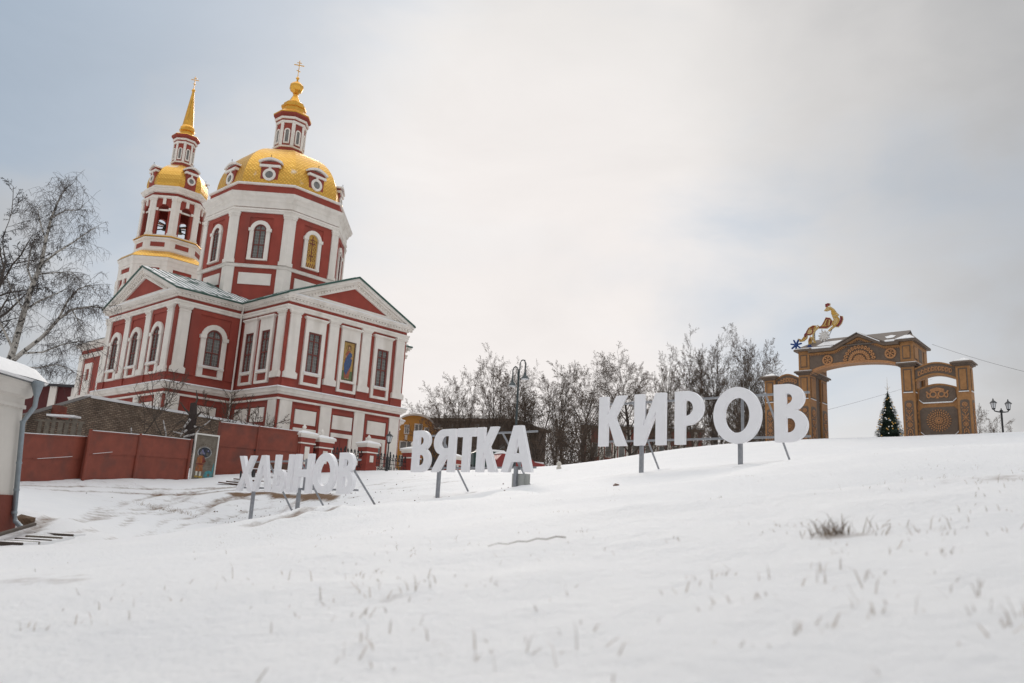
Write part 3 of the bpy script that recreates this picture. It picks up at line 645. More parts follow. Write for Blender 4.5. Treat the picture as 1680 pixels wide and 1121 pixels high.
# gilded dome with eight gores
def gore_dome(name, cen, prof, scale):
    m = cmb(); octo(m, cen, prof, (False, True)); o = m.build(name, M_goldscale, church); me_ = o.data; uvl = me_.uv_layers.new(name='UVMap')
    zz = [p[1] for p in prof]; ln = [0]
    for i in range(1, len(prof)): ln.append(ln[-1]+math.hypot(prof[i][0]-prof[i-1][0], prof[i][1]-prof[i-1][1]))
    for p in me_.polygons:
        c_ = p.center; ang = [math.atan2((me_.vertices[v].co.y+CO.y-cen[1]), (me_.vertices[v].co.x+CO.x-cen[0])) for v in p.vertices]
        cen_a = math.atan2(c_.y+CO.y-cen[1], c_.x+CO.x-cen[0])
        tg = Vector((-math.sin(cen_a), math.cos(cen_a), 0))
        for li in p.loop_indices:
            co = me_.vertices[me_.loops[li].vertex_index].co; z = co.z+ZG
            uvl.data[li].uv = ((co+CO-Vector((cen[0], cen[1], 0))).dot(tg)*scale+round(cen_a*10)*.37, float(np.interp(z, zz, ln))*scale if name != 'skirt_roof' else z*scale)
    return o
def bulge(a0, z0, z1, a1, n=12, e=.5, b=1.0):
    """apothem profile of a dome: nearly upright at the base, flat at the crown"""
    r = []
    for i in range(n+1):
        t = i/n; z = z0+(z1-z0)*math.sin(t*math.pi/2)**1.0; r.append((a1+(a0-a1)*math.cos(t*math.pi/2)**.92, z))
    return r
gore_dome('dome', CC, [(5.18, 27.25)]+[(a, z) for a, z in bulge(5.36, 27.45, 32.2, 1.2)], 1.45)
def dormer(cen, A, k, w_, z0, h, kind=0):
    fr = ofr(cen, A, k); o_ = MB(CO); o_.T = fr.M()
    o_.wb(-w_*.8, w_*.8, z0, z0+h*.78, -2.2, .02); o_.wb(-w_*.86, w_*.86, z0+h*.78, z0+h*.93, -1.9, .03)
    d = o_.build('dormer', M_red, church)
    q = MB(CO); q.T = fr.M(); r0 = w_*.36; zc = z0+h*.40
    q.ring(ell(0, zc, r0, r0, 20), ell(0, zc, r0+w_*.23, r0+w_*.23, 20), 0, .13); q.wb(-w_*.12, w_*.12, zc+r0+w_*.2, z0+h*.72, 0, .1)
    q.wb(-w_*.95, w_*.95, z0+h*.70, z0+h*.79, -1.8, .17)
    n = 10; pts = [(-w_*1.08+2*w_*1.08*i/n, z0+h*.90+h*.14*math.sin(math.pi*i/n)) for i in range(n+1)]
    q.plate([(-w_*1.08, z0+h*.86)]+pts+[(w_*1.08, z0+h*.86)]+[(x, z-h*.06) for x, z in reversed(pts[1:-1])], -1.5, .22)
    inst('dormer_trim', q.mesh('dormer_trim', M_white), d, (0, 0, 0))
    q = MB(CO); q.T = fr.M(); q.plate(ell(0, zc, r0*1.02, r0*1.02, 20), 0, .05); q.wb(-.02, .02, zc-r0, zc+r0, .05, .07); inst('round_window', q.mesh('round_window', M_glass), d, (0, 0, 0))
    q = MB(CO); q.T = fr.M(); q.plate([(x, z+.005) for x, z in pts]+[(x, z+.07) for x, z in reversed(pts)], -1.4, .2); inst('snow_cap', q.mesh('snow_cap', M_snow), d, (0, 0, 0))
    q = MB(CO); q.tube([fr.P(0, .1, z0+h), fr.P(0, .1, z0+h+.45)], .025, 5); inst('rod', q.mesh('rod', M_dark), d, (0, 0, 0))
for k in range(8): dormer(CC, 5.32, k, .94, 27.3, 2.35)
def lantern(cen, A, z0, z1, ztop, eave):
    m = cmb(); octo(m, cen, [(A+.04, z0-.8), (A+.04, z0+.02), (A, z0+.03), (A, z1+.1)]); m.build('lantern', M_red, church)
    m = cmb(); octo(m, cen, [(A, z0+.3), (A+.1, z0+.31), (A+.14, z0+.45), (A, z0+.5)], (False, False)); m.build('lantern_base_band', M_white, church); m = cmb(); octo(m, cen, [(A, z1-.25), (A+.09, z1-.24), (A+.12, z1-.02), (A, z1)], (False, False)); m.build('lantern_architrave', M_white, church); m = cmb()
    octo(m, cen, [(A+.12, z1+.14), (A+.2, z1+.16), (A+.26, z1+.32), (A+.12, z1+.34)], (False, False)); m.build('lantern_band', M_white, church)
    m = cmb(); octo(m, cen, [(A+.10, z1), (A+.14, z1+.5), (eave, z1+.62), (eave, z1+.8), (A, z1+.85)], (False, True)); m.build('lantern_eave', M_red, church)
    hw = A*math.tan(math.pi/8)
    for k in range(8):
        cpil(cen, A, k, hw*.28, z0+.5, z1-.25, .08, 'lantern_pilaster', False)
        kind = win_arch(hw*.30, hw*.52, z0+.78, z0+.78+(z1-z0)*.38, 0, impost=False, apron=False, pd=.09) if k == 0 else kind
        c_, s_ = kind; o = put(c_, 'lantern_window', ofr(cen, A, k), 0); inst('pane', s_['pane'], o, (0, 0, 0))
lantern(CC, 1.26, 32.6, 35.6, 37, 1.62)
def gold_octo(name, cen, prof, caps=(True, True)): m = cmb(); octo(m, cen, prof, caps); m.build(name, M_gold, church)
gold_octo('lantern_cap', CC, [(1.64, 36.35), (1.66, 36.45), (1.25, 36.8), (1.0, 36.95), (1.0, 37.3), (1.1, 37.35), (1.1, 37.55), (.85, 37.6), (.92, 37.85), (.55, 38.1), (.24, 38.8), (.2, 38.95)])
m = cmb(); m.lathe([(.2, 38.9), (.17, 39.0), (.3, 39.05), (.25, 39.12), (.55, 39.35), (.68, 39.65), (.66, 39.9), (.45, 40.15), (.2, 40.3), (.09, 40.45), (.09, 40.6), (.19, 40.72), (.09, 40.86), (.06, 40.9)], CC[0], CC[1], 8); m.build('onion_finial', M_gold, church)
def cross(cen, z0, h, ang):
    n = np.array([math.cos(ang), math.sin(ang)]); fr = Fr(cen, n); m = cmb(); m.T = fr.M(); t = .035
    m.wb(-t, t, z0, z0+h, -t, t); m.wb(-.25*h, .25*h, z0+.72*h, z0+.72*h+2*t, -t*.9, t*.9); m.wb(-.12*h, .12*h, z0+.87*h, z0+.87*h+1.6*t, -t*.8, t*.8)
    m.plate([(-.11*h, z0+.40*h), (.11*h, z0+.33*h), (.11*h, z0+.33*h+1.8*t), (-.11*h, z0+.40*h+1.8*t)], -t*.85, t*.85)
    for a, b in ((-.25*h, .72*h+t), (.25*h, .72*h+t), (0, h)): m.lathe([(.02, z0+b-.05), (.065, z0+b), (.02, z0+b+.05)], a, 0, 6)
    m.T = None; m.build('cross', M_gold, church)
cross(CC, 40.85, 1.75, math.radians(-75))
# ---- nave block towards the bell tower
NV = [W2(*p) for p in [(-B_+.1, 10.85), (-11.8, 10.85), (-11.8, -10.85), (-B_+.1, -10.85)]]
m = cmb(); prism2(m, NV, 1.5, 13.1); m.build('nave_wall', M_red, church)
def open_sweep(name, prof, mt=M_white): m = cmb(); sweep(m, NV, prof); m.build(name, mt, church)
open_sweep('nave_cornice', [(0, 12.7), (.12, 12.72), (.16, 12.9), (.4, 13.0), (.45, 13.2), (0, 13.22)]); open_sweep('nave_architrave', [(0, 11.9), (.12, 11.92), (.12, 12.3), (0, 12.32)])
open_sweep('nave_stringcourse', [(0, 8.13), (.12, 8.14), (.3, 8.3), (.42, 8.56), (0, 8.6)])
m = cmb(); p = [W2(*q) for q in [(-B_, 11.4), (-12.3, 11.4), (-12.3, -11.4), (-B_, -11.4), (-B_, 0), (-12.3, 0)]]
m.add([(*p[0], 13.22), (*p[1], 13.22), (*p[5], 15.4), (*p[4], 15.4), (*p[2], 13.22), (*p[3], 13.22)], [(0, 1, 2, 3), (2, 4, 5, 3), (1, 4, 2)]); m.build('nave_roof', M_roof, church)
fN = Fr(W2(-8.9, 10.85), EV)
m = MB(); m.wb(-.45, .45, 1.5, 11.9, -.02, .14); NP = m.mesh('nave_pilaster', M_white)
for s in (-2.4, 2.2): put(NP, 'nave_pilaster', fN, s)
m = MB(); m.ring(rect(-.38, .38, 9.9, 10.9), rect(-.75, .75, 4.5, 11.4), 0, .12); put(m.mesh('nave_niche', M_white), 'nave_niche', fN, -.6)
# ---- bell tower
TC = CC-22.6*EU
m = cmb(); octo(m, TC, [(4.15, 2.0), (4.15, 25.0)]); m.build('tower_wall', M_red, church)
m = cmb(); octo(m, TC, [(4.15, 23.0), (4.28, 23.02), (4.28, 23.35), (4.15, 23.4)], (False, False)); m.build('tower_band', M_white, church)
m = cmb(); octo(m, TC, [(4.18, 24.45), (4.30, 24.47), (4.32, 24.9), (4.44, 25.05), (4.5, 25.3), (4.1, 25.32)], (False, False)); m.build('tower_cornice', M_white, church)
m = MB(); m.ring(rect(-1.05, 1.05, 23.65, 24.2), rect(-1.55, 1.55, 23.36, 24.5), 0, .10); TR = m.mesh('tower_frieze', M_white)
m = MB(); m.ring(arch(.55, 17, 21.6), arch(.85, 17, 21.6), 0, .12, closed=False); m.wb(-.18, .18, 22.3, 23.0, 0, .16); TN = m.mesh('tower_niche', M_white)
m = MB(); m.plate(arch(.55, 17, 21.6), 0, .03); TNp = m.mesh('niche_back', mat('niche_grey', (.22, .20, .19), .9))
for k in range(8):
    fr = ofr(TC, 4.15, k); put(TR, 'tower_frieze', fr, 0); o = put(TN, 'tower_niche', fr, 0); inst('niche_back', TNp, o, (0, 0, 0))
    cpil(TC, 4.15, k, .55, 3.0, 22.98, .13, 'tower_pilaster'); cpil(TC, 4.15, k, .42, 23.36, 24.46, .115, 'tower_pier', False)
gore_dome('skirt_roof', TC, [(4.52, 25.33), (4.2, 25.75), (3.75, 26.1), (3.2, 26.35)], 1.5)
m = cmb(); octo(m, TC, [(3.22, 26.2), (3.3, 26.5), (3.2, 26.55), (3.2, 27.6), (3.34, 27.68), (3.4, 27.85), (2.0, 27.95)], (False, True)); m.build('tower_pedestal', M_white, church)
m = MB(); m.plate(rect(-.75, .75, 26.85, 27.35), -.02, .04); PP = m.mesh('pedestal_panel', M_red)
for k in range(8): put(PP, 'pedestal_panel', ofr(TC, 3.2, k), 0)
m = cmb(); octo(m, TC, [(3.2, 27.9), (3.46, 27.92), (3.44, 28.02), (3.0, 28.1)], (False, True)); m.build('belfry_ledge', M_gold, church)
BA = 3.0; bw = BA*math.tan(math.pi/8); bz, bs, bt, aw = 28.1, 31.2, 32.55, .55
def openwall(w_, zb, zs, W_, zt, n=10):
    inn = arch(w_, zb, zs, n); outp = [(-W_, zb)]
    for i in range(n+1):
        t = math.pi*i/n; c_, s_ = -math.cos(t), math.sin(t); k_ = min(W_/abs(c_) if abs(c_) > 1e-6 else 9e9, (zt-zs)/s_ if s_ > 1e-6 else 9e9); outp.append((c_*k_, zs+s_*k_))
    return inn, outp+[(W_, zb)]
inn, outp = openwall(aw, bz, bs, bw-.02, bt)
m = MB(); m.ring(inn, outp, -.45, 0, closed=False); BW = m.mesh('belfry_wall', M_red)
m = MB(); m.wb(-bw+.3, -aw, bs-.18, bs+.12, 0, .10); m.wb(aw, bw-.3, bs-.18, bs+.12, 0, .10); m.wb(-.16, .16, bs+aw+.02, bt, 0, .14); m.wb(-bw+.25, bw-.25, bz-.02, bz+.14, -.3, .12); m.wb(-aw+.002, aw-.002, bs-.14, bs+.04, -.24, -.12); BI = m.mesh('impost', M_white)
for k in range(8):
    fr = ofr(TC, BA, k); o = put(BW, 'belfry_wall', fr, 0); inst('impost', BI, o, (0, 0, 0)); cpil(TC, BA, k, .42, bz, bt, .15, 'belfry_pilaster')
m = cmb(); octo(m, TC, [(2.98, 32.5), (2.98, 33.3)]); m.build('belfry_frieze', M_red, church)
m = cmb(); octo(m, TC, [(BA-.1, 32.4), (BA+.2, 32.52), (BA+.2, 32.72), (BA+.05, 32.76)], (False, False)); octo(m, TC, [(BA, 33.1), (BA+.25, 33.15), (BA+.32, 33.3), (BA+.46, 33.42), (BA+.46, 33.5), (2.9, 33.62)], (False, True)); octo(m, TC, [(2.95, 33.6), (3.12, 33.7), (3.16, 33.9), (2.6, 33.98)], (False, True)); m.build('belfry_cornice', M_white, church)
def bell(x, y, zt, r):
    m = cmb(); m.lathe([(r*.15, zt), (r*.42, zt-.1*r), (r*.55, zt-.5*r), (r*.66, zt-1.0*r), (r*.82, zt-1.3*r), (r, zt-1.5*r), (r*.9, zt-1.5*r)], x, y, 14); m.tube([(x, y, zt), (x, y, zt+.5)], .04, 5); m.build('bell', M_bronze, church, smooth=40)
for a, rr, r_, z_ in ((1, 1.9, .36, 29.7), (0, 1.9, .42, 29.7), (2, 1.9, .3, 29.8), (0.5, .3, .75, 30.7)):
    n = math.cos(math.radians(45*a))*EU+math.sin(math.radians(45*a))*EV; p = TC+n*rr; bell(p[0], p[1], z_, r_)
m = cmb()
for a in range(4):
    t = math.radians(45*a+22.5); n = math.cos(t)*EU+math.sin(t)*EV; p, q = TC-n*2.8, TC+n*2.8; m.tube([(*p, 30.1), (*q, 30.1)], .07, 5)
m.build('bell_beam', M_bark, church)
gore_dome('tower_dome', TC, [(2.85, 33.95), (2.98, 34.35), (2.98, 34.8), (2.88, 35.35), (2.68, 35.85), (2.38, 36.35), (1.95, 36.8), (1.5, 37.1), (1.15, 37.3)], 1.5)
for k in (0, 2, 4, 6): dormer(TC, 2.98, k, .78, 33.95, 2.55)
lantern(TC, 1.02, 37.35, 40.25, 41.6, 1.42)
m = cmb(); m.lathe([(1.1, 41.0), (.95, 41.2), (.72, 41.4), (.68, 41.8), (.84, 41.88), (.86, 42.05), (.68, 42.15), (.8, 42.35), (.62, 42.6), (.13, 47.0), (.10, 47.05), (.2, 47.15), (.22, 47.25), (.12, 47.4), (.05, 47.5)], TC[0], TC[1], 12); m.build('spire', M_gold, church)
gold_octo('tower_lantern_cap', TC, [(1.44, 41.03), (1.4, 41.11), (.9, 41.25)])
cross(TC, 47.45, 1.55, math.radians(-75))
m = cmb(); m.tube([(*(TC+.06*EU), 46.9), (*(TC+.5*EV+.8*EU), 43.0)], .012, 4); m.build('lightning_wire', M_dark, church)

# ------------------------------------------------------------------ letter signs
def arcp(cx_, cy_, rx, ry, a0, a1, n=16): return [(cx_+rx*math.cos(math.radians(a0+(a1-a0)*i/n)), cy_+ry*math.sin(math.radians(a0+(a1-a0)*i/n))) for i in range(n+1)]
def G(ch, w_, st):
    """outline (and holes) of a letter of width w_, height 1, stroke st"""
    h = st*.92
    if ch == 'К': return [[(0, 0), (st, 0), (st, .40), (st+.06*w_, .47), (w_-st*1.18, 0), (w_, 0), (st+.27*w_, .57), (w_-.02, 1), (w_-st*1.2, 1), (st, .60), (st, 1), (0, 1)]]
    if ch == 'И': return [[(0, 0), (st*1.05, 0), (w_-st, .66), (w_-st, 0), (w_, 0), (w_, 1), (w_-st*1.05, 1), (st, .34), (st, 1), (0, 1)]]
    if ch == 'Р': return [[(0, 0), (st, 0), (st, .36)]+arcp(w_-.34, .68, .34, .32, -90, 90)+[(0, 1)], [(st, .36+h*.9)]+arcp(w_-.36, .68, .36-st, .32-h*.9, -90, 90)+[(st, 1-h*.9)]]
    if ch == 'О': return [arcp(w_/2, .5, w_/2, .51, 0, 360, 40)[:-1], arcp(w_/2, .5, w_/2-st*1.02, .51-h, 0, 360, 40)[:-1]]
    if ch == 'В': return [[(0, 0)]+arcp(w_-.31, .285, .31, .285, -90, 75)+arcp(w_-.345, .755, .30, .245, -60, 90)+[(0, 1)], [(st, h*.82)]+arcp(w_-.33, .285, .33-st, .285-h*.82, -90, 90)+[(st, .57-h*.82)], [(st, .60)]+arcp(w_-.36, .75, .315-st, .25-h*.8, -65, 90)+[(st, 1-h*.8)]]
    if ch == 'Я': return [[(w_-x, y) for x, y in p] for p in [[(0, 0), (st, 0), (st, .38), (st+.06, .38), (w_-st*1.15, 0), (w_, 0), (w_-.28, .42)]+arcp(w_-.36, .70, .32, .30, -60, 90)+[(0, 1)], [(st, .40+h*.8)]+arcp(w_-.38, .70, .34-st, .30-h*.8, -90, 90)+[(st, 1-h*.8)]]]
    if ch == 'Т': return [[((w_-st)/2, 0), ((w_+st)/2, 0), ((w_+st)/2, 1-h), (w_, 1-h), (w_, 1), (0, 1), (0, 1-h), ((w_-st)/2, 1-h)]]
    if ch == 'А': return [[(0, 0), (st*1.05, 0), (st*1.05+.09*w_, .22), (w_-st*1.05-.09*w_, .22), (w_-st*1.05, 0), (w_, 0), (w_/2+st*.62, 1), (w_/2-st*.62, 1)], [(st*1.05+.16*w_, .22+h*.85), (w_/2, .74), (w_-st*1.05-.16*w_, .22+h*.85)]]
    if ch == 'Х': return [[(0, 0), (st*1.2, 0), (w_/2, .36), (w_-st*1.2, 0), (w_, 0), (w_/2+st*.68, .51), (w_*.96, 1), (w_*.96-st*1.2, 1), (w_/2, .66), (w_*.04+st*1.2, 1), (w_*.04, 1), (w_/2-st*.68, .51)]]
    if ch == 'Л': return [[(0, 0), (st*1.0, 0), (st*.9+.04, .06), (w_/2, .80), (w_-st*1.05, 0), (w_, 0), (w_/2+st*.62, 1), (w_/2-st*.62, 1)]]
    if ch == 'Н': return [[(0, 0), (st, 0), (st, .5-h/2), (w_-st, .5-h/2), (w_-st, 0), (w_, 0), (w_, 1), (w_-st, 1), (w_-st, .5+h/2), (st, .5+h/2), (st, 1), (0, 1)]]
    if ch == 'Ь': return [[(0, 0)]+arcp(w_-.30, .30, .30, .30, -90, 90)+[(st, .60), (st, 1), (0, 1)], [(st, h*.82)]+arcp(w_-.31, .30, .31-st, .30-h*.82, -90, 90)+[(st, .60-h*.82)]]
def letter_mesh(ch, w_, H, dep=.17, st=.20):
    w_ = w_/H
    loops = G('Ь', w_*.68, st)+[[(w_-st, 0), (w_, 0), (w_, 1), (w_-st, 1)]] if ch == 'Ы' else G(ch, w_, st)
    cu = bpy.data.curves.new('l', 'CURVE'); cu.dimensions = '2D'; cu.fill_mode = 'BOTH'; cu.extrude = dep/2-.012; cu.bevel_depth = .012; cu.bevel_resolution = 1
    for lp in loops:
        s_ = cu.splines.new('POLY'); s_.points.add(len(lp)-1); s_.use_cyclic_u = True
        for p, (x, y) in zip(s_.points, lp): p.co = (x*H, y*H, 0, 1)
    ob = bpy.data.objects.new('tmp_letter', cu); COL.objects.link(ob); dg = bpy.context.evaluated_depsgraph_get(); dg.update()
    me_ = bpy.data.meshes.new_from_object(ob.evaluated_get(dg)); bpy.data.objects.remove(ob); bpy.data.curves.remove(cu)
    me_.transform(Matrix(((1, 0, 0, 0), (0, 0, -1, 0), (0, 1, 0, 0), (0, 0, 0, 1))))       # stand it up: x along, z up, face towards -y
    me_.materials.clear(); me_.materials.append(M_foam); me_.name = 'letter'
    for p in me_.polygons: p.use_smooth = False
    return me_
def sign(word, label, P0, P1, H, spans, legs, braces, rails):
    P0 = np.array(P0); P1 = np.array(P1); t = P1[:2]-P0[:2]; t /= np.hypot(*t); n = np.array([t[1], -t[0]])     # outward, towards the camera
    fr = Fr(P0[:2], n); zb = (P0[2]+P1[2])/2
    root = thing('letter_sign', label, 'letter sign', (P0[0], P0[1], gz1(P0[0], P0[1])), 'white town name letter signs on the slope'); RO = root.location
    for ch, a, b in spans:
        inst('letter', letter_mesh(ch, b-a-.08, H), root, fr.P(a, 0, zb)-Vector(RO), fr.rz)
    L1 = spans[-1][2]
    for zf in rails:
        m = MB(RO); m.T = fr.M(); m.wb(spans[0][1]+.05, L1-.08, zb+zf*H-.035, zb+zf*H+.035, -.245, -.145); m.build('rail', M_galv, root)
    for s in legs:
        p = fr.P(s, -.10, zb); zg = gz1(p.x, p.y); m = MB(RO); m.T = fr.M(); m.wb(s-.07, s+.07, zg-.3, zb+H*.12, -.135, -.01); m.build('leg', M_galv, root)
        m = MB(RO); m.T = fr.M(); m.wb(s-.05, s+.05, zb+.1, zb+H*.90, -.30, -.25); m.build('upright', M_galv, root)
    for s, run in braces:
        q = fr.P(s, -run, 0); zq = gz1(q.x, q.y); m = MB(RO); m.tube([fr.P(s, -.27, zb+H*.90), (q.x, q.y, zq-.1)], .042, 6); m.build('brace', M_galv, root)
    return root, fr, zb
BRK, BRV, BRH = [(1.32, 2.5), (6.87, 2.5)], [(1.43, 2.3), (5.19, 2.3)], [(1.69, 2.0), (4.33, 2.0), (7.88, 2.0)]
SGK = sign('КИРОВ', 'tall white letters КИРОВ on galvanised legs, nearest and highest of three', (3.83, 32.53, 3.14), (9.8, 27.31, 3.22), 2.0,
     [('К', -.06, 1.32), ('И', 1.63, 3.08), ('Р', 3.43, 4.68), ('О', 5.03, 6.92), ('В', 7.34, 8.56)], [1.9, 6.0], BRK, (.10, .86))
SGV = sign('ВЯТКА', 'white letters ВЯТКА with a grey box under them, middle of three signs', (-4.2, 36.63, 1.93), (.65, 32.16, 1.97), 1.85,
     [('В', -.02, 1.25), ('Я', 1.33, 2.80), ('Т', 2.91, 4.02), ('К', 4.10, 5.36), ('А', 5.56, 7.26)], [1.72, 6.25], BRV, (.10, .88))
SGH = sign('ХЛЫНОВ', 'white letters ХЛЫНОВ low on the slope, farthest of three, before the red fence', (-12.25, 37.79, .68), (-6.42, 32.12, .74), 1.6,
     [('Х', -.31, 1.30), ('Л', 1.22, 2.78), ('Ы', 2.98, 4.50), ('Н', 4.64, 6.0), ('О', 6.12, 7.76), ('В', 7.90, 9.02)], [1.15, 4.95], BRH, (.10, .84))
# electric box strapped under the А
fr, zb = SGV[1], SGV[2]; p = fr.P(6.25, -.12, 0); zg = gz1(p.x, p.y)
eb = thing('electric_box', 'grey metal electric box under the last letter of the middle sign', 'electric box', (p.x, p.y, zg))
m = MB(eb.location); m.T = fr.M(); m.wb(5.98, 6.72, zb-.74, zb-.06, -.42, -.16); m.build('cabinet', mat('grey_cabinet', (.36, .37, .35), .5, var=.08), eb)
m = MB(eb.location); m.T = fr.M(); m.wb(6.03, 6.67, zb-.69, zb-.11, -.16, -.145); m.wb(6.05, 6.09, zb-.45, zb-.35, -.145, -.13); m.build('door', mat('grey_cabinet_door', (.40, .41, .39), .5), eb)
m = MB(eb.location); a = fr.P(6.38, -.25, zb-.74); m.tube([a, a+Vector((.05, -.02, -.2)), a+Vector((.02, .0, -.4)), Vector((a.x-.08, a.y, zg-.02))], .022, 6); m.tube([a+Vector((.06, 0, 0)), a+Vector((.13, -.02, -.22)), Vector((a.x+.12, a.y, zg-.02))], .02, 6); m.build('cable', M_dark, eb, smooth=60)

# ------------------------------------------------------------------ red sheet-metal fence, gate, mural board
def panel(parent, a, b, za, zb_, ta, tb, th=.08, mt=M_fred, seam=True, snow=True, label=None):
    """one sheet panel between ground points a,b (xy) with bottoms za,zb_ and tops ta,tb"""
    O = Vector(parent.location); a = np.array(a); b = np.array(b); d = (b-a)/np.hypot(*(b-a)); n = np.array([d[1], -d[0]])*th/2
    def q(p, z, s): return (p[0]+n[0]*s, p[1]+n[1]*s, z)
    def slab(m, fa, fb, th_=1.0):
        pa0, pb0 = za+(ta-za)*fa[0], zb_+(tb-zb_)*fa[1]; pa1, pb1 = za+(ta-za)*fb[0], zb_+(tb-zb_)*fb[1]
        m.add([q(a, pa0, th_), q(b, pb0, th_), q(b, pb1, th_), q(a, pa1, th_), q(a, pa0, -th_), q(b, pb0, -th_), q(b, pb1, -th_), q(a, pa1, -th_)],
              [(0, 1, 2, 3), (5, 4, 7, 6), (0, 4, 5, 1), (1, 5, 6, 2), (2, 6, 7, 3), (3, 7, 4, 0)])
    m = MB(O); slab(m, (0, 0), (.545, .545), .4); slab(m, (.54, .54), (1, 1), 1.3)
    o = m.build('panel', mt, parent, label=label)
    m = MB(O); slab(m, (.965, .965), (1.0, 1.0), 2.0); inst('top_bar', m.mesh('top_bar', mt), o, (0, 0, 0)); m = MB(O); slab(m, (.0, .0), (.04, .04), 1.5); inst('bottom_bar', m.mesh('bottom_bar', mt), o, (0, 0, 0))
    if snow:
        m = MB(O); slab(m, (1.001, 1.001), (1.015, 1.015), 2.2); inst('snow_cap', m.mesh('snow_cap', M_snow), o, (0, 0, 0))
        if snow > 1: m = MB(O); aa_, bb__ = a.copy(), b.copy(); a = aa_+(bb__-aa_)*.08; b = aa_+(bb__-aa_)*(.72 if snow == 2 else .45); zq = .5+.5*0; slab(m, (.546, .546), (.554, .554), 1.35); inst('seam_snow', m.mesh('seam_snow', M_snow), o, (0, 0, 0))
    return o
def post(parent, x, y, z0, z1, r=.08, mt=M_fred):
    m = MB(parent.location); m.tube([(x, y, z0), (x, y, z1)], r, 8); return m.build('post', mt, parent)
def AP(px, py, Y): return np.array(at(px, py, Y))
def xy(p): return p[:2]
L0 = AP(45, 793, 36); L1 = AP(133, 790, 39.3); L0t = AP(52, 712, 36); L1t = AP(138, 716.5, 39.3)
R0 = AP(137, 786, 39.0); R0t = AP(144, 706.5, 39.0); R1 = AP(220, 785, 42.3); R1t = AP(226, 713.5, 42.3); R2 = AP(306, 786, 46); R2t = AP(311, 722, 46)
fence = thing('metal_fence', 'low rust red sheet metal fence in three panels beside the painted board', 'fence', (L0[0], L0[1], L0[2]))
LW = L0+(L0-L1)*1.2
panel(fence, xy(LW), xy(L0), LW[2]-.2, L0[2]-.15, L0t[2]-.25, L0t[2]); panel(fence, xy(L0), xy(L1), L0[2]-.2, L1[2]-.15, L0t[2], L1t[2], snow=2)
panel(fence, xy(R0), xy(R1), R0[2]-.1, R1[2]-.12, R0t[2], R1t[2], snow=3); panel(fence, xy(R1), xy(R2), R1[2]-.1, R2[2]-.15, R1t[2]+.02, R2t[2])
for p, t in ((L1, L1t), (R0, R0t), (R1, R1t), (R2, R2t)): post(fence, p[0]+.03, p[1]-.13, p[2]-.4, t[2]+.05, .085)
S0 = AP(351, 776, 48.7); S0t = AP(352, 692.5, 48.7); S1 = AP(417, 779, 50.2); S1t = AP(417, 700, 50.2); S2 = AP(486, 780, 51.8); S2t = AP(487.5, 708.5, 51.8)
gate = thing('sheet_metal_gate', 'tall rust red sheet metal gate of two leaves right of the painted board', 'gate', tuple(S0))
panel(gate, xy(S0), xy(S1), S0[2]-.1, S1[2]-.1, S0t[2], S1t[2]); panel(gate, xy(S1), xy(S2), S1[2]-.1, S2[2]-.1, S1t[2]+.01, S2t[2])
for p, t in ((S0, S0t), (S1, S1t), (S2, S2t)): post(gate, p[0], p[1]-.12, p[2]-.4, t[2]+.02, .065)
m = MB(gate.location); m.lathe([(.03, S1[2]+1.45), (.06, S1[2]+1.5), (.03, S1[2]+1.55)], S1[0]-.1, S1[1]-.16, 8); m.build('handle', M_dark, gate)
# painted board with a white frame
B0 = AP(313, 786, 46.2); B1 = AP(349, 785, 47.2); B0t = AP(317, 711, 46.2)
d = (B1-B0)[:2]; bwid = np.hypot(*d); frB = Fr((B0[:2]+B1[:2])/2, (d[1], -d[0])); hB = B0t[2]-B0[2]; zB = B0[2]-.05
board = thing('painted_board', 'upright grey board with white frame and a painted figure in an orange coat', 'painted board', (frB.o[0], frB.o[1], zB))
m = MB(board.location); m.T = frB.M(); m.wb(-bwid/2, bwid/2, zB, zB+hB, -.05, 0); m.build('panel', M_ygrey, board)
m = MB(board.location); m.T = frB.M(); fw_ = .07
m.wb(-bwid/2-fw_, -bwid/2, zB, zB+hB, -.06, .05); m.wb(bwid/2, bwid/2+fw_, zB, zB+hB, -.06, .05); m.wb(-bwid/2-fw_, bwid/2+fw_, zB+hB, zB+hB+fw_*1.2, -.06, .05); m.build('frame', mat('white_paint', (.72, .70, .66), .6), board)
PC = [mat('paint_%s' % k, c_, .8, var=.45, scale=7, color2=(.16, .14, .11), c2=(.5, .75)) for k, c_ in (('night_blue', (.03, .035, .05)), ('rim_grey', (.33, .33, .33)), ('violet', (.19, .19, .32)), ('orange', (.29, .10, .035)), ('dark_red', (.17, .03, .02)), ('pale', (.6, .58, .5)), ('yellow', (.38, .27, .07)), ('teal', (.07, .26, .29)), ('line_brown', (.10, .07, .05)))]
m = MB(board.location); m.T = frB.M(0, 0, zB); W_ = bwid; H_ = hB
def bp_(x): return (x-.5)*W_
m.cur = 0; m.plate(ell(bp_(.46), .62*H_, .29*W_, .115*H_, 24), 0, .006)
m.cur = 1; m.ring(ell(bp_(.46), .62*H_, .29*W_, .115*H_, 24), ell(bp_(.46), .62*H_, .33*W_, .13*H_, 24), 0, .01)
m.cur = 2; m.plate([(bp_(.24), .585*H_), (bp_(.5), .58*H_), (bp_(.36), .69*H_)], .006, .012); m.plate(ell(bp_(.62), .66*H_, .04*W_, .018*H_), .006, .011)
m.cur = 3; m.plate([(bp_(.12), .37*H_), (bp_(.15), .50*H_), (bp_(.22), .55*H_), (bp_(.40), .55*H_), (bp_(.50), .50*H_), (bp_(.52), .37*H_)], .012, .018); m.plate([(bp_(.14), .20*H_), (bp_(.13), .36*H_), (bp_(.46), .36*H_), (bp_(.47), .20*H_)], .0, .012)
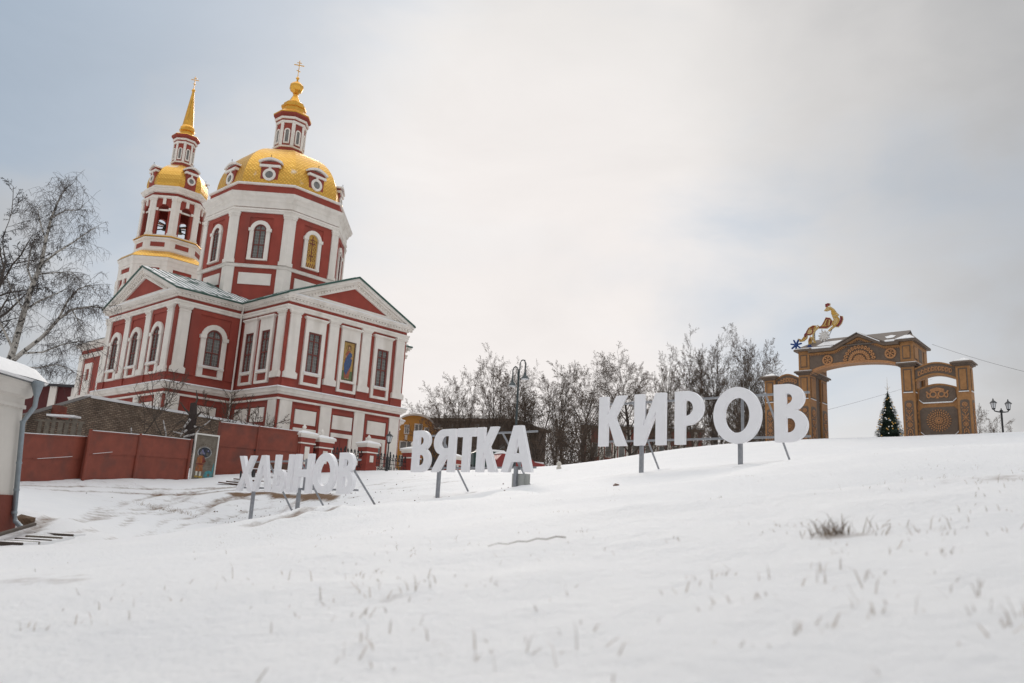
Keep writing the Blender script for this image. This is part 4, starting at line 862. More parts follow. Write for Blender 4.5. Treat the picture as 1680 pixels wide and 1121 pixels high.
m.cur = 4; m.plate(rect(bp_(.12), bp_(.48), .345*H_, .375*H_), .018, .022); m.plate([(bp_(.40), .38*H_), (bp_(.40), .50*H_), (bp_(.46), .52*H_), (bp_(.57), .42*H_)], .019, .023)
m.cur = 5; m.plate(rect(bp_(.17), bp_(.25), .10*H_, .20*H_), 0, .012); m.plate(rect(bp_(.34), bp_(.42), .10*H_, .20*H_), 0, .0121)
m.cur = 6; m.plate(ell(bp_(.21), .085*H_, .09*W_, .025*H_), 0, .013); m.plate(ell(bp_(.40), .08*H_, .1*W_, .025*H_), 0, .0132)
m.cur = 7; m.ring(ell(bp_(.76), .13*H_, .07*W_, .035*H_), ell(bp_(.76), .13*H_, .22*W_, .10*H_), 0, .012); m.plate([(bp_(.88), .12*H_), (bp_(.97), .12*H_), (bp_(.97), .42*H_), (bp_(.93), .36*H_)], .0, .0125)
m.cur = 8
for i in range(9): a = math.radians(150-i*15); m.plate(ell(bp_(.46)+.40*W_*math.cos(a), .63*H_+.165*H_*math.sin(a), .025*W_, .010*H_, 6), 0, .008)
for i in range(5): m.plate(rect(bp_(.62+.02*i), bp_(.82), .30*H_+i*.035*H_, .306*H_+i*.035*H_), 0, .006)
m.build('painting', PC, board)

# ------------------------------------------------------------------ white house at the left edge
M_wash = mat('limewash', (.60, .565, .52), .9, var=.06, scale=1.2, bump=.1); M_plinth = mat('plinth_red', (.17, .038, .022), .8, var=.2, scale=1.5, bump=.15)
M_pipe = mat('zinc_pipe', (.26, .30, .33), .45, .4, var=.15, scale=5)
H0 = AP(19, 868, 20); hx, hy = H0[0], H0[1]; hz = H0[2]; HT = at(53, 655, 20)[2]
house = thing('white_house', 'low whitewashed house with red plinth and snow covered roof at the left edge', 'house', (hx, hy, hz)); HO = house.location; house.rotation_euler = (0, -.095, 0)       # the old house leans
m = MB(HO); m.box(hx-7, hx, hy-10, hy, hz+.78, HT+.4); m.build('wall', M_wash, house)
m = MB(HO); m.box(hx-7.05, hx+.05, hy-10.05, hy+.05, hz-.8, hz+.80); m.build('plinth', M_plinth, house)
hp = [(hx-7, hy-10), (hx, hy-10), (hx, hy), (hx-7, hy)]
m = MB(HO); sweep(m, hp, [(0, HT-.26), (.05, HT-.25), (.05, HT-.16), (.02, HT-.15), (.02, HT), (.12, HT+.05), (.17, HT+.2), (.26, HT+.3), (.28, HT+.36), (0, HT+.38)]); m.build('cornice', M_wash, house)
m = MB(HO); e = .34; rx_ = hx-3.5; zr = HT+.40; zp = zr+1.75
m.add([(hx+e, hy+e, zr), (hx+e, hy-10-e, zr), (hx-7-e, hy-10-e, zr), (hx-7-e, hy+e, zr), (rx_, hy-1.9, zp), (rx_, hy-8, zp), (hx+e, hy+e, zr-.04), (hx+e, hy-10-e, zr-.04), (hx-7-e, hy-10-e, zr-.04), (hx-7-e, hy+e, zr-.04)],
      [(0, 1, 5, 4), (1, 2, 5), (2, 3, 4, 5), (3, 0, 4), (0, 6, 7, 1), (1, 7, 8, 2), (2, 8, 9, 3), (3, 9, 6, 0), (6, 9, 8, 7)]); rf = m.build('roof', mat('roof_grey_sheet', (.12, .125, .13), .5), house)
m = MB(HO); n1_, n2_ = 14, 18; vs = []; fs = []        # snow blanket, sagging over the eave
def roofz(x, y):
    a = min(hx+e-x, x-(hx-7-e))/(3.5+e)*1.75; b = min((hy+e-y)/2.4*1.75, (y-(hy-10-e))/2.5*1.75); return zr+max(min(a, b), 0)
for i in range(41):
    for j in range(61):
        x = hx-7-e+(7+2*e)*i/40; y = hy-10-e+(10+2*e)*j/60; edge = min(hx+e-x, x-hx+7+e, hy+e-y, y-hy+10+e); th = .26*min(1, (max(edge, 0)/.22))**.5+.02
        vs.append((x+(.06 if i == 40 else 0), y, roofz(x, y)+th+.03*math.sin(x*2.1+y*1.3)))
fs = [(i*61+j, (i+1)*61+j, (i+1)*61+j+1, i*61+j+1) for i in range(40) for j in range(60)]
m.add(vs, fs); m.add([(hx+e+.06, hy+e, zr+.03), (hx+e+.06, hy-10-e, zr+.03), (hx+e, hy-10-e, zr-.02), (hx+e, hy+e, zr-.02)], [(0, 1, 2, 3)]); inst('snow_blanket', m.mesh('snow_blanket', M_snow, 60), rf, (0, 0, 0))
m = MB(HO); wy = hy-1.05; m.box(hx-.02, hx+.05, wy-1.1, wy, hz+1.55, hz+2.75); m.box(hx+.05, hx+.075, wy-.6, wy-.55, hz+1.55, hz+2.75); m.box(hx-.01, hx+.07, wy-1.15, wy+.05, hz+1.48, hz+1.545); m.build('window_shutter', mat('oxblood_shutter', (.10, .02, .015), .6), house)
m = MB(HO); px_, py_ = hx+.12, hy-.15
m.lathe([(.06, HT+.02), (.08, HT+.1), (.13, HT+.3), (.15, HT+.33), (.15, HT+.40), (.12, HT+.40)], hx+.40, py_, 10); m.tube([(hx+.40, py_, HT+.05), (hx+.38, py_, HT-.22), (px_, py_, HT-.60), (px_, py_, hz+.35), (px_+.04, py_, hz+.18), (px_+.22, py_-.02, hz+.02)], .058, 10)
for z in (HT-.62, hz+1.55, hz+.9, hz+.36): m.tube([(px_, py_, z), (px_, py_, z+.05)], .068, 10)
m.build('downpipe', M_pipe, house, smooth=50)
stp = thing('wooden_steps', 'row of snow covered dark wooden steps beside the white house', 'steps', tuple(at(70, 858, 19)))
for i, (a, b) in enumerate([((63, 847), (125, 849.5)), ((48, 855.5), (106, 858)), ((30, 862), (88, 864)), ((12, 868), (68, 870)), ((-10, 874), (40, 876))]):
    Y = 20.2-i*.62; p, q = AP(*a, Y), AP(*b, Y); zz = [gz1(*p[:2]), gz1(*q[:2])]; m = MB(stp.location)
    m.box(p[0], q[0], Y-.05, Y+.02, min(zz)-.1, min(zz)+.05); st = m.build('step_board', M_ygrey if i % 2 else M_bark, stp)
    m = MB(stp.location); m.box(p[0]-.02, q[0]+.02, Y+.021, Y+.56, min(zz)-.1, min(zz)+.048); inst('snow_tread', m.mesh('snow_tread', M_snow), st, (0, 0, 0))
p, q = AP(63, 845, 20.3), AP(-14, 877, 17.6)
m = MB(stp.location); m.tube([(p[0]-.05, p[1], gz1(*p[:2])+.1), (q[0]-.05, q[1], gz1(*q[:2])+.1)], .05, 5); m.build('side_rail', M_bark, stp)
c_ = AP(40, 843, 20.6)
def lump(name, label, cat, c, r, mt, seed=0, group=None, sz=.6):
    bm = bmesh.new(); bmesh.ops.create_icosphere(bm, subdivisions=2, radius=1); rr = random.Random(seed)
    for v in bm.verts: v.co = v.co*(1+rr.uniform(-.25, .25)); v.co = Vector((v.co.x*r, v.co.y*r, v.co.z*r*sz))
    me_ = bpy.data.meshes.new(name); bm.to_mesh(me_); bm.free(); me_.materials.append(mt); o = bpy.data.objects.new(name, me_); COL.objects.link(o); o.location = c
    return tag(o, label, cat, group)
lump('earth_mound', 'dark lump of earth in the snow beside the downpipe of the white house', 'earth lump', (c_[0], c_[1], gz1(c_[0], c_[1])+.03), .26, M_dirt, 3)

# ------------------------------------------------------------------ brick wall behind the fence, distant low building
W0 = AP(143, 653, 47.5); W1 = AP(352, 689, 55.5); WL = AP(40, 682, 42.5); d = (W1-W0)/np.linalg.norm((W1-W0)[:2]); W2_ = W1+d*4.5
bw_ = thing('brick_outbuilding', 'old grey brown brick wall with snow along its sloping top behind the red fence', 'brick wall', (W0[0], W0[1], gz1(W0[0], W0[1])))
def thickwall(m, a, b, za, zb_, ta, tb, th):
    a = np.array(a[:2]); b = np.array(b[:2]); t = (b-a)/np.hypot(*(b-a)); n = np.array([t[1], -t[0]])*th/2
    f = lambda p, s, z: (p[0]+n[0]*s, p[1]+n[1]*s, z)
    m.add([f(a, 1, za), f(b, 1, zb_), f(b, 1, tb), f(a, 1, ta), f(a, -1, za), f(b, -1, zb_), f(b, -1, tb), f(a, -1, ta)], [(0, 1, 2, 3), (5, 4, 7, 6), (0, 4, 5, 1), (1, 5, 6, 2), (2, 6, 7, 3), (3, 7, 4, 0)])
m = MB(bw_.location); thickwall(m, W0, W2_, 0, 1, W0[2], W2_[2], .5); o = m.build('wall', M_brick, bw_); uv_box(o)
m = MB(bw_.location); thickwall(m, W0, W2_, W0[2]+.005, W2_[2]+.005, W0[2]+.17, W2_[2]+.16, .62); m.build('snow_cap', M_snow, bw_)
m = MB(bw_.location); W0b = W0+np.array([.12, -.27, 0]); thickwall(m, WL, W0b, -.5, 0, WL[2], W0b[2]+.02, .5); o = m.build('side_wall', M_brick, bw_); uv_box(o)
m = MB(bw_.location); thickwall(m, WL, W0b, WL[2]+.005, W0b[2]+.025, WL[2]+.045, W0b[2]+.06, .56); m.build('coping', mat('coping_sheet', (.11, .095, .085), .7), bw_)
c0 = AP(98, 675, 44.6); m = MB(bw_.location); m.box(c0[0]-.18, c0[0]+.22, c0[1]-.5, c0[1]+.3, c0[2]-.25, c0[2]+.28); m.box(c0[0]+.1, c0[0]+.4, c0[1]-.45, c0[1]+.3, c0[2]-.42, c0[2]-.1); m.build('wall_patch', M_fred, bw_)
m = MB(bw_.location); c0 = AP(100, 697, 43.0)
for i in range(7): m.box(c0[0]-1.2+i*.36, c0[0]-1.0+i*.36+.05*(i % 2), c0[1]-.05, c0[1]+.0, c0[2]-1.6, c0[2]+.2+.08*(i % 3))
m.box(c0[0]-1.4, c0[0]+1.3, c0[1]-.08, c0[1]-.052, c0[2]+.12, c0[2]+.22); m.build('old_boards', M_ygrey, bw_)
m = MB(bw_.location); m.box(c0[0]-.7, c0[0]+.8, c0[1]-.3, c0[1]+.4, c0[2]+.42, c0[2]+.52); m.build('snow_shelf', M_snow, bw_)
p = AP(112, 660, 80)
low = thing('low_red_building', 'low dark red building with pale columns far behind the brick wall', 'building', (p[0], p[1], gz1(p[0], p[1])))
a, b = AP(60, 633, 80), AP(150, 644, 80); m = MB(low.location); m.box(a[0]-3, b[0]+2, 80, 86, 1, a[2]); m.build('wall', mat('dark_maroon', (.095, .022, .022), .85, var=.15), low)
m = MB(low.location); m.box(a[0]-3.4, b[0]+2.4, 79.6, 86.4, a[2], a[2]+.25); m.build('roof', mat('dark_sheet', (.04, .04, .045), .6), low)
for px in (89, 125): q = AP(px, 640, 80); m = MB(low.location); m.box(q[0]-.35, q[0]+.35, 79.8, 80.05, 1, a[2]); m.build('pilaster', M_white, low)

# ------------------------------------------------------------------ gate posts and wrought iron fence before the church
GP = [AP(499, 778, 52), AP(529.5, 778, 53.2), AP(607, 776, 56.2), AP(680, 774, 59.6), AP(749, 772, 62.5)]
GT = [4.86, 4.72, 4.80, 4.82, 4.72]; GW = [.5, .5, .44, .44, .44]; dGF = (GP[3]-GP[0])[:2]; dGF /= np.hypot(*dGF); frG = Fr(GP[0][:2], (dGF[1], -dGF[0]))
GL = ['red brick gate post with snow cap and white finial against the tall metal gate', 'broad red gate post with snow cap, second from the tall metal gate', 'red fence post before the church facade, at the right end of the lowest sign',
      'red fence post at the left end of the middle sign, before the yellow building', 'red and white fence post seen through the gaps of the middle letter sign']
for P_, T_, w_, lb in zip(GP, GT, GW, GL):
    zg = gz1(P_[0], P_[1])-.2; g = thing('gate_post', lb, 'gate post', (P_[0], P_[1], zg), 'red gate posts of the church fence'); f = Fr(P_[:2], frG.n); GO = g.location; w2 = w_
    m = MB(GO); m.T = f.M(); m.wb(-w2, w2, zg, T_-.28, -2*w2, 0); m.wb(-w2-.06, w2+.06, zg, zg+.5, -2*w2-.06, .06); m.wb(-w2-.06, w2+.06, T_-.6, T_-.28, -2*w2-.06, .06); m.build('shaft', M_red, g)
    m = MB(GO); m.T = f.M(); m.wb(-w2-.09, w2+.09, T_-.68, T_-.6, -2*w2-.09, .09); m.wb(-w2-.12, w2+.12, T_-.28, T_-.14, -2*w2-.12, .12); m.wb(-w2-.2, w2+.2, T_-.14, T_-.02, -2*w2-.2, .2); m.build('cap', M_white, g)
    m = MB(GO); m.T = f.M(); m.plate(rect(-w2*.35, w2*.35, zg+.75, T_-.85), 0, .05); m.build('panel', M_white, g)
    m = MB(GO); c = f.P(0, -w2, 0); k = w2+.2
    m.T = f.M(); m.add([(-k, w2-k, T_-.015), (k, w2-k, T_-.015), (k, w2+k, T_-.015), (-k, w2+k, T_-.015), (-k*.9, w2-k*.9, T_+.07), (k*.9, w2-k*.9, T_+.07), (k*.9, w2+k*.9, T_+.07), (-k*.9, w2+k*.9, T_+.07), (-.1, w2-.1, T_+.22), (.1, w2-.1, T_+.22), (.1, w2+.1, T_+.22), (-.1, w2+.1, T_+.22)],
        [(0, 1, 5, 4), (1, 2, 6, 5), (2, 3, 7, 6), (3, 0, 4, 7), (4, 5, 9, 8), (5, 6, 10, 9), (6, 7, 11, 10), (7, 4, 8, 11), (8, 9, 10, 11), (3, 2, 1, 0)]); m.T = None; m.build('snow_cap', M_snow, g)
    m = MB(GO); m.lathe([(.07, T_+.18), (.1, T_+.24), (.06, T_+.28), (.13, T_+.38), (.14, T_+.46), (.06, T_+.56), (.02, T_+.62)], c.x, c.y, 10); m.build('finial', M_white, g, smooth=50)
ironf = thing('iron_fence', 'black wrought iron fence with scrolled top between the red posts before the church', 'fence', (GP[2][0], GP[2][1], gz1(GP[2][0], GP[2][1])-.2)); IO = ironf.location
for (a, b), (ta, tb) in (((GP[0], GP[1]), (1, 1)), ((GP[1], GP[2]), (1, 1)), ((GP[2], GP[3]), (1, 1)), ((GP[3], GP[4]), (1, 1)), ((GP[4], GP[4]+(GP[4]-GP[3])*1.6), (1, 1))):
    a2, b2 = np.array(a[:2]), np.array(b[:2]); dv = b2-a2; ln = np.hypot(*dv); dv /= ln; f = Fr(a2, (dv[1], -dv[0])); zb_ = 3.0; zt = 4.05
    m = MB(IO); m.T = f.M()
    for z in (zb_+.12, zb_+.55, zt-.22): m.wb(.5, ln-.5, z-.02, z+.02, -.45, -.41)
    m.T = None; m.build('rail', M_dark, ironf)
    m = MB(IO); m.T = f.M(); s = .62; i = 0
    while s < ln-.5: m.wb(s-.014, s+.014, zb_-.3, zt+(.12 if i % 2 else 0), -.44, -.415); s += .15; i += 1
    m.T = None; o = m.build('bars', M_dark, ironf, kind='stuff')
    m = MB(IO); m.T = f.M(); s = .7
    while s < ln-.5:
        m.ring(ell(s, zt-.08, .07, .08, 8), ell(s, zt-.08, .10, .115, 8), -.45, -.40); m.ring(ell(s+.15, zb_+.25, .06, .07, 8), ell(s+.15, zb_+.25, .085, .1, 8), -.45, -.40); m.plate([(s-.05, zt+.05), (s+.05, zt+.05), (s+.07, zt+.14), (s, zt+.26), (s-.07, zt+.14)], -.445, -.41); s += .3
    m.T = None; m.build('scrolls', M_dark, ironf, kind='stuff')
    k = max(int(ln/1.6), 1)
    for j in range(1, k):
        m = MB(IO); q = f.P(ln*j/k, -.43, 0); m.tube([(q.x, q.y, zb_-.3), (q.x, q.y, zt+.25)], .045, 6); m.lathe([(.02, zt+.22), (.07, zt+.3), (.02, zt+.4)], q.x, q.y, 6); m.build('post', M_dark, ironf)

# ------------------------------------------------------------------ far buildings
M_ochre = mat('ochre_plaster', (.47, .225, .05), .85, var=.12, scale=.7); M_cream = mat('cream_trim', (.6, .56, .5), .85)
p = AP(682, 730, 92)
yb = thing('yellow_building', 'ochre yellow building with a curved gable and white trim behind the church', 'building', (p[0], p[1], 3.0)); YO = yb.location
frY = Fr(p[:2], (.25, -1)); pw = 92/1307
def yz(y): return AP(682, y, 92)[2]
w_ = 30*pw; x0, x1 = -4.5, 1.9; zt = yz(698)
m = MB(YO); m.T = frY.M(); m.plate([(x0, 2), (x1+.9, 2), (x1+.9, yz(700))]+[(-.2+2.15*math.cos(math.radians(a)), yz(699)+1.35*math.sin(math.radians(a))) for a in range(0, 181, 15)]+[(x0, yz(690))], -8, 0); m.build('wall', M_ochre, yb)
m = MB(YO); m.T = frY.M(); arc_ = [(-.2+2.2*math.cos(math.radians(a)), yz(699)+1.42*math.sin(math.radians(a))) for a in range(0, 181, 12)]
m.plate(arc_+[(x, z-.22) for x, z in reversed(arc_)], -.2, .25); m.wb(1.95, x1+1.05, yz(700)-.1, yz(700)+.1, -.2, .25); m.wb(x0, -2.35, yz(690)-.1, yz(690)+.12, -.2, .26); m.build('cornice', M_cream, yb)
m = MB(YO); m.T = frY.M(); m.plate([(x0, yz(690)+.13), (-2.2, yz(690)+.13), (-2.4, yz(680)), (-3.0, yz(674)), (-3.6, yz(680)), (x0, yz(684))], -5, -.5); m.build('roof', mat('grey_zinc', (.20, .21, .22), .5), yb)
def ywin(s0, s1, y0, y1):
    m = MB(YO); m.T = frY.M(); z0, z1 = yz(y1), yz(y0); m.ring(rect(s0, s1, z0, z1), rect(s0-.12, s1+.12, z0-.12, z1+.12), 0, .1); m.wb((s0+s1)/2-.05, (s0+s1)/2+.05, z0, z1, 0, .08); o = m.build('window', M_cream, yb)
    m = MB(YO); m.T = frY.M(); m.plate(rect(s0, s1, z0, z1), 0, .03); inst('pane', m.mesh('pane', M_glass), o, (0, 0, 0))
ywin(-.2, .5, 697, 711); ywin(-1.35, -1.0, 700, 712); ywin(.95, 1.3, 702, 714); ywin(-1.75, -.35, 727, 737); ywin(-1.6, -.3, 750, 766); ywin(.4, 1.3, 730, 742)
m = MB(YO); m.T = frY.M(); m.wb(-2.9, -2.0, yz(709), yz(692), 0, .15); m.wb(-1.35, -1.05, yz(723), yz(715), 0, .1); m.build('panel', M_cream, yb)
M_brn = mat('weathered_brown_wall', (.115, .088, .072), .9, var=.25, scale=.5); M_roofdk = mat('dark_snowy_roof', (.13, .12, .115), .8, var=.2, color2=(.6, .6, .6), c2=(.5, .62))
c = AP(838, 690, 118); bb = thing('brown_building', 'dark brown two storey building with low hipped roof behind the bare trees', 'building', (c[0], c[1], 3.0)); BO = bb.location
ez = AP(838, 692, 118)[2]; nb1 = np.array([-.35, -.94]); nb2 = np.array([.94, -.35]); L1_, L2_ = 15, 8.5
pa = c[:2]-np.array([.94, -.35])*L1_; pb = c[:2]; pc_ = c[:2]-nb1*L2_*1.6+np.array([1.2, 0]); pd_ = pa-nb1*L2_*1.6
m = MB(BO); prism2(m, [pa, pb, pc_, pd_], 1, ez); m.build('wall', M_brn, bb)
m = MB(BO); prism2(m, [pa+nb1*.6-nb2*.6, pb+nb1*.6+nb2*.6, pc_-nb1*.6+nb2*.6, pd_-nb1*.6-nb2*.6], ez, ez+.35); m.build('cornice', mat('brown_cornice', (.16, .125, .10), .9), bb)
m = MB(BO); q = [pa+nb1*.8-nb2*.8, pb+nb1*.8+nb2*.8, pc_-nb1*.8+nb2*.8, pd_-nb1*.8-nb2*.8]; mid1 = (q[0]+q[3])/2+nb2*5; mid2 = (q[1]+q[2])/2-nb2*5
m.add([(*x, ez+.36) for x in q]+[(*mid1, ez+1.9), (*mid2, ez+1.9)], [(0, 1, 5, 4), (1, 2, 5), (2, 3, 4, 5), (3, 0, 4), (0, 3, 2, 1)]); m.build('roof', M_roofdk, bb)
fb1 = Fr((pa+pb)/2, nb1); fb2 = Fr((pb+pc_)/2, nb2)
for f_, ln in ((fb1, L1_), (fb2, L2_*1.6)):
    n = int(ln/1.9)
    for r_ in range(2):
        for i in range(n):
            s = -ln/2+ln*(i+.5)/n; z = ez-1.9-r_*2.9; m = MB(BO); m.T = f_.M(); m.ring(rect(s-.42, s+.42, z, z+1.45), rect(s-.58, s+.58, z-.15, z+1.6), 0, .1); o = m.build('window', M_cream if f_ is fb2 else M_brn, bb)
            m = MB(BO); m.T = f_.M(); m.plate(rect(s-.42, s+.42, z, z+1.45), 0, .03); m.wb(s-.03, s+.03, z, z+1.45, .03, .06); inst('pane', m.mesh('pane', M_glass), o, (0, 0, 0))
for i in range(1):
    q_ = c[:2]-nb1*7-np.array([.94, -.35])*(6+4*i); m = MB(BO); m.box(q_[0]-.5, q_[0]+.5, q_[1]-.4, q_[1]+.4, ez+.6, ez+1.9); m.build('chimney', M_brn, bb)
M_pink = mat('faded_red_wall', (.26, .068, .052), .9, var=.25, scale=.5)
c = AP(1055, 740, 125); rb = thing('red_building', 'long faded red building with pale pillars low behind the trees below the highest sign', 'building', (c[0], c[1], 4.0)); RO_ = rb.location
rz0 = AP(1055, 706, 125)[2]; a, b = AP(955, 740, 125), AP(1150, 740, 125); frR = Fr(((a+b)/2)[:2], (-.12, -1)); ln = np.hypot(*(b-a)[:2])
m = MB(RO_); m.T = frR.M(); m.wb(-ln/2, ln/2, 2, rz0, -9, 0); m.build('wall', M_pink, rb)
m = MB(RO_); m.T = frR.M(); m.wb(-ln/2-.4, ln/2+.4, rz0, rz0+.4, -9.4, .4); m.build('cornice', M_brn, rb); m = MB(RO_); m.T = frR.M(); m.wb(-ln/2-.4, ln/2+.4, rz0+.41, rz0+.7, -9.4, .2); m.build('snow_cap', M_snow, rb)
n = 9
for i in range(n):
    s = -ln/2+ln*(i+.5)/n; m = MB(RO_); m.T = frR.M(); m.wb(s-.35, s+.35, 2, rz0, 0, .3); m.build('pillar', M_cream, rb)
    if i < n-1:
        s2 = s+ln/n/2; m = MB(RO_); m.T = frR.M(); m.ring(rect(s2-.4, s2+.4, rz0-4.4, rz0-2.4), rect(s2-.52, s2+.52, rz0-4.5, rz0-2.3), 0, .1); o = m.build('window', M_cream, rb)
        m = MB(RO_); m.T = frR.M(); m.plate(rect(s2-.4, s2+.4, rz0-4.4, rz0-2.4), 0, .03); inst('pane', m.mesh('pane', M_glass), o, (0, 0, 0))
# snow covered cars glimpsed under ВЯТКА
def car(label, px, py, Y, colr, van=False, rz=0.):
    q = AP(px, py, Y); zg = gz1(q[0], q[1]); zg = max(zg, q[2]-.9); c_ = thing('parked_car', label, 'car', (q[0], q[1], zg), 'snow covered parked cars', rz); pt = mat('car_paint_%s' % ('van' if van else 'red'), colr, .35)
    pr = [(-2.2, .35), (2.2, .35), (2.25, .95 if not van else 1.2), (1.3, 1.05 if not van else 1.35), (.75, 1.5 if not van else 2.1), (-1.7, 1.52 if not van else 2.15), (-2.25, 1.0 if not van else 1.9)]
    m = MB(); n = len(pr); m.add([(x, -.85*(1 if z < 1.1 else .86), z) for x, z in pr]+[(x, .85*(1 if z < 1.1 else .86), z) for x, z in pr], [list(range(n)), list(range(n, 2*n))]+[(i, (i+1) % n, n+(i+1) % n, n+i) for i in range(n)]); m.build('body', pt, c_)
    m = MB(); h = 1.05 if not van else 1.3; t = 1.42 if not van else 1.95
    for q_ in (-1, 1): m.add([(-1.5, q_*.87, h), (.95, q_*.87, h), (.62, q_*.77, t), (-1.45, q_*.77, t)], [(0, 1, 2, 3)])
    m.add([(1.26, -.7, h), (1.26, .7, h), (.85, .66, t), (.85, -.66, t)], [(0, 1, 2, 3)]); m.build('window', M_glass, c_)
    for x in (-1.4, 1.4):
        for y in (-.85, .85):
            m = MB(); m.T = Matrix.Translation((x, y, .33)) @ Matrix.Rotation(math.pi/2, 4, 'X'); m.lathe([(.2, -.1), (.33, -.09), (.33, .09), (.2, .1)], 0, 0, 14); m.build('wheel', M_dark, c_)
    m = MB(); zt = 1.53 if not van else 2.16; m.add([(-1.75, -.72, zt), (.72, -.72, zt-.02), (.72, .72, zt-.02), (-1.75, .72, zt), (-1.6, -.6, zt+.16), (.55, -.6, zt+.15), (.55, .6, zt+.15), (-1.6, .6, zt+.16)], [(0, 1, 5, 4), (1, 2, 6, 5), (2, 3, 7, 6), (3, 0, 4, 7), (4, 5, 6, 7)]); h2 = 1.0 if not van else 1.28
    m.box(1.35, 2.2, -.75, .75, h2-.02, h2+.12); m.build('snow', M_snow, c_)
car('small red car with snowy roof seen under the last letter of the middle sign', 846, 773, 66, (.24, .03, .025), False, .5)
car('dark green van with snowy roof seen between the last two letters of the middle sign', 812, 766, 70, (.02, .05, .04), True, .35)

# ------------------------------------------------------------------ bare trees
def np_tubes(br, k=3):
    """list of (points, radii) -> one vertex and one face array"""
    Vs, Fs, base = [], [], 0
    ang = np.arange(k)*2*np.pi/k
    for P, R in br:
        P = np.asarray(P, float); R = np.asarray(R, float); n = len(P); d = np.empty_like(P); d[1:-1] = P[2:]-P[:-2]; d[0] = P[1]-P[0]; d[-1] = P[-1]-P[-2]
        d /= np.linalg.norm(d, axis=1)[:, None]+1e-9; ref = np.array([.31, .95, .05]) if abs(d[0, 2]) > .8 else np.array([0., 0, 1]); a = np.cross(d, ref); a /= np.linalg.norm(a, axis=1)[:, None]+1e-9; b = np.cross(d, a)
        v = P[:, None]+R[:, None, None]*(a[:, None]*np.cos(ang)[None, :, None]+b[:, None]*np.sin(ang)[None, :, None]); Vs.append(v.reshape(-1, 3))
        i = np.arange(n-1)[:, None]*k; q = np.arange(k)[None]; f = np.stack([i+q, i+(q+1) % k, i+k+(q+1) % k, i+k+q], -1).reshape(-1, 4)+base; Fs.append(f); base += n*k
    return np.concatenate(Vs), np.concatenate(Fs)
def np_mesh(name, V, F, m):
    me_ = bpy.data.meshes.new(name); me_.vertices.add(len(V)); me_.vertices.foreach_set('co', V.astype(np.float32).ravel()); me_.loops.add(F.size); me_.loops.foreach_set('vertex_index', F.ravel().astype(np.int32))
    me_.polygons.add(len(F)); me_.polygons.foreach_set('loop_start', (np.arange(len(F))*F.shape[1]).astype(np.int32)); me_.update(); me_.validate(); me_.shade_smooth(); me_.materials.append(m); return me_
def grow(seed, H, stems=1, spread=.5, up=.12, droop=0., kids=(9, 8, 6, 4), lens=(.42, .42, .42, .5), r0=.016, first=.22, lean=(0, 0), wig=.14, minr=.008, twigk=1.0):
    R = random.Random(seed); thick, thin = [], []
    def branch(p, d, L_, r, lv, n):
        pts = [p]; rad = [r]; dirs = [d]; st = L_/n
        for i in range(n):
            dr = droop*(lv/3.0)*(i/n); j = Vector((R.gauss(0, wig), R.gauss(0, wig), R.gauss(0, wig*.6)+(up*(.3, 1, .45, .1, 0)[lv])-dr)); d = (d+j).normalized(); p = p+d*st; pts.append(p); dirs.append(d); rad.append(max(r*(1-(i+1)/n)**.8, minr*(1.8, 1.8, 1.5, 1.2, 1)[lv]*(.75 if i == n-1 else 1)))
        (thick if lv <= 1 else thin).append(([tuple(q) for q in pts], rad))
        if lv >= len(kids): return
        nk = kids[lv]
        if lv == 0: nk = int(nk*R.uniform(.9, 1.2))
        for c in range(nk):
            t = first+(1-first)*(c+R.random())/nk if lv == 0 else .18+.82*(c+R.random())/nk
            f = t*n; i = min(int(f), n-1); q = pts[i].lerp(pts[i+1], f-i); dd = dirs[i+1]; a = dd.orthogonal().normalized(); a.rotate(Matrix.Rotation(R.uniform(0, 2*math.pi) if lv != 0 else c*2.4+R.uniform(-.5, .5), 3, dd))
            sp_ = spread*R.uniform(.75, 1.3)*(1, 1.15, 1.3, 1.35)[lv]; nd = (dd*math.cos(sp_)+a*math.sin(sp_)).normalized()
            taper = (1.08-.55*t) if lv == 0 else (1.05-.6*t)
            ln = L_*lens[lv]*taper*R.uniform(.75, 1.2); branch(q, nd, ln, max(rad[i]*R.uniform(.45, .62), minr), lv+1, (6, 5, 4, 3, 2)[min(lv+1, 4)])
    for s in range(stems):
        a = 2*math.pi*s/stems+R.random(); tilt = 0 if stems == 1 else R.uniform(.08, .26); d = Vector((math.cos(a)*tilt+lean[0], math.sin(a)*tilt+lean[1], 1)).normalized()
        branch(Vector((math.cos(a)*.2*(stems > 1), math.sin(a)*.2*(stems > 1), -.3)), d, H*R.uniform(.82, 1.0), H*r0*R.uniform(.8, 1.1)/(1 if stems == 1 else 1.3), 0, 9)
    return thick, thin
TREE = {}
def tree_kind(name, mb_, mt_, **k):
    th, tn = grow(**k); V1, F1 = np_tubes(th, 5); V2, F2 = np_tubes(tn, 3); zmax = max(V1[:, 2].max(), V2[:, 2].max())
    TREE[name] = (np_mesh('trunk', V1, F1, mb_), np_mesh('crown', V2, F2, mt_), zmax)
tree_kind('tall', M_bark, M_twig, seed=3, H=12, stems=3, spread=.52, up=.05, kids=(12, 9, 7, 6), lens=(.46, .46, .46, .55), minr=.005, r0=.013, wig=.10, first=.25)
tree_kind('round', M_bark, M_twig, seed=11, H=10, stems=1, spread=.70, up=.045, kids=(20, 10, 8, 6), lens=(.56, .45, .46, .55), first=.30, r0=.016, minr=.005, wig=.10)
tree_kind('slim', M_bark, M_twig, seed=21, H=11, stems=2, spread=.50, up=.05, kids=(14, 9, 7, 6), lens=(.44, .46, .46, .55), first=.28, minr=.005, r0=.013, wig=.10)
tree_kind('wide', M_bark, M_twig, seed=31, H=9, stems=4, spread=.58, up=.04, kids=(10, 9, 7, 6), lens=(.50, .46, .46, .55), first=.2, minr=.005, r0=.013, wig=.09)
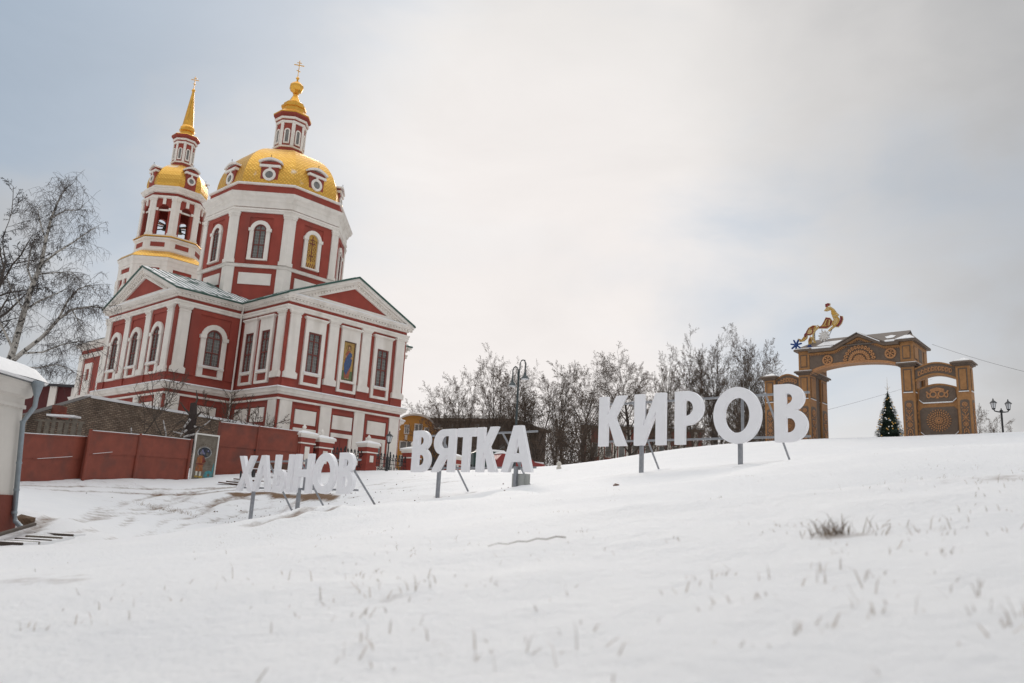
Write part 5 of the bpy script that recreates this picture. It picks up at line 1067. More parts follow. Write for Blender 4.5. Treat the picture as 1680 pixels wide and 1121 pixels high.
tree_kind('bush', M_bark, M_twig, seed=41, H=3.4, stems=8, spread=.6, up=.03, kids=(8, 6, 4), lens=(.5, .55, .6), first=.05, minr=.005, r0=.009)
def plant(kind, px, top, Y, label, group, rz=0., cat='tree', name='bare_tree', sx=1.0):
    t, c_, zm = TREE[kind]; q = AP(px, 760, Y); zg = gz1(q[0], q[1]); zt = AP(px, top-9, Y)[2]; s = (zt-zg)/zm
    r_ = thing(name, label, cat, (q[0], q[1], zg), group, rz); r_.scale = (s*sx, s*sx, s); inst('trunk', t, r_, (0, 0, 0)); inst('crown', c_, r_, (0, 0, 0)); return r_
TG = 'bare trees behind the letter signs'
for i, a in enumerate([('tall', 800, 566, 88, 'tallest bare tree with several stems left of the hooked double lamp', 1.0), ('wide', 733, 630, 92, 'low spreading bare tree beside the yellow building', .95), ('slim', 762, 612, 95, 'slim bare tree just left of the tallest one above the middle letter sign', .9), ('round', 838, 596, 97, 'bare tree directly behind the hooked double lamp', .8),
      ('slim', 893, 602, 92, 'bare tree just right of the hooked lamp, above the end of the middle letter sign', 1.0), ('tall', 925, 600, 98, 'bare tree with crossing stems midway between the middle and the highest sign', .8), ('round', 962, 588, 93, 'bare tree just left of the highest letter sign', .9), ('slim', 990, 592, 99, 'bare tree rising straight behind the first letter of the highest sign', .9), ('round', 1036, 578, 94, 'dense round crowned bare tree above the second letter of the highest sign', 1.12),
      ('slim', 1098, 590, 97, 'slim bare tree above the third letter of the highest sign', .9), ('tall', 1133, 545, 95, 'tall bare tree between the third letter and the round letter of the highest sign', .85), ('tall', 1178, 535, 93, 'tall dense bare tree rising above the round letter of the highest sign', .95), ('tall', 1222, 536, 97, 'tallest bare tree at the right end of the row near the carved gate', .85), ('wide', 1255, 580, 100, 'fine branched bare tree against the sky left of the carved gate', .9), ('wide', 872, 618, 100, 'broad fine branched bare tree farther back between the hooked lamp and the middle gap', 1.1), ('round', 1075, 600, 102, 'low rounded bare tree farther back, between second and third letters of the top sign', .9), ('wide', 700, 660, 98, 'lowest bare tree of the row, closest to the yellow building', 1.0), ('slim', 1200, 575, 90, 'lower bare tree seen through the round letter of the highest sign', 1.0)]):
    plant(a[0], a[1], a[2], a[3], a[4], TG, i*2.1, sx=a[5])
for i, (px, top, Y, lb) in enumerate([(715, 690, 84, 'dark bare bush behind the first letter of the middle sign'), (757, 708, 86, 'dark bare bush behind the second and third letters of the middle sign'), (800, 712, 90, 'dark bare bush behind the fourth letter of the middle sign'), (905, 706, 80, 'dark bare bush just right of the middle sign'), (940, 690, 84, 'dark bare bush midway between the middle and the highest sign'), (972, 680, 82, 'dark bare bush just left of the highest sign'), (1125, 690, 82, 'dark bare bush behind the third letter of the highest sign'), (1175, 680, 84, 'dark bare bush behind the left of the round letter of the highest sign'), (1225, 672, 82, 'dark bare bush behind the right of the round letter of the highest sign'), (1262, 640, 88, 'dark bare bush at the left foot of the carved gate')]):
    plant('bush', px, top, Y, lb, 'bare bushes behind the letter signs', i*1.3, 'bush', 'bare_bush', sx=1.15)
plant('wide', 1625, 672, 120, 'small frosted bare tree low on the horizon between the carved gate and the right lamp', TG, .4, sx=.8)
# birch and dark tree at the left
def make_tree(name, label, pos, seed, mb_, mt_, group=None, **k):
    th, tn = grow(seed=seed, **k); V1, F1 = np_tubes(th, 6); V2, F2 = np_tubes(tn, 3); r_ = thing(name, label, 'tree', pos, group)
    inst('trunk', np_mesh('trunk', V1, F1, mb_), r_, (0, 0, 0)); inst('crown', np_mesh('crown', V2, F2, mt_), r_, (0, 0, 0)); return r_
q = AP(14, 640, 44); bx, by = q[0], q[1]; bz = gz1(bx, by)
def px_branch(pts, r0, r1): n = len(pts); return ([AP(a, b, 44+c)-np.array([bx, by, bz]) for a, b, c in pts], [r0+(r1-r0)*i/(n-1) for i in range(n)])
BR = random.Random(5); thick = [px_branch([(2, 745, 0), (9, 610, 0), (22, 575, 0), (40, 510, .2), (54, 467, .3), (68, 432, .4), (75, 395, .5), (84, 358, .5), (98, 325, .5), (108, 308, .5)], .23, .02),
    px_branch([(6, 606, 0), (35, 580, -.3), (70, 553, -.6), (95, 525, -.8), (118, 508, -1.0), (150, 503, -1.3), (172, 506, -1.5)], .15, .02), px_branch([(68, 434, .4), (95, 413, .2), (120, 398, 0), (145, 380, -.2), (158, 372, -.3)], .075, .015), px_branch([(40, 510, .2), (62, 495, .6), (92, 482, 1.0), (118, 470, 1.2)], .07, .015),
    px_branch([(95, 525, -.8), (112, 492, -.6), (128, 475, -.5), (145, 468, -.4), (158, 478, -.4)], .07, .015), px_branch([(54, 467, .3), (45, 440, .6), (52, 405, .9), (60, 385, 1.0)], .06, .012), px_branch([(75, 395, .5), (66, 365, .2), (62, 345, 0), (70, 335, 0)], .05, .012), px_branch([(84, 358, .5), (108, 345, .8), (128, 345, 1.0), (138, 338, 1.0)], .05, .012),
    px_branch([(22, 575, 0), (8, 545, -.4), (-5, 520, -.6), (-20, 500, -.8)], .08, .015), px_branch([(35, 580, -.3), (70, 578, -.8), (100, 566, -1.2), (130, 560, -1.5), (150, 570, -1.6)], .06, .012), px_branch([(40, 510, .2), (20, 480, .6), (10, 452, .8)], .05, .012), px_branch([(118, 508, -1), (130, 530, -1.2), (142, 545, -1.3)], .04, .01),
    px_branch([(60, 450, .4), (85, 448, -.5), (115, 446, -1), (128, 455, -1.2)], .05, .01), px_branch([(20, 600, 0), (60, 604, -.7), (95, 598, -1), (120, 610, -1.1)], .05, .01)]
thin = []
def hang(p, d, L_, lv):
    n = 5; pts = [p]
    for i in range(n): d = (d+Vector((BR.gauss(0, .13), BR.gauss(0, .13), -.22 if lv else -.10))).normalized(); p = p+d*(L_/n); pts.append(p)
    thin.append(([tuple(x) for x in pts], [max((.012 if lv == 0 else .0075)*(1-.5*i/n), .005) for i in range(n+1)]))
    if lv < 2:
        for _ in range((5, 3)[lv]): i = BR.randint(1, n); hang(pts[i], Vector((BR.gauss(0, .6), BR.gauss(0, .6), BR.gauss(.0, .4)-.2)).normalized(), L_*BR.uniform(.4, .75), lv+1)
for P_, R_ in thick:
    n = len(P_); L_ = sum(np.linalg.norm(np.array(P_[i+1])-np.array(P_[i])) for i in range(n-1))
    for k in range(int(L_*5.0)):
        t = (.25+.75*BR.random())*(n-1); i = min(int(t), n-2); q_ = Vector(P_[i]).lerp(Vector(P_[i+1]), t-i); 
        if q_.z < 4.5-bz*0: continue
        dd = (Vector(P_[i+1])-Vector(P_[i])).normalized(); hang(q_, (dd*.7+Vector((BR.gauss(0, .7), BR.gauss(0, .7), BR.uniform(-.2, .7)))).normalized(), BR.uniform(.7, 1.7), 0)
birch = thing('birch_tree', 'leaning birch with forked pale trunk and hanging twigs, left of the church', 'tree', (bx, by, bz))
V1, F1 = np_tubes(thick, 7); inst('trunk', np_mesh('trunk', V1, F1, M_birch), birch, (0, 0, 0)); V2, F2 = np_tubes(thin, 3); inst('crown', np_mesh('crown', V2, F2, M_birchtwig), birch, (0, 0, 0))
q = AP(-58, 640, 46); zt = AP(-30, 235, 46)[2]; zg = gz1(q[0], q[1])
make_tree('bare_tree', 'dark bare tree cut off by the left edge of the picture, behind the birch', (q[0], q[1], zg), 52, M_bark, mat('dark_twig', (.05, .045, .045), .9), H=(zt-zg)*1.02, stems=1, spread=.75, up=.08, kids=(16, 9, 7, 4), lens=(.40, .42, .42, .5), first=.3, r0=.017, minr=.012)
# saplings and a stump along the brick wall
for i, (px, base, Y, top, lb, sx) in enumerate([(214, 742, 47, 570, 'thin bare sapling with snow on its foot against the brick wall, left of the other', 1), (268, 742, 49, 590, 'thin bare sapling before the church corner, middle of the brick wall', 1), (362, 720, 53.0, 632, 'low spreading bare sapling above the tall metal gate', 1), (402, 720, 54.6, 650, 'bare sapling behind the tall metal gate at the church downpipe', 1)]):
    q = AP(px, base, Y); zt = AP(px+(base-top)*.13, top, Y)[2]; H_ = zt-q[2]
    r_ = make_tree('bare_sapling', lb, (q[0], q[1], q[2]-.6), 60+i, M_bark, M_twig, 'bare saplings by the brick wall', H=H_+.6, stems=1 if i < 2 else 3, spread=.55, up=.05, kids=(10, 6, 3), lens=(.42, .5, .5), first=.25, r0=.0085, minr=.008, lean=(.05, 0), wig=.18)
q = AP(313, 700, 50.5)
stump = thing('dead_tree', 'broken dark tree stump with snow laden fallen branches above the red fence', 'tree', (q[0], q[1], gz1(q[0], q[1]))); m = MB(stump.location)
P3 = [AP(310, 740, 50), AP(312, 705, 50.2), AP(317, 680, 50.3), AP(318, 662, 50.4)]; m.tube([tuple(x) for x in P3], [.34, .30, .25, .2], 9); m.build('trunk', mat('dead_wood', (.045, .032, .028), .9, bump=.5), stump)
for pts in ([(296, 716, 49), (303, 700, 49.2), (312, 688, 49.5)], [(284, 708, 48.8), (298, 712, 49), (306, 706, 49.4)], [(330, 700, 50), (322, 712, 49.6), (300, 717, 48.8)], [(345, 690, 50.4), (330, 702, 50), (318, 700, 49.8)], [(268, 690, 48.8), (272, 712, 48.6), (273, 728, 48.4)], [(215, 700, 46.8), (217, 722, 46.4), (221, 735, 46.2)]):
    m = MB(stump.location); m.tube([tuple(AP(*a)) for a in pts], [.035, .055, .07], 6); m.build('snowy_branch', mat('snowy_bark', (.45, .43, .42), .85, var=.3, scale=8, color2=(.07, .055, .045), c2=(.5, .6)), stump)

for pts in ([(313, 700, 50.1), (300, 690, 49.8), (288, 696, 49.5)], [(315, 690, 50.2), (330, 676, 50.2), (340, 680, 50.1)], [(316, 684, 50.2), (304, 672, 50.0), (296, 660, 49.9)], [(312, 708, 50), (326, 700, 49.8), (343, 706, 49.6)], [(317, 672, 50.3), (324, 655, 50.4), (322, 640, 50.4)], [(311, 715, 50), (296, 704, 49.6), (280, 716, 49.3)]):
    m = MB(stump.location); m.tube([tuple(AP(*a)) for a in pts], [.09, .06, .02], 6); m.build('branch', M_bark, stump)

# ------------------------------------------------------------------ street lamps
def lantern_head(parent, x, y, z, s, glass):
    m = MB(parent.location); m.lathe([(.10*s, z), (.12*s, z+.03*s), (.20*s, z+.42*s), (.10*s, z+.43*s)], x, y, 6); m.build('glass', glass, parent)
    m = MB(parent.location); m.lathe([(.27*s, z+.42*s), (.24*s, z+.46*s), (.12*s, z+.58*s), (.05*s, z+.62*s), (.05*s, z+.68*s), (.02*s, z+.78*s)], x, y, 8)
    for k in range(6): a = 2*math.pi*k/6; m.tube([(x+.12*s*math.cos(a), y+.12*s*math.sin(a), z), (x+.205*s*math.cos(a), y+.205*s*math.sin(a), z+.43*s)], .016*s, 4)
    m.lathe([(.03*s, z-.1*s), (.12*s, z-.04*s), (.12*s, z+.02*s)], x, y, 8); m.build('lamp_cap', M_dark, parent)
M_lampglass = mat('frosted_lamp_glass', (.62, .64, .66), .3)
q = AP(634, 772, 55); zg = gz1(q[0], q[1]); zt = AP(638, 709, 55)[2]
lp = thing('street_lamp', 'single black lantern lamp post with pale glass before the church facade', 'street lamp', (q[0], q[1], zg))
m = MB(lp.location); h = zt-zg; m.tube([(q[0], q[1], zg-.2), (q[0], q[1], zg+.9), (q[0], q[1], zg+1.0), (q[0], q[1], zg+h-.75)], [.11, .1, .05, .04], 8); m.build('pole', M_dark, lp); lantern_head(lp, q[0], q[1], zg+h-.72, 1.0, M_lampglass)
# hooked double lamp behind the А
q = AP(846.5, 700, 60); zg = gz1(q[0], q[1]); zt = AP(852, 610, 60)[2]
hl = thing('street_lamp', 'tall grey pole with two hooked arms and bell shaped lamps behind the middle letter sign', 'street lamp', (q[0], q[1], zg)); HLo = hl.location; M_lampg = mat('dark_grey_green', (.04, .055, .058), .5)
m = MB(HLo); m.tube([(q[0], q[1], zg-.2), (q[0], q[1], zg+1.2), (q[0], q[1], zg+1.3), (q[0], q[1], zt)], [.15, .14, .095, .075], 8); m.build('pole', M_lampg, hl)
for dx, dy, dz in ((.48, -.25, .45), (-.45, .28, -.05)):
    m = MB(HLo); pts = [(q[0], q[1], zt-.8), (q[0]+dx*.15, q[1]+dy*.15, zt-.2+dz)]+[(q[0]+dx*(.58-.42*math.cos(a)), q[1]+dy*(.58-.42*math.cos(a)), zt+.15+dz+.30*math.sin(a)) for a in [math.pi*i/8 for i in range(9)]]+[(q[0]+dx, q[1]+dy, zt-.55+dz)]
    m.tube(pts, .045, 6); m.build('arm', M_lampg, hl); x, y, z = q[0]+dx, q[1]+dy, zt-.6+dz
    m = MB(HLo); m.lathe([(.05, z+.1), (.09, z+.05), (.10, z-.12), (.2, z-.22), (.36, z-.42), (.35, z-.44), (.1, z-.4)], x, y, 14); m.build('lamp_shade', M_lampg, hl, smooth=45); m = MB(HLo); m.lathe([(.30, z-.43), (.26, z-.47), (.05, z-.49)], x, y, 12); m.build('glass', M_lampglass, hl)
# lyre lamp on the right
q = AP(1645.8, 712, 60); zg = gz1(q[0], q[1]); zt = AP(1645, 674, 60)[2]
rl = thing('street_lamp', 'black post with two lantern heads alone on the right horizon', 'street lamp', (q[0], q[1], zg)); m = MB(rl.location)
m.tube([(q[0], q[1], zg-.2), (q[0], q[1], zg+.9), (q[0], q[1], zg+1.0), (q[0], q[1], zt-.15)], [.11, .1, .075, .07], 8); m.lathe([(.07, zt-.15), (.12, zt-.1), (.12, zt+.02), (.05, zt+.06), (.03, zt+.18)], q[0], q[1], 8); m.build('pole', M_dark, rl)
for s_ in (-1, 1):
    m = MB(rl.location); m.tube([(q[0], q[1], zt-.12), (q[0]+s_*.3, q[1], zt-.10), (q[0]+s_*.5, q[1], zt-.06), (q[0]+s_*.57, q[1], zt+.06)], [.06, .05, .045, .04], 6); m.build('arm', M_dark, rl); lantern_head(rl, q[0]+s_*.57, q[1], zt+.12, 1.02, M_lampglass)

# ------------------------------------------------------------------ carved wooden gate
A0 = AP(1257, 728, 57); A1 = AP(1594, 712, 48.3); tG = (A1-A0)[:2]; tG /= np.hypot(*tG); frA = Fr(A0[:2], (tG[1], -tG[0])); gzb = 6.0
gt = thing('carved_gate', 'carved brown wooden arch gate with side wickets on top of the slope', 'gate', (A0[0], A0[1], gzb)); GO2 = gt.location
def gm(): m = MB(GO2); m.T = frA.M(); return m
def gput(me_, name, s, d, z, parent=None, turn=0.): p_ = frA.P(s, d, z)-Vector(GO2); return inst(name, me_, parent or gt, p_, frA.rz+turn)
def column(s0, s1, d0, d1, z0, z1, name='column', panels=((.0, .60), (.66, 1.0)), carve=(True, True)):
    m = gm(); m.wb(s0, s1, z0, z1, d0, d1); o = m.build(name, M_wood, gt)
    for face in range(2):      # front and right-hand side
        wdt = (s1-s0) if face == 0 else (d1-d0); f = Fr(frA.P((s0+s1)/2, d1, 0).to_2d()[:], frA.n) if face == 0 else Fr(frA.P(s1, (d0+d1)/2, 0).to_2d()[:], frA.r)
        for i, (a, b) in enumerate(panels):
            za, zb_ = z0+(z1-z0)*a+.12, z0+(z1-z0)*b-.12; h = wdt*.5-.13
            m = MB(GO2); m.T = f.M()
            if i == len(panels)-1 and len(panels) > 1:     # upper field: raised light panel in a dark groove
                m.ring(rect(-h+.07, h-.07, za+.07, zb_-.07), rect(-h, h, za, zb_), 0, .012); q_ = inst('panel_groove', m.mesh('panel_groove', M_wood_dk), o, (0, 0, 0)); m = MB(GO2); m.T = f.M(); m.plate(rect(-h+.08, h-.08, za+.08, zb_-.08), 0, .05); inst('raised_panel', m.mesh('raised_panel', M_wood), o, (0, 0, 0))
                m = MB(GO2); m.T = f.M(); m.wb(-h-.02, h+.02, za-.06, za-.01, 0, .05); inst('snow_strip', m.mesh('snow_strip', M_snow), o, (0, 0, 0))
            else:
                m.plate([(-h, za), (h, za), (h, zb_-.1), (h*.7, zb_-.02), (0, zb_), (-h*.7, zb_-.02), (-h, zb_-.1)], 0, .01); inst('dark_field', m.mesh('dark_field', M_wood_dk), o, (0, 0, 0))
                if carve[face]:
                    m = MB(GO2); m.T = f.M(); carve_strip(m, h*.8, za+.1, zb_-.1); inst('carving', m.mesh('carving', M_wood_lt), o, (0, 0, 0))
    return o
def carve_strip(m, h, z0, z1):
    """column of wheels, hearts, lattice and arches in light wood"""
    d0, d1 = .01, .05; z = z1-h; i = 0; kinds = ['wheel', 'heart', 'lat', 'wheel', 'arch', 'lat', 'heart', 'wheel']
    while z-h > z0-.05:
        k_ = kinds[i % len(kinds)]; r = h*.85
        if k_ == 'wheel':
            m.ring(ell(0, z, r*.62, r*.62, 12), ell(0, z, r*.85, r*.85, 12), d0, d1)
            for a in range(3): t = math.pi*a/3; c_, s_ = math.cos(t), math.sin(t); m.plate([(c_*r*.7-s_*.02, z+s_*r*.7+c_*.02), (c_*r*.7+s_*.02, z+s_*r*.7-c_*.02), (-c_*r*.7+s_*.02, z-s_*r*.7-c_*.02), (-c_*r*.7-s_*.02, z-s_*r*.7+c_*.02)], d0, d1-.004+.001*a)
        elif k_ == 'heart':
            for q in (-1, 1): m.ring(ell(q*r*.45, z+r*.25, r*.25, r*.28, 9), ell(q*r*.45, z+r*.25, r*.45, r*.46, 9), d0, d1)
            m.plate([(-r*.9, z+.05), (-r*.6, z-.0), (0, z-r*.55), (r*.6, z), (r*.9, z+.05), (0, z-r*.95)], d0, d1-.005)
        elif k_ == 'lat':
            for q in (-1, 1):
                m.plate([(q*r*.9, z+r*.95), (q*r*.6, z+r*.95), (-q*r*.9, z-r*.95), (-q*r*.6, z-r*.95)], d0, d1-.003+.002*q)
            m.ring(ell(0, z, r*.2, r*.2, 8), ell(0, z, r*.4, r*.4, 8), d0, d1+.003)
            for q in (-1, 1): m.plate(ell(q*r*.7, z, r*.16, r*.26, 8), d0, d1); m.plate(ell(0, z+q*r*.72, r*.22, r*.15, 8), d0, d1)
        else:
            m.ring(arch(r*.5, z-r*.9, z, 6), arch(r*.8, z-r*.9, z, 6), d0, d1, closed=False); m.plate(ell(0, z-r*.2, r*.22, r*.35, 8), d0, d1)
        for q in (-1, 1): m.plate(ell(q*h*.78, z-h, h*.16, h*.22, 6), d0, d1-.006)
        m.plate(ell(0, z-h, h*.14, h*.14, 6), d0, d1-.007); z -= 2*h*.98; i += 1
DEP = 3.3; FL = 6.0
for s0, s1, side in ((2.47, 3.25, 0), (9.22, 10.02, 1)):
    column(s0, s1, -1.15, 0, FL, 11.15); column(s0, s1, -DEP, -DEP+1.15, FL, 11.15)
    m = gm(); m.wb(s0+.12, s1-.12, FL, 11.15, -DEP+1.151, -1.151); m.build('infill', M_wood_dk, gt)
    m = gm(); a, b = s0-.22, s1+.22
    for k_, (e_, z0, z1) in enumerate(((.02, 11.15, 11.22), (.12, 11.22, 11.32), (.24, 11.32, 11.42))): m.wb(s0-e_, s1+e_, z0, z1, -DEP-e_, e_)
    m.build('capital', M_wood_dk, gt); m = gm(); m.wb(s0-.2, s1+.2, 11.421, 11.47, -DEP-.2, .2); m.build('snow_cap', M_snow, gt)
    o = gm(); o.wb(s0+.03, s1+.02, 11.42, 12.86, -DEP, 0); o = o.build('upper_block', M_wood, gt)
    for f, wd, nn_ in ((Fr(frA.P((s0+s1)/2+.02, 0, 0).to_2d()[:], frA.n), s1-s0, 1), (Fr(frA.P(s1+.02, -DEP/2, 0).to_2d()[:], frA.r), DEP, 3)):
        for j in range(nn_):
            c_ = -wd/2+wd*(j+.5)/nn_; h = wd/nn_/2-.14; mid = nn_ == 3 and j == 1; m = MB(GO2); m.T = f.M()
            m.ring(rect(c_-h+.06, c_+h-.06, 11.76, 12.54), rect(c_-h, c_+h, 11.7, 12.6), 0, .012); inst('panel_groove', m.mesh('panel_groove', M_wood_dk), o, (0, 0, 0)); m = MB(GO2); m.T = f.M(); m.plate(rect(c_-h+.07, c_+h-.07, 11.77, 12.53), 0, .02 if mid else .045); inst('raised_panel', m.mesh('raised_panel', M_wood_dk if mid else M_wood), o, (0, 0, 0))
    m = gm(); m.wb(s0-.22, s1+.24, 12.86, 12.98, -DEP-.24, .24); e_ = .24
    m.add([(s0-.24, -.24, 12.981), (s1+.26, -.24, 12.981), (s1+.26, DEP+.24, 12.981), (s0-.24, DEP+.24, 12.981), ((s0+s1)/2, DEP/2-.4, 13.68), ((s0+s1)/2, DEP/2+.4, 13.68)], [(0, 1, 4), (1, 2, 5, 4), (2, 3, 5), (3, 0, 4, 5), (3, 2, 1, 0)]); m.build('block_roof', M_wood_dk, gt)
    m = gm(); m.add([(s0-.2, -.2, 13.02), (s1+.2, -.2, 13.02), ((s0+s1)/2+.15, DEP/2-1.2, 13.35), ((s0+s1)/2-.15, DEP/2-1.2, 13.35), (s0-.2, -.2, 13.06), (s1+.2, -.2, 13.06), ((s0+s1)/2+.15, DEP/2-1.2, 13.41), ((s0+s1)/2-.15, DEP/2-1.2, 13.41)], [(0, 1, 5, 4), (1, 2, 6, 5), (2, 3, 7, 6), (3, 0, 4, 7), (4, 5, 6, 7)]) if side else m.wb(s0-.15, s1+.1, 12.99, 13.07, -.5, .18); m.build('snow_patch', M_snow, gt)
# beam over the arch: flat spring, raised gable in the middle
sA, sB = 3.28, 9.24
def rtop(s): return 12.86+max(0, .80*(1-abs(s-6.66)/1.65))
def abot(s): t = (s-sA)/(sB-sA)*2-1; return 11.10+.66*math.sqrt(max(1-t*t*.97, 0))
ss = [sA+(sB-sA)*i/40 for i in range(41)]
for d0_, d1_, nm in ((-1.12, -.02, 'beam'),):
    m = gm(); m.plate([(s, abot(s)) for s in ss]+[(s, rtop(s)) for s in reversed(ss)], d0_, d1_); m.build(nm, M_wood_dk, gt)
m = gm(); n = len(ss); vs = [(s, 1.11 if k else .03, abot(s)-.002) for k in (0, 1) for s in ss]; m.add(vs, [(i, i+1, n+i+1, n+i) for i in range(n-1)]); m.build('soffit', M_wood, gt)
m = gm(); m.plate([(s, abot(s)-.03) for s in ss]+[(s, abot(s)+.13) for s in reversed(ss)], -.3, .03); m.build('arch_trim', M_wood_lt, gt)
m = gm(); m.plate([(s, rtop(s)-.30) for s in ss]+[(s, rtop(s)-.18) for s in reversed(ss)], -.02, .05)
m.build('bead_rail', M_wood, gt); m = gm(); s = sA+.1
while s < sB: m.wb(s, s+.05, rtop(s)-.37, rtop(s)-.30, -.02, .045); s += .11
m.build('beads', M_wood_lt, gt, kind='stuff')
m = gm(); m.plate([(s, rtop(s)-.16) for s in ss]+[(s, rtop(s)+.02) for s in reversed(ss)], -.05, .26); m.build('fascia', M_wood_dk, gt)
for c_, zc in ((4.55, 12.08), (8.66, 12.16)):
    m = gm(); m.ring(ell(c_, zc, .25, .25, 18), ell(c_, zc, .36, .36, 18), -.02, .06); m.plate(ell(c_, zc, .08, .08, 8), -.02, .055)
    for a in range(6): t = 2*math.pi*a/6+.26; u_ = np.array([math.cos(t), math.sin(t)]); v_ = np.array([-u_[1], u_[0]]); m.plate([tuple(np.array([c_, zc])+u_*.06), tuple(np.array([c_, zc])+u_*.17+v_*.06), tuple(np.array([c_, zc])+u_*.27), tuple(np.array([c_, zc])+u_*.17-v_*.06)], -.02, .05)
    m.build('rosette', M_wood_lt, gt)
m = gm(); c_, zc = 6.66, 11.86       # fan
for ring_, (r0_, r1_, n_) in enumerate(((.15, .44, 9), (.46, .76, 15), (.80, 1.08, 13))):
    for i in range(n_):
        t = math.radians(8+164*i/(n_-1)); u_ = np.array([math.cos(t), math.sin(t)*1.0]); v_ = np.array([-u_[1], u_[0]]); q = np.array([c_, zc]); wv = (r1_-r0_)*.30 if ring_ < 2 else .095
        pts = [q+u_*r0_, q+u_*(r0_+r1_)/2+v_*wv, q+u_*r1_, q+u_*(r0_+r1_)/2-v_*wv]
        if ring_ == 2:
            ce = q+u_*.94; m.ring([tuple(ce+.05*(math.cos(a)*u_+.8*math.sin(a)*v_)) for a in [2*math.pi*k/8 for k in range(8)]], [tuple(ce+.125*(math.cos(a)*u_*1.1+.8*math.sin(a)*v_)) for a in [2*math.pi*k/8 for k in range(8)]], -.02, .055)
        else: m.plate([tuple(p_) for p_ in pts], -.02, .045+.004*ring_)
m.build('fan_carving', M_wood_lt, gt, kind='stuff'); m = gm(); m.ring([(a+c_, b) for a, b in arch(.10, zc-.04, zc-.04, 8)], [(a+c_, b) for a, b in arch(.2, zc-.04, zc-.04, 8)], -.02, .06, closed=False); m.build('fan_centre', M_wood_lt, gt)
# roof over the beam, front gable and snow
m = gm(); zr0, zrk = 12.9, 13.92
for q, nm in ((0, 0), (1, 1)):
    y0 = -.12 if q == 0 else DEP+.28; m.add([(sA-.6, y0, zr0+.02), (sB+.3, y0, zr0+.02), (sB+.3, DEP/2, zrk), (sA-.1, DEP/2, zrk), (sA-.6, y0, zr0+.10), (sB+.3, y0, zr0+.10), (sB+.3, DEP/2, zrk+.08), (sA-.1, DEP/2, zrk+.08)], [(0, 1, 2, 3), (4, 5, 6, 7), (0, 1, 5, 4), (2, 3, 7, 6), (0, 3, 7, 4), (1, 2, 6, 5)])
M_shing = mat('brown_sheet_roof', (.135, .105, .085), .6, var=.15, scale=2); m.build('beam_roof', M_shing, gt)
m = gm()
for q in (-1, 1): m.add([(6.66, -.29, 13.72), (6.66+q*1.72, -.29, 12.86), (6.66+q*.2, .95, 13.72), (6.66, -.29, 13.80), (6.66+q*1.78, -.29, 12.94), (6.66+q*.0, 1.3, 13.80)], [(0, 1, 2), (3, 4, 5), (0, 1, 4, 3), (1, 2, 5, 4)])
m.build('gable_roof', M_shing, gt)
for a, b in ((sA-.3, 5.0), (8.3, 9.0)):
    m = gm(); z = 13.01; m.add([(a, -.12, z), (b, -.12, z), (b-.05, .0, z+.09), (a+.1, .0, z+.09), (a, -.135, z-.07), (b, -.135, z-.07)], [(0, 1, 2, 3), (4, 5, 1, 0)]); m.build('eave_snow', M_snow, gt)
m = gm()
m.add([(6.66, -.295, 13.80), (8.1, -.295, 13.03), (8.1, -.295, 12.96), (6.66, -.295, 13.73), (6.7, -.15, 13.83), (8.15, -.15, 13.06)], [(0, 1, 2, 3), (0, 4, 5, 1)])
m.build('gable_snow', M_snow, gt)
m = gm(); k_ = (zrk-zr0)/(DEP/2+.12); zz = lambda y: zr0+.115+k_*(y+.12)
m.add([(3.7, .2, zz(.2)), (5.0, .15, zz(.15)), (5.75, .75, zz(.75)), (5.3, 1.0, zz(1.0)), (4.0, .95, zz(.95))], [(0, 1, 2, 3, 4)]); m.build('roof_snow', M_snow, gt); m = gm(); m.add([(8.15, .7, zz(.7)), (8.4, .35, zz(.35)), (8.75, .4, zz(.4)), (8.85, .75, zz(.75)), (8.5, .95, zz(.95))], [(0, 1, 2, 3, 4)]); m.build('roof_snow', M_snow, gt)
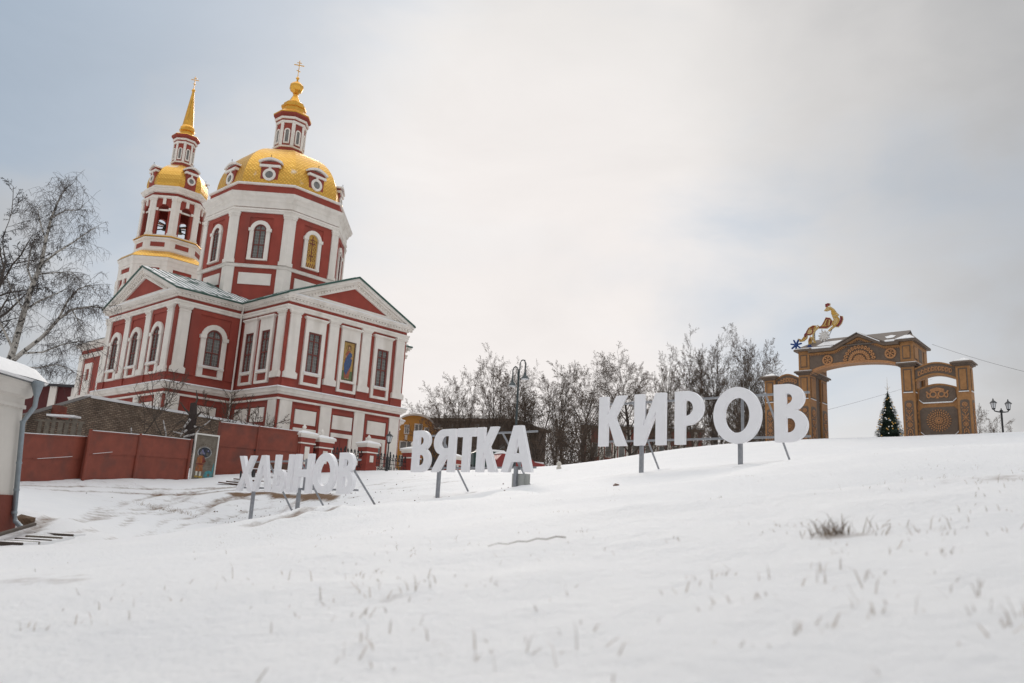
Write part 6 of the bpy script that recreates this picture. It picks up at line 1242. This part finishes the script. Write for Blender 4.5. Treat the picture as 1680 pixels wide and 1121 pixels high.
# side wickets and small end pillars
for s0, s1, w0, w1 in ((-.04, .74, .74, 2.45), (12.42, 13.2, 10.04, 12.4)):
    column(s0, s1, -.85, 0, FL, 10.95, 'end_pillar')
    m = gm()
    for e_, z0, z1 in ((.05, 10.95, 11.02), (.16, 11.02, 11.12), (.26, 11.12, 11.2)): m.wb(s0-e_, s1+e_, z0, z1, -.85-e_, e_)
    c_ = (s0+s1)/2; m.add([(s0-.26, -.26, 11.2), (s1+.26, -.26, 11.2), (s1+.26, 1.11, 11.2), (s0-.26, 1.11, 11.2), (c_, .425, 11.55)], [(0, 1, 4), (1, 2, 4), (2, 3, 4), (3, 0, 4)]); m.build('pillar_cap', M_wood_dk, gt)
    m = gm(); m.add([(s0-.1, -.1, 11.29), (s1+.1, -.1, 11.29), (c_+.05, .40, 11.55), (c_-.05, .40, 11.55)], [(0, 1, 2, 3)]); m.build('snow_patch', M_snow, gt)
    n = 16; wl = [w0+(w1-w0)*i/n for i in range(n+1)]; tt = lambda s: 10.93+.34*math.sin(math.pi*(s-w0)/(w1-w0)); bb_ = lambda s: 10.22+.34*math.sin(math.pi*(s-w0)/(w1-w0))
    m = gm(); m.plate([(s, bb_(s)) for s in wl]+[(s, tt(s)) for s in reversed(wl)], -.62, -.12); m.build('wicket_beam', M_wood_dk, gt)
    m = gm(); m.plate([(s, tt(s)) for s in wl]+[(s, tt(s)+.09) for s in reversed(wl)], -.66, -.06); m.plate([(s, bb_(s)-.04) for s in wl]+[(s, bb_(s)+.08) for s in reversed(wl)], -.64, -.07); m.build('beam_trim', M_wood, gt)
    m = gm(); r_ = random.Random(3); k_ = int((w1-w0-.3)/.2)
    for i in range(k_):
        s = w0+.2+i*.2; z = (bb_(s)+tt(s))/2+.02; m.ring(ell(s+.08, z, .045, .09, 8), ell(s+.08, z, .08, .15, 8), -.12, -.08); m.plate([(s-.02, z-.17), (s+.02, z-.17), (s+.02, z+.17), (s-.02, z+.17)], -.12, -.085)
    m.build('beam_carving', M_wood_lt, gt)
    dt = lambda s: 9.72+.30*math.sin(math.pi*(s-w0)/(w1-w0))
    m = gm(); m.plate([(w0, FL), (w1, FL)]+[(s, dt(s)) for s in reversed(wl)], -.60, -.40); o = m.build('wicket_door', M_wood, gt)
    m = gm(); iw = wl[1:-1]; wm = (w0+w1)/2; hw_ = (w1-w0)/2-.1
    m.plate([(wm-hw_+.25, 8.82), (wm+hw_-.25, 8.82), (wm+hw_, 9.05)]+[(s, dt(s)-.12) for s in reversed(iw)]+[(wm-hw_, 9.05)], -.40, -.375); m.plate([(wm-hw_+.2, 6.75), (wm+hw_-.2, 6.75), (wm+hw_, 6.95), (wm+hw_, 8.32), (wm+hw_-.2, 8.5), (wm-hw_+.2, 8.5), (wm-hw_, 8.32), (wm-hw_, 6.95)], -.40, -.374); inst('dark_field', m.mesh('dark_field', M_wood_dk), o, (0, 0, 0))
    m = gm(); rr_ = min(hw_*.68, .74); q = np.array([wm, 7.65])
    for ring_, (r0_, r1_, n_, wv) in enumerate(((.14, .40, 14, .05), (.38, .60, 20, .055), (.58, .82, 26, .06), (.80, 1.0, 26, .05))):
        for i in range(n_):
            t = 2*math.pi*(i+.5*(ring_ % 2))/n_; u_ = np.array([math.cos(t), math.sin(t)]); v_ = np.array([-u_[1], u_[0]]); m.plate([tuple(q+u_*r0_*rr_), tuple(q+(u_*(r0_+r1_)/2+v_*wv)*rr_), tuple(q+u_*r1_*rr_), tuple(q+(u_*(r0_+r1_)/2-v_*wv)*rr_)], -.38, -.335+.003*ring_)
    m.ring(ell(wm, 7.65, .08*rr_, .08*rr_, 12), ell(wm, 7.65, .17*rr_, .17*rr_, 12), -.38, -.33); inst('sun_carving', m.mesh('sun_carving', M_wood_lt), o, (0, 0, 0))
    m = gm(); k_ = hw_*.5
    for q_ in (-1, 1):
        m.ring(ell(wm+q_*k_*.45, 9.32, k_*.25, .13, 10), ell(wm+q_*k_*.45, 9.32, k_*.42, .22, 10), -.38, -.34); m.ring(ell(wm+q_*k_*.95, 9.25, k_*.12, .10, 8), ell(wm+q_*k_*.95, 9.25, k_*.25, .18, 8), -.38, -.341); m.plate([(wm+q_*k_*1.05, 9.35), (wm+q_*k_*1.25, 9.5), (wm+q_*k_*1.1, 9.55), (wm+q_*k_*.9, 9.42)], -.38, -.342)
    m.plate([(wm-k_*.8, 9.52), (wm+k_*.8, 9.52), (wm+k_*.72, 9.66), (wm, 9.76), (wm-k_*.72, 9.66)], -.38, -.343); m.plate([(wm-.1, 9.05), (wm+.1, 9.05), (wm, 9.3)], -.38, -.344); inst('crest_carving', m.mesh('crest_carving', M_wood_lt), o, (0, 0, 0))
    m = gm()
    for z in (8.72, 6.64): m.plate([(wm-hw_, z+.26), (wm-hw_+.24, z+.04), (wm+hw_-.24, z+.04), (wm+hw_, z+.26), (wm+hw_, z+.32), (wm+hw_-.22, z+.11), (wm-hw_+.22, z+.11), (wm-hw_, z+.32)], -.40, -.33)
    inst('snow_strip', m.mesh('snow_strip', M_snow), o, (0, 0, 0))

# ------------------------------------------------------------------ garland bird and stars on the gate roof
def tinsel(name, c_, e=.0): return mat(name, c_, .55, var=.4, scale=22, bump=.8, bscale=60)
TM = [tinsel('gold_tinsel', (.62, .36, .06)), tinsel('maroon_tinsel', (.22, .02, .03)), tinsel('white_tinsel', (.75, .72, .68)), tinsel('pale_gold_tinsel', (.66, .47, .20))]
bO = frA.P(3.2, -1.0, 13.0); bird = thing('garland_bird', 'gold and maroon garland bird with fanned tail on the left end of the gate roof', 'garland figure', tuple(bO))
SC = .0437/9.34
def bpx(x, y): return ((x-430)*SC, 13.02+(880-y)*SC)      # drawing units of the bird -> metres on its own frame
frBd = Fr(frA.P(3.2, -1.0, 0).to_2d()[:], frA.n)
def shape(col_, pts, d=.0, nm=None, edge=None):
    m = MB(bird.location); m.T = frBd.M(); P_ = [bpx(*p_) for p_ in pts]; c0 = np.mean(P_, axis=0)
    m.cur = col_; m.plate(P_, -.05+d, .05+d); m.cur = 3; m.ring([tuple(c0+(np.array(p_)-c0)*.97) for p_ in P_], [tuple(c0+(np.array(p_)-c0)*1.05) for p_ in P_], -.06+d, .06+d)
    if edge is not None: m.cur = edge; m.ring([tuple(c0+(np.array(p_)-c0)*.70) for p_ in P_], [tuple(c0+(np.array(p_)-c0)*.95) for p_ in P_], -.06+d, .07+d)
    m.build(nm or 'feathers', TM, bird)
shape(0, [(620, 262), (660, 215), (715, 208), (765, 250), (800, 310), (835, 350), (800, 370), (770, 372), (735, 360), (722, 320), (722, 265), (690, 245)], 0, 'neck', 3)
shape(1, [(638, 160), (680, 148), (712, 160), (705, 190), (680, 190), (665, 212), (640, 205)], .02, 'comb')
shape(0, [(640, 370), (700, 385), (740, 440), (720, 500), (650, 540), (520, 525), (580, 480), (610, 430)], .02, 'wing', 1)
for k_ in range(3): shape(1 if k_ % 2 else 3, [(600+k_*38, 500), (650+k_*25, 410), (662+k_*25, 415), (618+k_*38, 503)], .08, 'wing_quill')
shape(3, [(735, 360), (800, 360), (840, 410), (830, 470), (790, 520), (740, 540), (735, 470), (755, 420)], .0, 'body', 0)
shape(1, [(850, 372), (890, 385), (893, 430), (870, 490), (820, 540), (782, 530), (830, 480), (855, 430)], .02, 'breast')
shape(3, [(790, 490), (800, 510), (745, 545), (685, 592), (668, 575), (720, 530)], .0, 'leg')
shape(1, [(380, 495), (440, 470), (490, 480), (470, 515), (420, 520), (385, 515)], .01, 'tail', 0)
shape(3, [(330, 560), (370, 500), (450, 520), (440, 590), (390, 620), (340, 610)], .0, 'tail', 1)
shape(0, [(200, 655), (255, 680), (300, 620), (345, 600), (340, 660), (290, 700), (235, 705), (205, 690)], .0, 'tail', 3)
shape(1, [(300, 600), (330, 570), (350, 590), (330, 650), (300, 640)], .02, 'tail'); shape(0, [(390, 640), (425, 660), (415, 740), (385, 800), (362, 780), (360, 700)], .01, 'tail', 3); shape(1, [(388, 665), (405, 680), (392, 725), (375, 705)], .075, 'tail_eye')
shape(3, [(445, 540), (475, 520), (520, 495), (500, 475), (540, 500), (470, 560), (445, 640), (470, 740), (500, 780), (475, 790), (440, 740), (425, 640)], -.01, 'tail')
m = MB(bird.location); m.T = frBd.M(); P_ = [bpx(570, 545), bpx(575, 880)]; m.wb(P_[0][0]-.02, P_[0][0]+.02, P_[1][1]-.3, P_[0][1], -.03, .03); q1, q2 = bpx(460, 590), bpx(465, 880); m.wb(q1[0]-.02, q1[0]+.02, q2[1]-.3, q1[1], -.03, .03); q1, q2 = bpx(740, 530), bpx(600, 800); m.plate([(q2[0]-.02, q2[1]), (q2[0]+.02, q2[1]), (q1[0]+.02, q1[1]), (q1[0]-.02, q1[1])], -.02, .02); m.build('stand', M_galv, bird)
def star(name, label, s, d, z, r, n, mt, wdt, hub):
    o = frA.P(s, d, z-r); st_ = thing(name, label, 'star', tuple(o)); f = Fr(frA.P(s, d, 0).to_2d()[:], frA.n); m = MB(st_.location); m.T = f.M()
    for i in range(n): t = 2*math.pi*i/n+.2; u_ = np.array([math.cos(t), math.sin(t)]); v_ = np.array([-u_[1], u_[0]]); q = np.array([0, z]); m.plate([tuple(q+v_*wdt), tuple(q+u_*r*.9+v_*wdt*.9), tuple(q+u_*r), tuple(q+u_*r*.9-v_*wdt*.9), tuple(q-v_*wdt)], -.05, .05+.002*i)
    m.plate(ell(0, z, hub, hub, 10), -.06, .08); m.build('rays', mt, st_); return st_
M_blue = tinsel('blue_tinsel', (.008, .05, .22))
star('blue_star', 'large blue tinsel star on the left corner of the gate roof', 2.38, .05, 13.38, .43, 7, M_blue, .055, .12); star('blue_star', 'small blue tinsel star half hidden behind the roof snow beside the large blue one', 3.2, -.3, 13.20, .2, 7, M_blue, .04, .07)
star('white_star', 'white tinsel star under the garland bird', 4.0, -1.0, 14.08, .42, 11, TM[2], .06, .24)

# ------------------------------------------------------------------ Christmas tree
q = AP(1460, 718, 78); zb_ = gz1(q[0], q[1]); zt = AP(1464, 640, 78)[2]; xt = thing('christmas_tree', 'decorated dark green Christmas tree with gold and white baubles seen through the arch', 'christmas tree', (q[0], q[1], zb_)); XO = xt.location; Hx = zt-zb_; Rb = 1.62*1.28
V = []; F = []; n = 11000; t_ = 1-np.sqrt(rng.random(n)); rr = Rb*(1-t_)*(.72+.34*rng.random(n))*(1+.12*np.sin(t_*46)); aa = rng.random(n)*2*np.pi; c3 = np.stack([rr*np.cos(aa), rr*np.sin(aa), .4+(Hx-.4)*t_], -1)
o_ = np.stack([np.cos(aa), np.sin(aa), -.25-.3*rng.random(n)], -1); sd_ = np.stack([-np.sin(aa), np.cos(aa), .6*(rng.random(n)-.5)], -1); L_ = (.10+.16*rng.random(n))[:, None]; wd = (.025+.03*rng.random(n))[:, None]
V = np.stack([c3-sd_*wd-o_*L_*.5, c3+sd_*wd-o_*L_*.5, c3+o_*L_], 1).reshape(-1, 3); F = np.arange(3*n).reshape(-1, 3)
inst('crown', np_mesh('crown', V, F, mat('fir_green', (.017, .042, .026), .7, var=.5, scale=5)), xt, (0, 0, 0))
m = MB(XO); m.lathe([(Rb*.74, zb_+.4), (Rb*.5, zb_+Hx*.33), (.05, zt-.3)], q[0], q[1], 14); m.tube([(q[0], q[1], zb_-.2), (q[0], q[1], zt)], [.12, .03], 7); m.build('trunk', mat('fir_core', (.012, .026, .016), .9), xt)
bm = bmesh.new(); bmesh.ops.create_icosphere(bm, subdivisions=1, radius=.07); sph = bpy.data.meshes.new('bauble'); bm.to_mesh(sph); bm.free(); sph.materials.append(mat('gold_bauble', (.70, .42, .12), .35, .2)); sph.shade_smooth(); sph2 = sph.copy(); sph2.materials.clear(); sph2.materials.append(mat('silver_bauble', (.88, .87, .84), .3))
for i in range(260):
    t = 1-math.sqrt(random.random()*.96); a = i*2.39996; r_ = Rb*(1-t)*1.08+.06; inst('bauble', sph if i % 2 else sph2, xt, (r_*math.cos(a), r_*math.sin(a), .4+(Hx-.4)*t))
m = MB(XO); m.lathe([(.02, zt-.1), (.10, zt+.05), (.05, zt+.2), (.03, zt+.55), (.008, zt+1.3)], q[0], q[1], 7)
for i in range(6): a = i*math.pi/3; m.tube([(q[0], q[1], zt), (q[0]+.28*math.cos(a), q[1]+.28*math.sin(a), zt+.28)], [.025, .008], 4)
m.build('topper', TM[2], xt)

# ------------------------------------------------------------------ overhead cables
def cable(label, a, b, sag):
    a = Vector(a); b = Vector(b); m = MB(a); m.tube([a.lerp(b, i/14)-Vector((0, 0, sag*4*(i/14)*(1-i/14))) for i in range(15)], .009, 4, caps=False); return tag(m.build('overhead_cable', mat('grey_cable', (.12, .12, .12), .6)), label, 'cable')
cable('thin cable running from the gate roof down to the right edge', AP(1529, 565, 51), AP(1760, 628, 40), .15)
cable('thin cable slanting across the sky inside the arch', AP(1356, 673, 58), AP(1530, 622, 75), .1)

# ------------------------------------------------------------------ winter grass, twigs and litter
def blades(spots, name, m_, hmin, hmax, wdt, k, seed):
    r = np.random.default_rng(seed); Vs = []
    X = np.concatenate([np.full(k_, x) for (x, y, s, k_) in spots])+np.concatenate([r.normal(0, s, k_) for (x, y, s, k_) in spots]); Y = np.concatenate([np.full(k_, y) for (x, y, s, k_) in spots])+np.concatenate([r.normal(0, s, k_) for (x, y, s, k_) in spots])
    n = len(X); Z = ground_z(X, Y); h = r.uniform(hmin, hmax, n)*(.5+r.random(n)*.7); a = r.uniform(0, 2*np.pi, n); ln = r.normal(0, .8, (n, 2)); b = np.stack([X, Y, Z-.01], -1); s = np.stack([np.cos(a), np.sin(a), np.zeros(n)], -1)*wdt
    mid = b+np.stack([ln[:, 0]*h*.35, ln[:, 1]*h*.35, h*.6], -1); tip = b+np.stack([ln[:, 0]*h, ln[:, 1]*h, h*(1-.35*np.abs(ln).max(1).clip(0, 1))], -1)
    V = np.stack([b-s, b+s, mid+s*.7, mid-s*.7, tip], 1).reshape(-1, 3); i = np.arange(n)*5
    F = np.concatenate([np.stack([i, i+1, i+2], -1), np.stack([i, i+2, i+3], -1), np.stack([i+3, i+2, i+4], -1)]); me_ = np_mesh(name, V, F, m_); o = bpy.data.objects.new(name, me_); COL.objects.link(o); o['kind'] = 'stuff'; return o
xs_, ys_ = xs, ys
def ground_z(X, Y):
    i = np.clip(np.searchsorted(xs_, X)-1, 0, len(xs_)-2); j = np.clip(np.searchsorted(ys_, Y)-1, 0, len(ys_)-2); fx = (X-xs_[i])/(xs_[i+1]-xs_[i]); fy = (Y-ys_[j])/(ys_[j+1]-ys_[j])
    return GZ[j, i]*(1-fx)*(1-fy)+GZ[j, i+1]*fx*(1-fy)+GZ[j+1, i]*(1-fx)*fy+GZ[j+1, i+1]*fx*fy
r = np.random.default_rng(77); sp_ = []
for _ in range(290):
    Y = 2.2+26*r.random()**1.4; X = (r.random()*1.45-.70)*Y; 
    if X < -9: continue
    c_ = .1+3.2*max(vnoise(np.array([X]), np.array([Y*.6]), 1.6, 5)[0]+.12, 0)
    sp_.append((X, Y, .04+.10*r.random()*c_, int(1+12*r.random()*c_)))
blades(sp_, 'dry_grass', M_grass, .02, .065, .0022, 1, 5)
GS = [(px, py, Y, s, k_) for px, py, Y, s, k_ in [(1440, 885, 5.9, .22, 60), (1490, 880, 6.0, .15, 30), (560, 978, 5.2, .25, 40), (640, 985, 4.9, .2, 40), (590, 1010, 4.4, .25, 40), (330, 972, 6.2, .3, 40), (1640, 790, 16, .5, 60), (1560, 780, 18, .6, 50), (1590, 1040, 3.6, .3, 30), (560, 1075, 3.2, .3, 40), (740, 1060, 3.3, .25, 30), (1190, 962, 4.6, .1, 16), (1280, 955, 4.8, .1, 12), (1400, 970, 4.3, .10, 26), (1250, 1012, 3.6, .1, 18), (1345, 1062, 2.9, .06, 18), (1450, 1030, 3.3, .12, 14), (1530, 1020, 3.4, .12, 16), (1660, 1045, 3.2, .15, 26), (1130, 990, 4, .08, 14), (1620, 850, 8, .1, 14), (1670, 880, 6, .06, 10), (1560, 800, 14, .5, 40), (900, 1080, 2.8, .1, 14), (200, 1010, 4.5, .15, 24), (60, 1040, 4, .15, 20)]]
sp_ = [(AP(a_, b_, hit(a_, b_) or c_)[0], hit(a_, b_) or c_, s_, int(k_*.42)+1) for (a_, b_, c_, s_, k_) in GS]
blades(sp_, 'dry_grass', M_grass, .03, .11, .0026, 1, 6)
yt = hit(1366, 893); q = AP(1366, 893, yt); tf = blades([(q[0]-.09, q[1]-.03, .05, 26), (q[0]-.02, q[1], .035, 44), (q[0]+.05, q[1]+.02, .03, 40), (q[0]+.13, q[1]+.04, .05, 18)], 'grass_tuft', mat('tuft_brown', (.15, .10, .06), .9, var=.4, scale=18), .04, .19, .0022, 1, 9); del tf['kind']; tag(tf, 'largest brown tuft of dead grass poking through the snow in the right foreground', 'grass tuft')
# dead weeds where the tracks meet, litter in the trodden snow
yt = hit(270, 838); q = AP(270, 838, yt); wv = blades([(q[0]+.5*i-.8, q[1]+.15*i, .28, 90) for i in range(4)], 'dead_weeds', M_grass, .05, .22, .006, 1, 12); del wv['kind']; tag(wv, 'patch of dead weeds beside the tracks below the painted board', 'weeds')
n = 170; X = np.concatenate([r.normal(-10.5, 3.0, n), r.uniform(-14, 1, 60)]); Y = np.concatenate([r.normal(38.5, 1.8, n), r.uniform(30, 52, 60)]); Z = ground_z(X, Y); sz = .01+.04*r.random(len(X))**3
oct_ = np.array([(1, 0, 0), (0, 1, 0), (-1, 0, 0), (0, -1, 0), (0, 0, 1), (0, 0, -1)], float); V = (np.stack([X, Y, Z+.01], -1)[:, None]+oct_[None]*sz[:, None, None]*(.7+.6*r.random((len(X), 6, 1)))).reshape(-1, 3)
ft = np.array([(0, 1, 4), (1, 2, 4), (2, 3, 4), (3, 0, 4), (1, 0, 5), (2, 1, 5), (3, 2, 5), (0, 3, 5)]); F = (np.arange(len(X))[:, None, None]*6+ft[None]).reshape(-1, 3)
o = bpy.data.objects.new('soil_crumbs', np_mesh('soil_crumbs', V, F, M_dirt)); COL.objects.link(o); o['kind'] = 'stuff'
q = AP(1011, 800, 26); lump('snowy_stone', 'small reddish stone in the snow below the first letter of the highest sign', 'stone', (q[0], q[1], gz1(q[0], q[1])+.02), .10, mat('reddish_stone', (.24, .17, .14), .9), 8)
q = AP(917, 768, 46); fp = thing('boundary_stone', 'small pale stone finial standing alone on the snow edge right of the middle sign', 'stone', (q[0], q[1], gz1(q[0], q[1]))); m = MB(fp.location); z = fp.location.z; m.lathe([(.16, z-.1), (.14, z+.12), (.08, z+.16), (.14, z+.25), (.13, z+.34), (.05, z+.44)], q[0], q[1], 10); m.build('finial', M_cream, fp, smooth=50)
tw = AP(800, 906, hit(800, 906)); te = AP(928, 890, hit(928, 890)); m = MB((tw[0], tw[1], gz1(tw[0], tw[1]))); pts = [(tw[0]+(te[0]-tw[0])*i/8, tw[1]+(te[1]-tw[1])*i/8) for i in range(9)]; gzv = ground_z(np.array([p_[0] for p_ in pts]), np.array([p_[1] for p_ in pts])); m.tube([(p_[0], p_[1], gzv[i]+.008+.012*(i % 2)) for i, p_ in enumerate(pts)], [.002+.0025*(i/8) for i in range(9)], 5); tag(m.build('fallen_twig', mat('dry_twig', (.2, .16, .13), .9)), 'long thin fallen twig on the snow in the middle foreground', 'twig')
# boards, bench and post on the ground behind the far letters
for i, (a, b, Y, lb) in enumerate([((357, 800), (392, 799), 44.5, 'brown plank lying in the snow, lowest of three left of the lowest letter sign'), ((370, 797), (420, 795), 45, 'brown plank lying in the snow, middle of three behind the lowest letter sign'), ((382, 794), (432, 787), 46, 'brown plank lying in the snow, uppermost of three behind the lowest letter sign')]):
    p_, q_ = AP(*a, Y), AP(*b, Y); zp = [gz1(*p_[:2])+.06, gz1(*q_[:2])+.06]; m = MB((p_[0], p_[1], zp[0])); d_ = Vector((q_[0]-p_[0], q_[1]-p_[1]+.5, zp[1]-zp[0])); t_ = d_.normalized(); s_ = Vector((t_.y, -t_.x, 0))*.11; o0 = Vector((p_[0], p_[1], zp[0])); u_ = Vector((0, 0, .06))
    m.add([o0-s_, o0+s_, o0+d_+s_, o0+d_-s_, o0-s_+u_, o0+s_+u_, o0+d_+s_+u_, o0+d_-s_+u_], [(0, 1, 2, 3), (4, 5, 6, 7), (0, 1, 5, 4), (1, 2, 6, 5), (2, 3, 7, 6), (3, 0, 4, 7)]); tag(m.build('plank', mat('wet_plank', (.10, .05, .032), .8, var=.3), smooth=None), lb, 'plank', 'planks left in the snow')
p_ = AP(394.5, 791, 44); zt_ = AP(393.5, 773, 44)[2]; m = MB((p_[0], p_[1], gz1(p_[0], p_[1]))); z = gz1(p_[0], p_[1]); m.tube([(p_[0], p_[1], z-.2), (p_[0]-.04, p_[1], zt_)], .05, 6); tag(m.build('stake', M_dark), 'short dark stake in the snow at the left end of the lowest letter sign', 'stake')
p_ = AP(452, 786, 48); bn = thing('low_bench', 'low brown wooden bench partly hidden behind the lowest letter sign', 'bench', (p_[0], p_[1], gz1(p_[0], p_[1]))); z = bn.location.z
m = MB(bn.location); m.box(p_[0]-1.6, p_[0]+1.1, p_[1]-.2, p_[1]+.2, z+.38, z+.44); m.build('seat', mat('wet_plank', (.10, .05, .032)), bn); m = MB(bn.location); m.box(p_[0]-1.6, p_[0]+1.1, p_[1]+.22, p_[1]+.26, z+.55, z+.85); m.build('backrest', mat('wet_plank', 0), bn)
for x in (-1.4, .9): m = MB(bn.location); m.box(p_[0]+x, p_[0]+x+.1, p_[1]-.18, p_[1]+.26, z-.1, z+.379); m.build('leg', M_dark, bn)
m = MB(bn.location); m.box(p_[0]-1.6, p_[0]+1.1, p_[1]-.2, p_[1]+.2, z+.441, z+.49); m.build('snow_cap', M_snow, bn)
print('objects', len(bpy.data.objects), 'tris', sum(len(o.data.loop_triangles) or len(o.data.polygons)*2 for o in bpy.data.objects if o.type == 'MESH' and not o.data.calc_loop_triangles()))
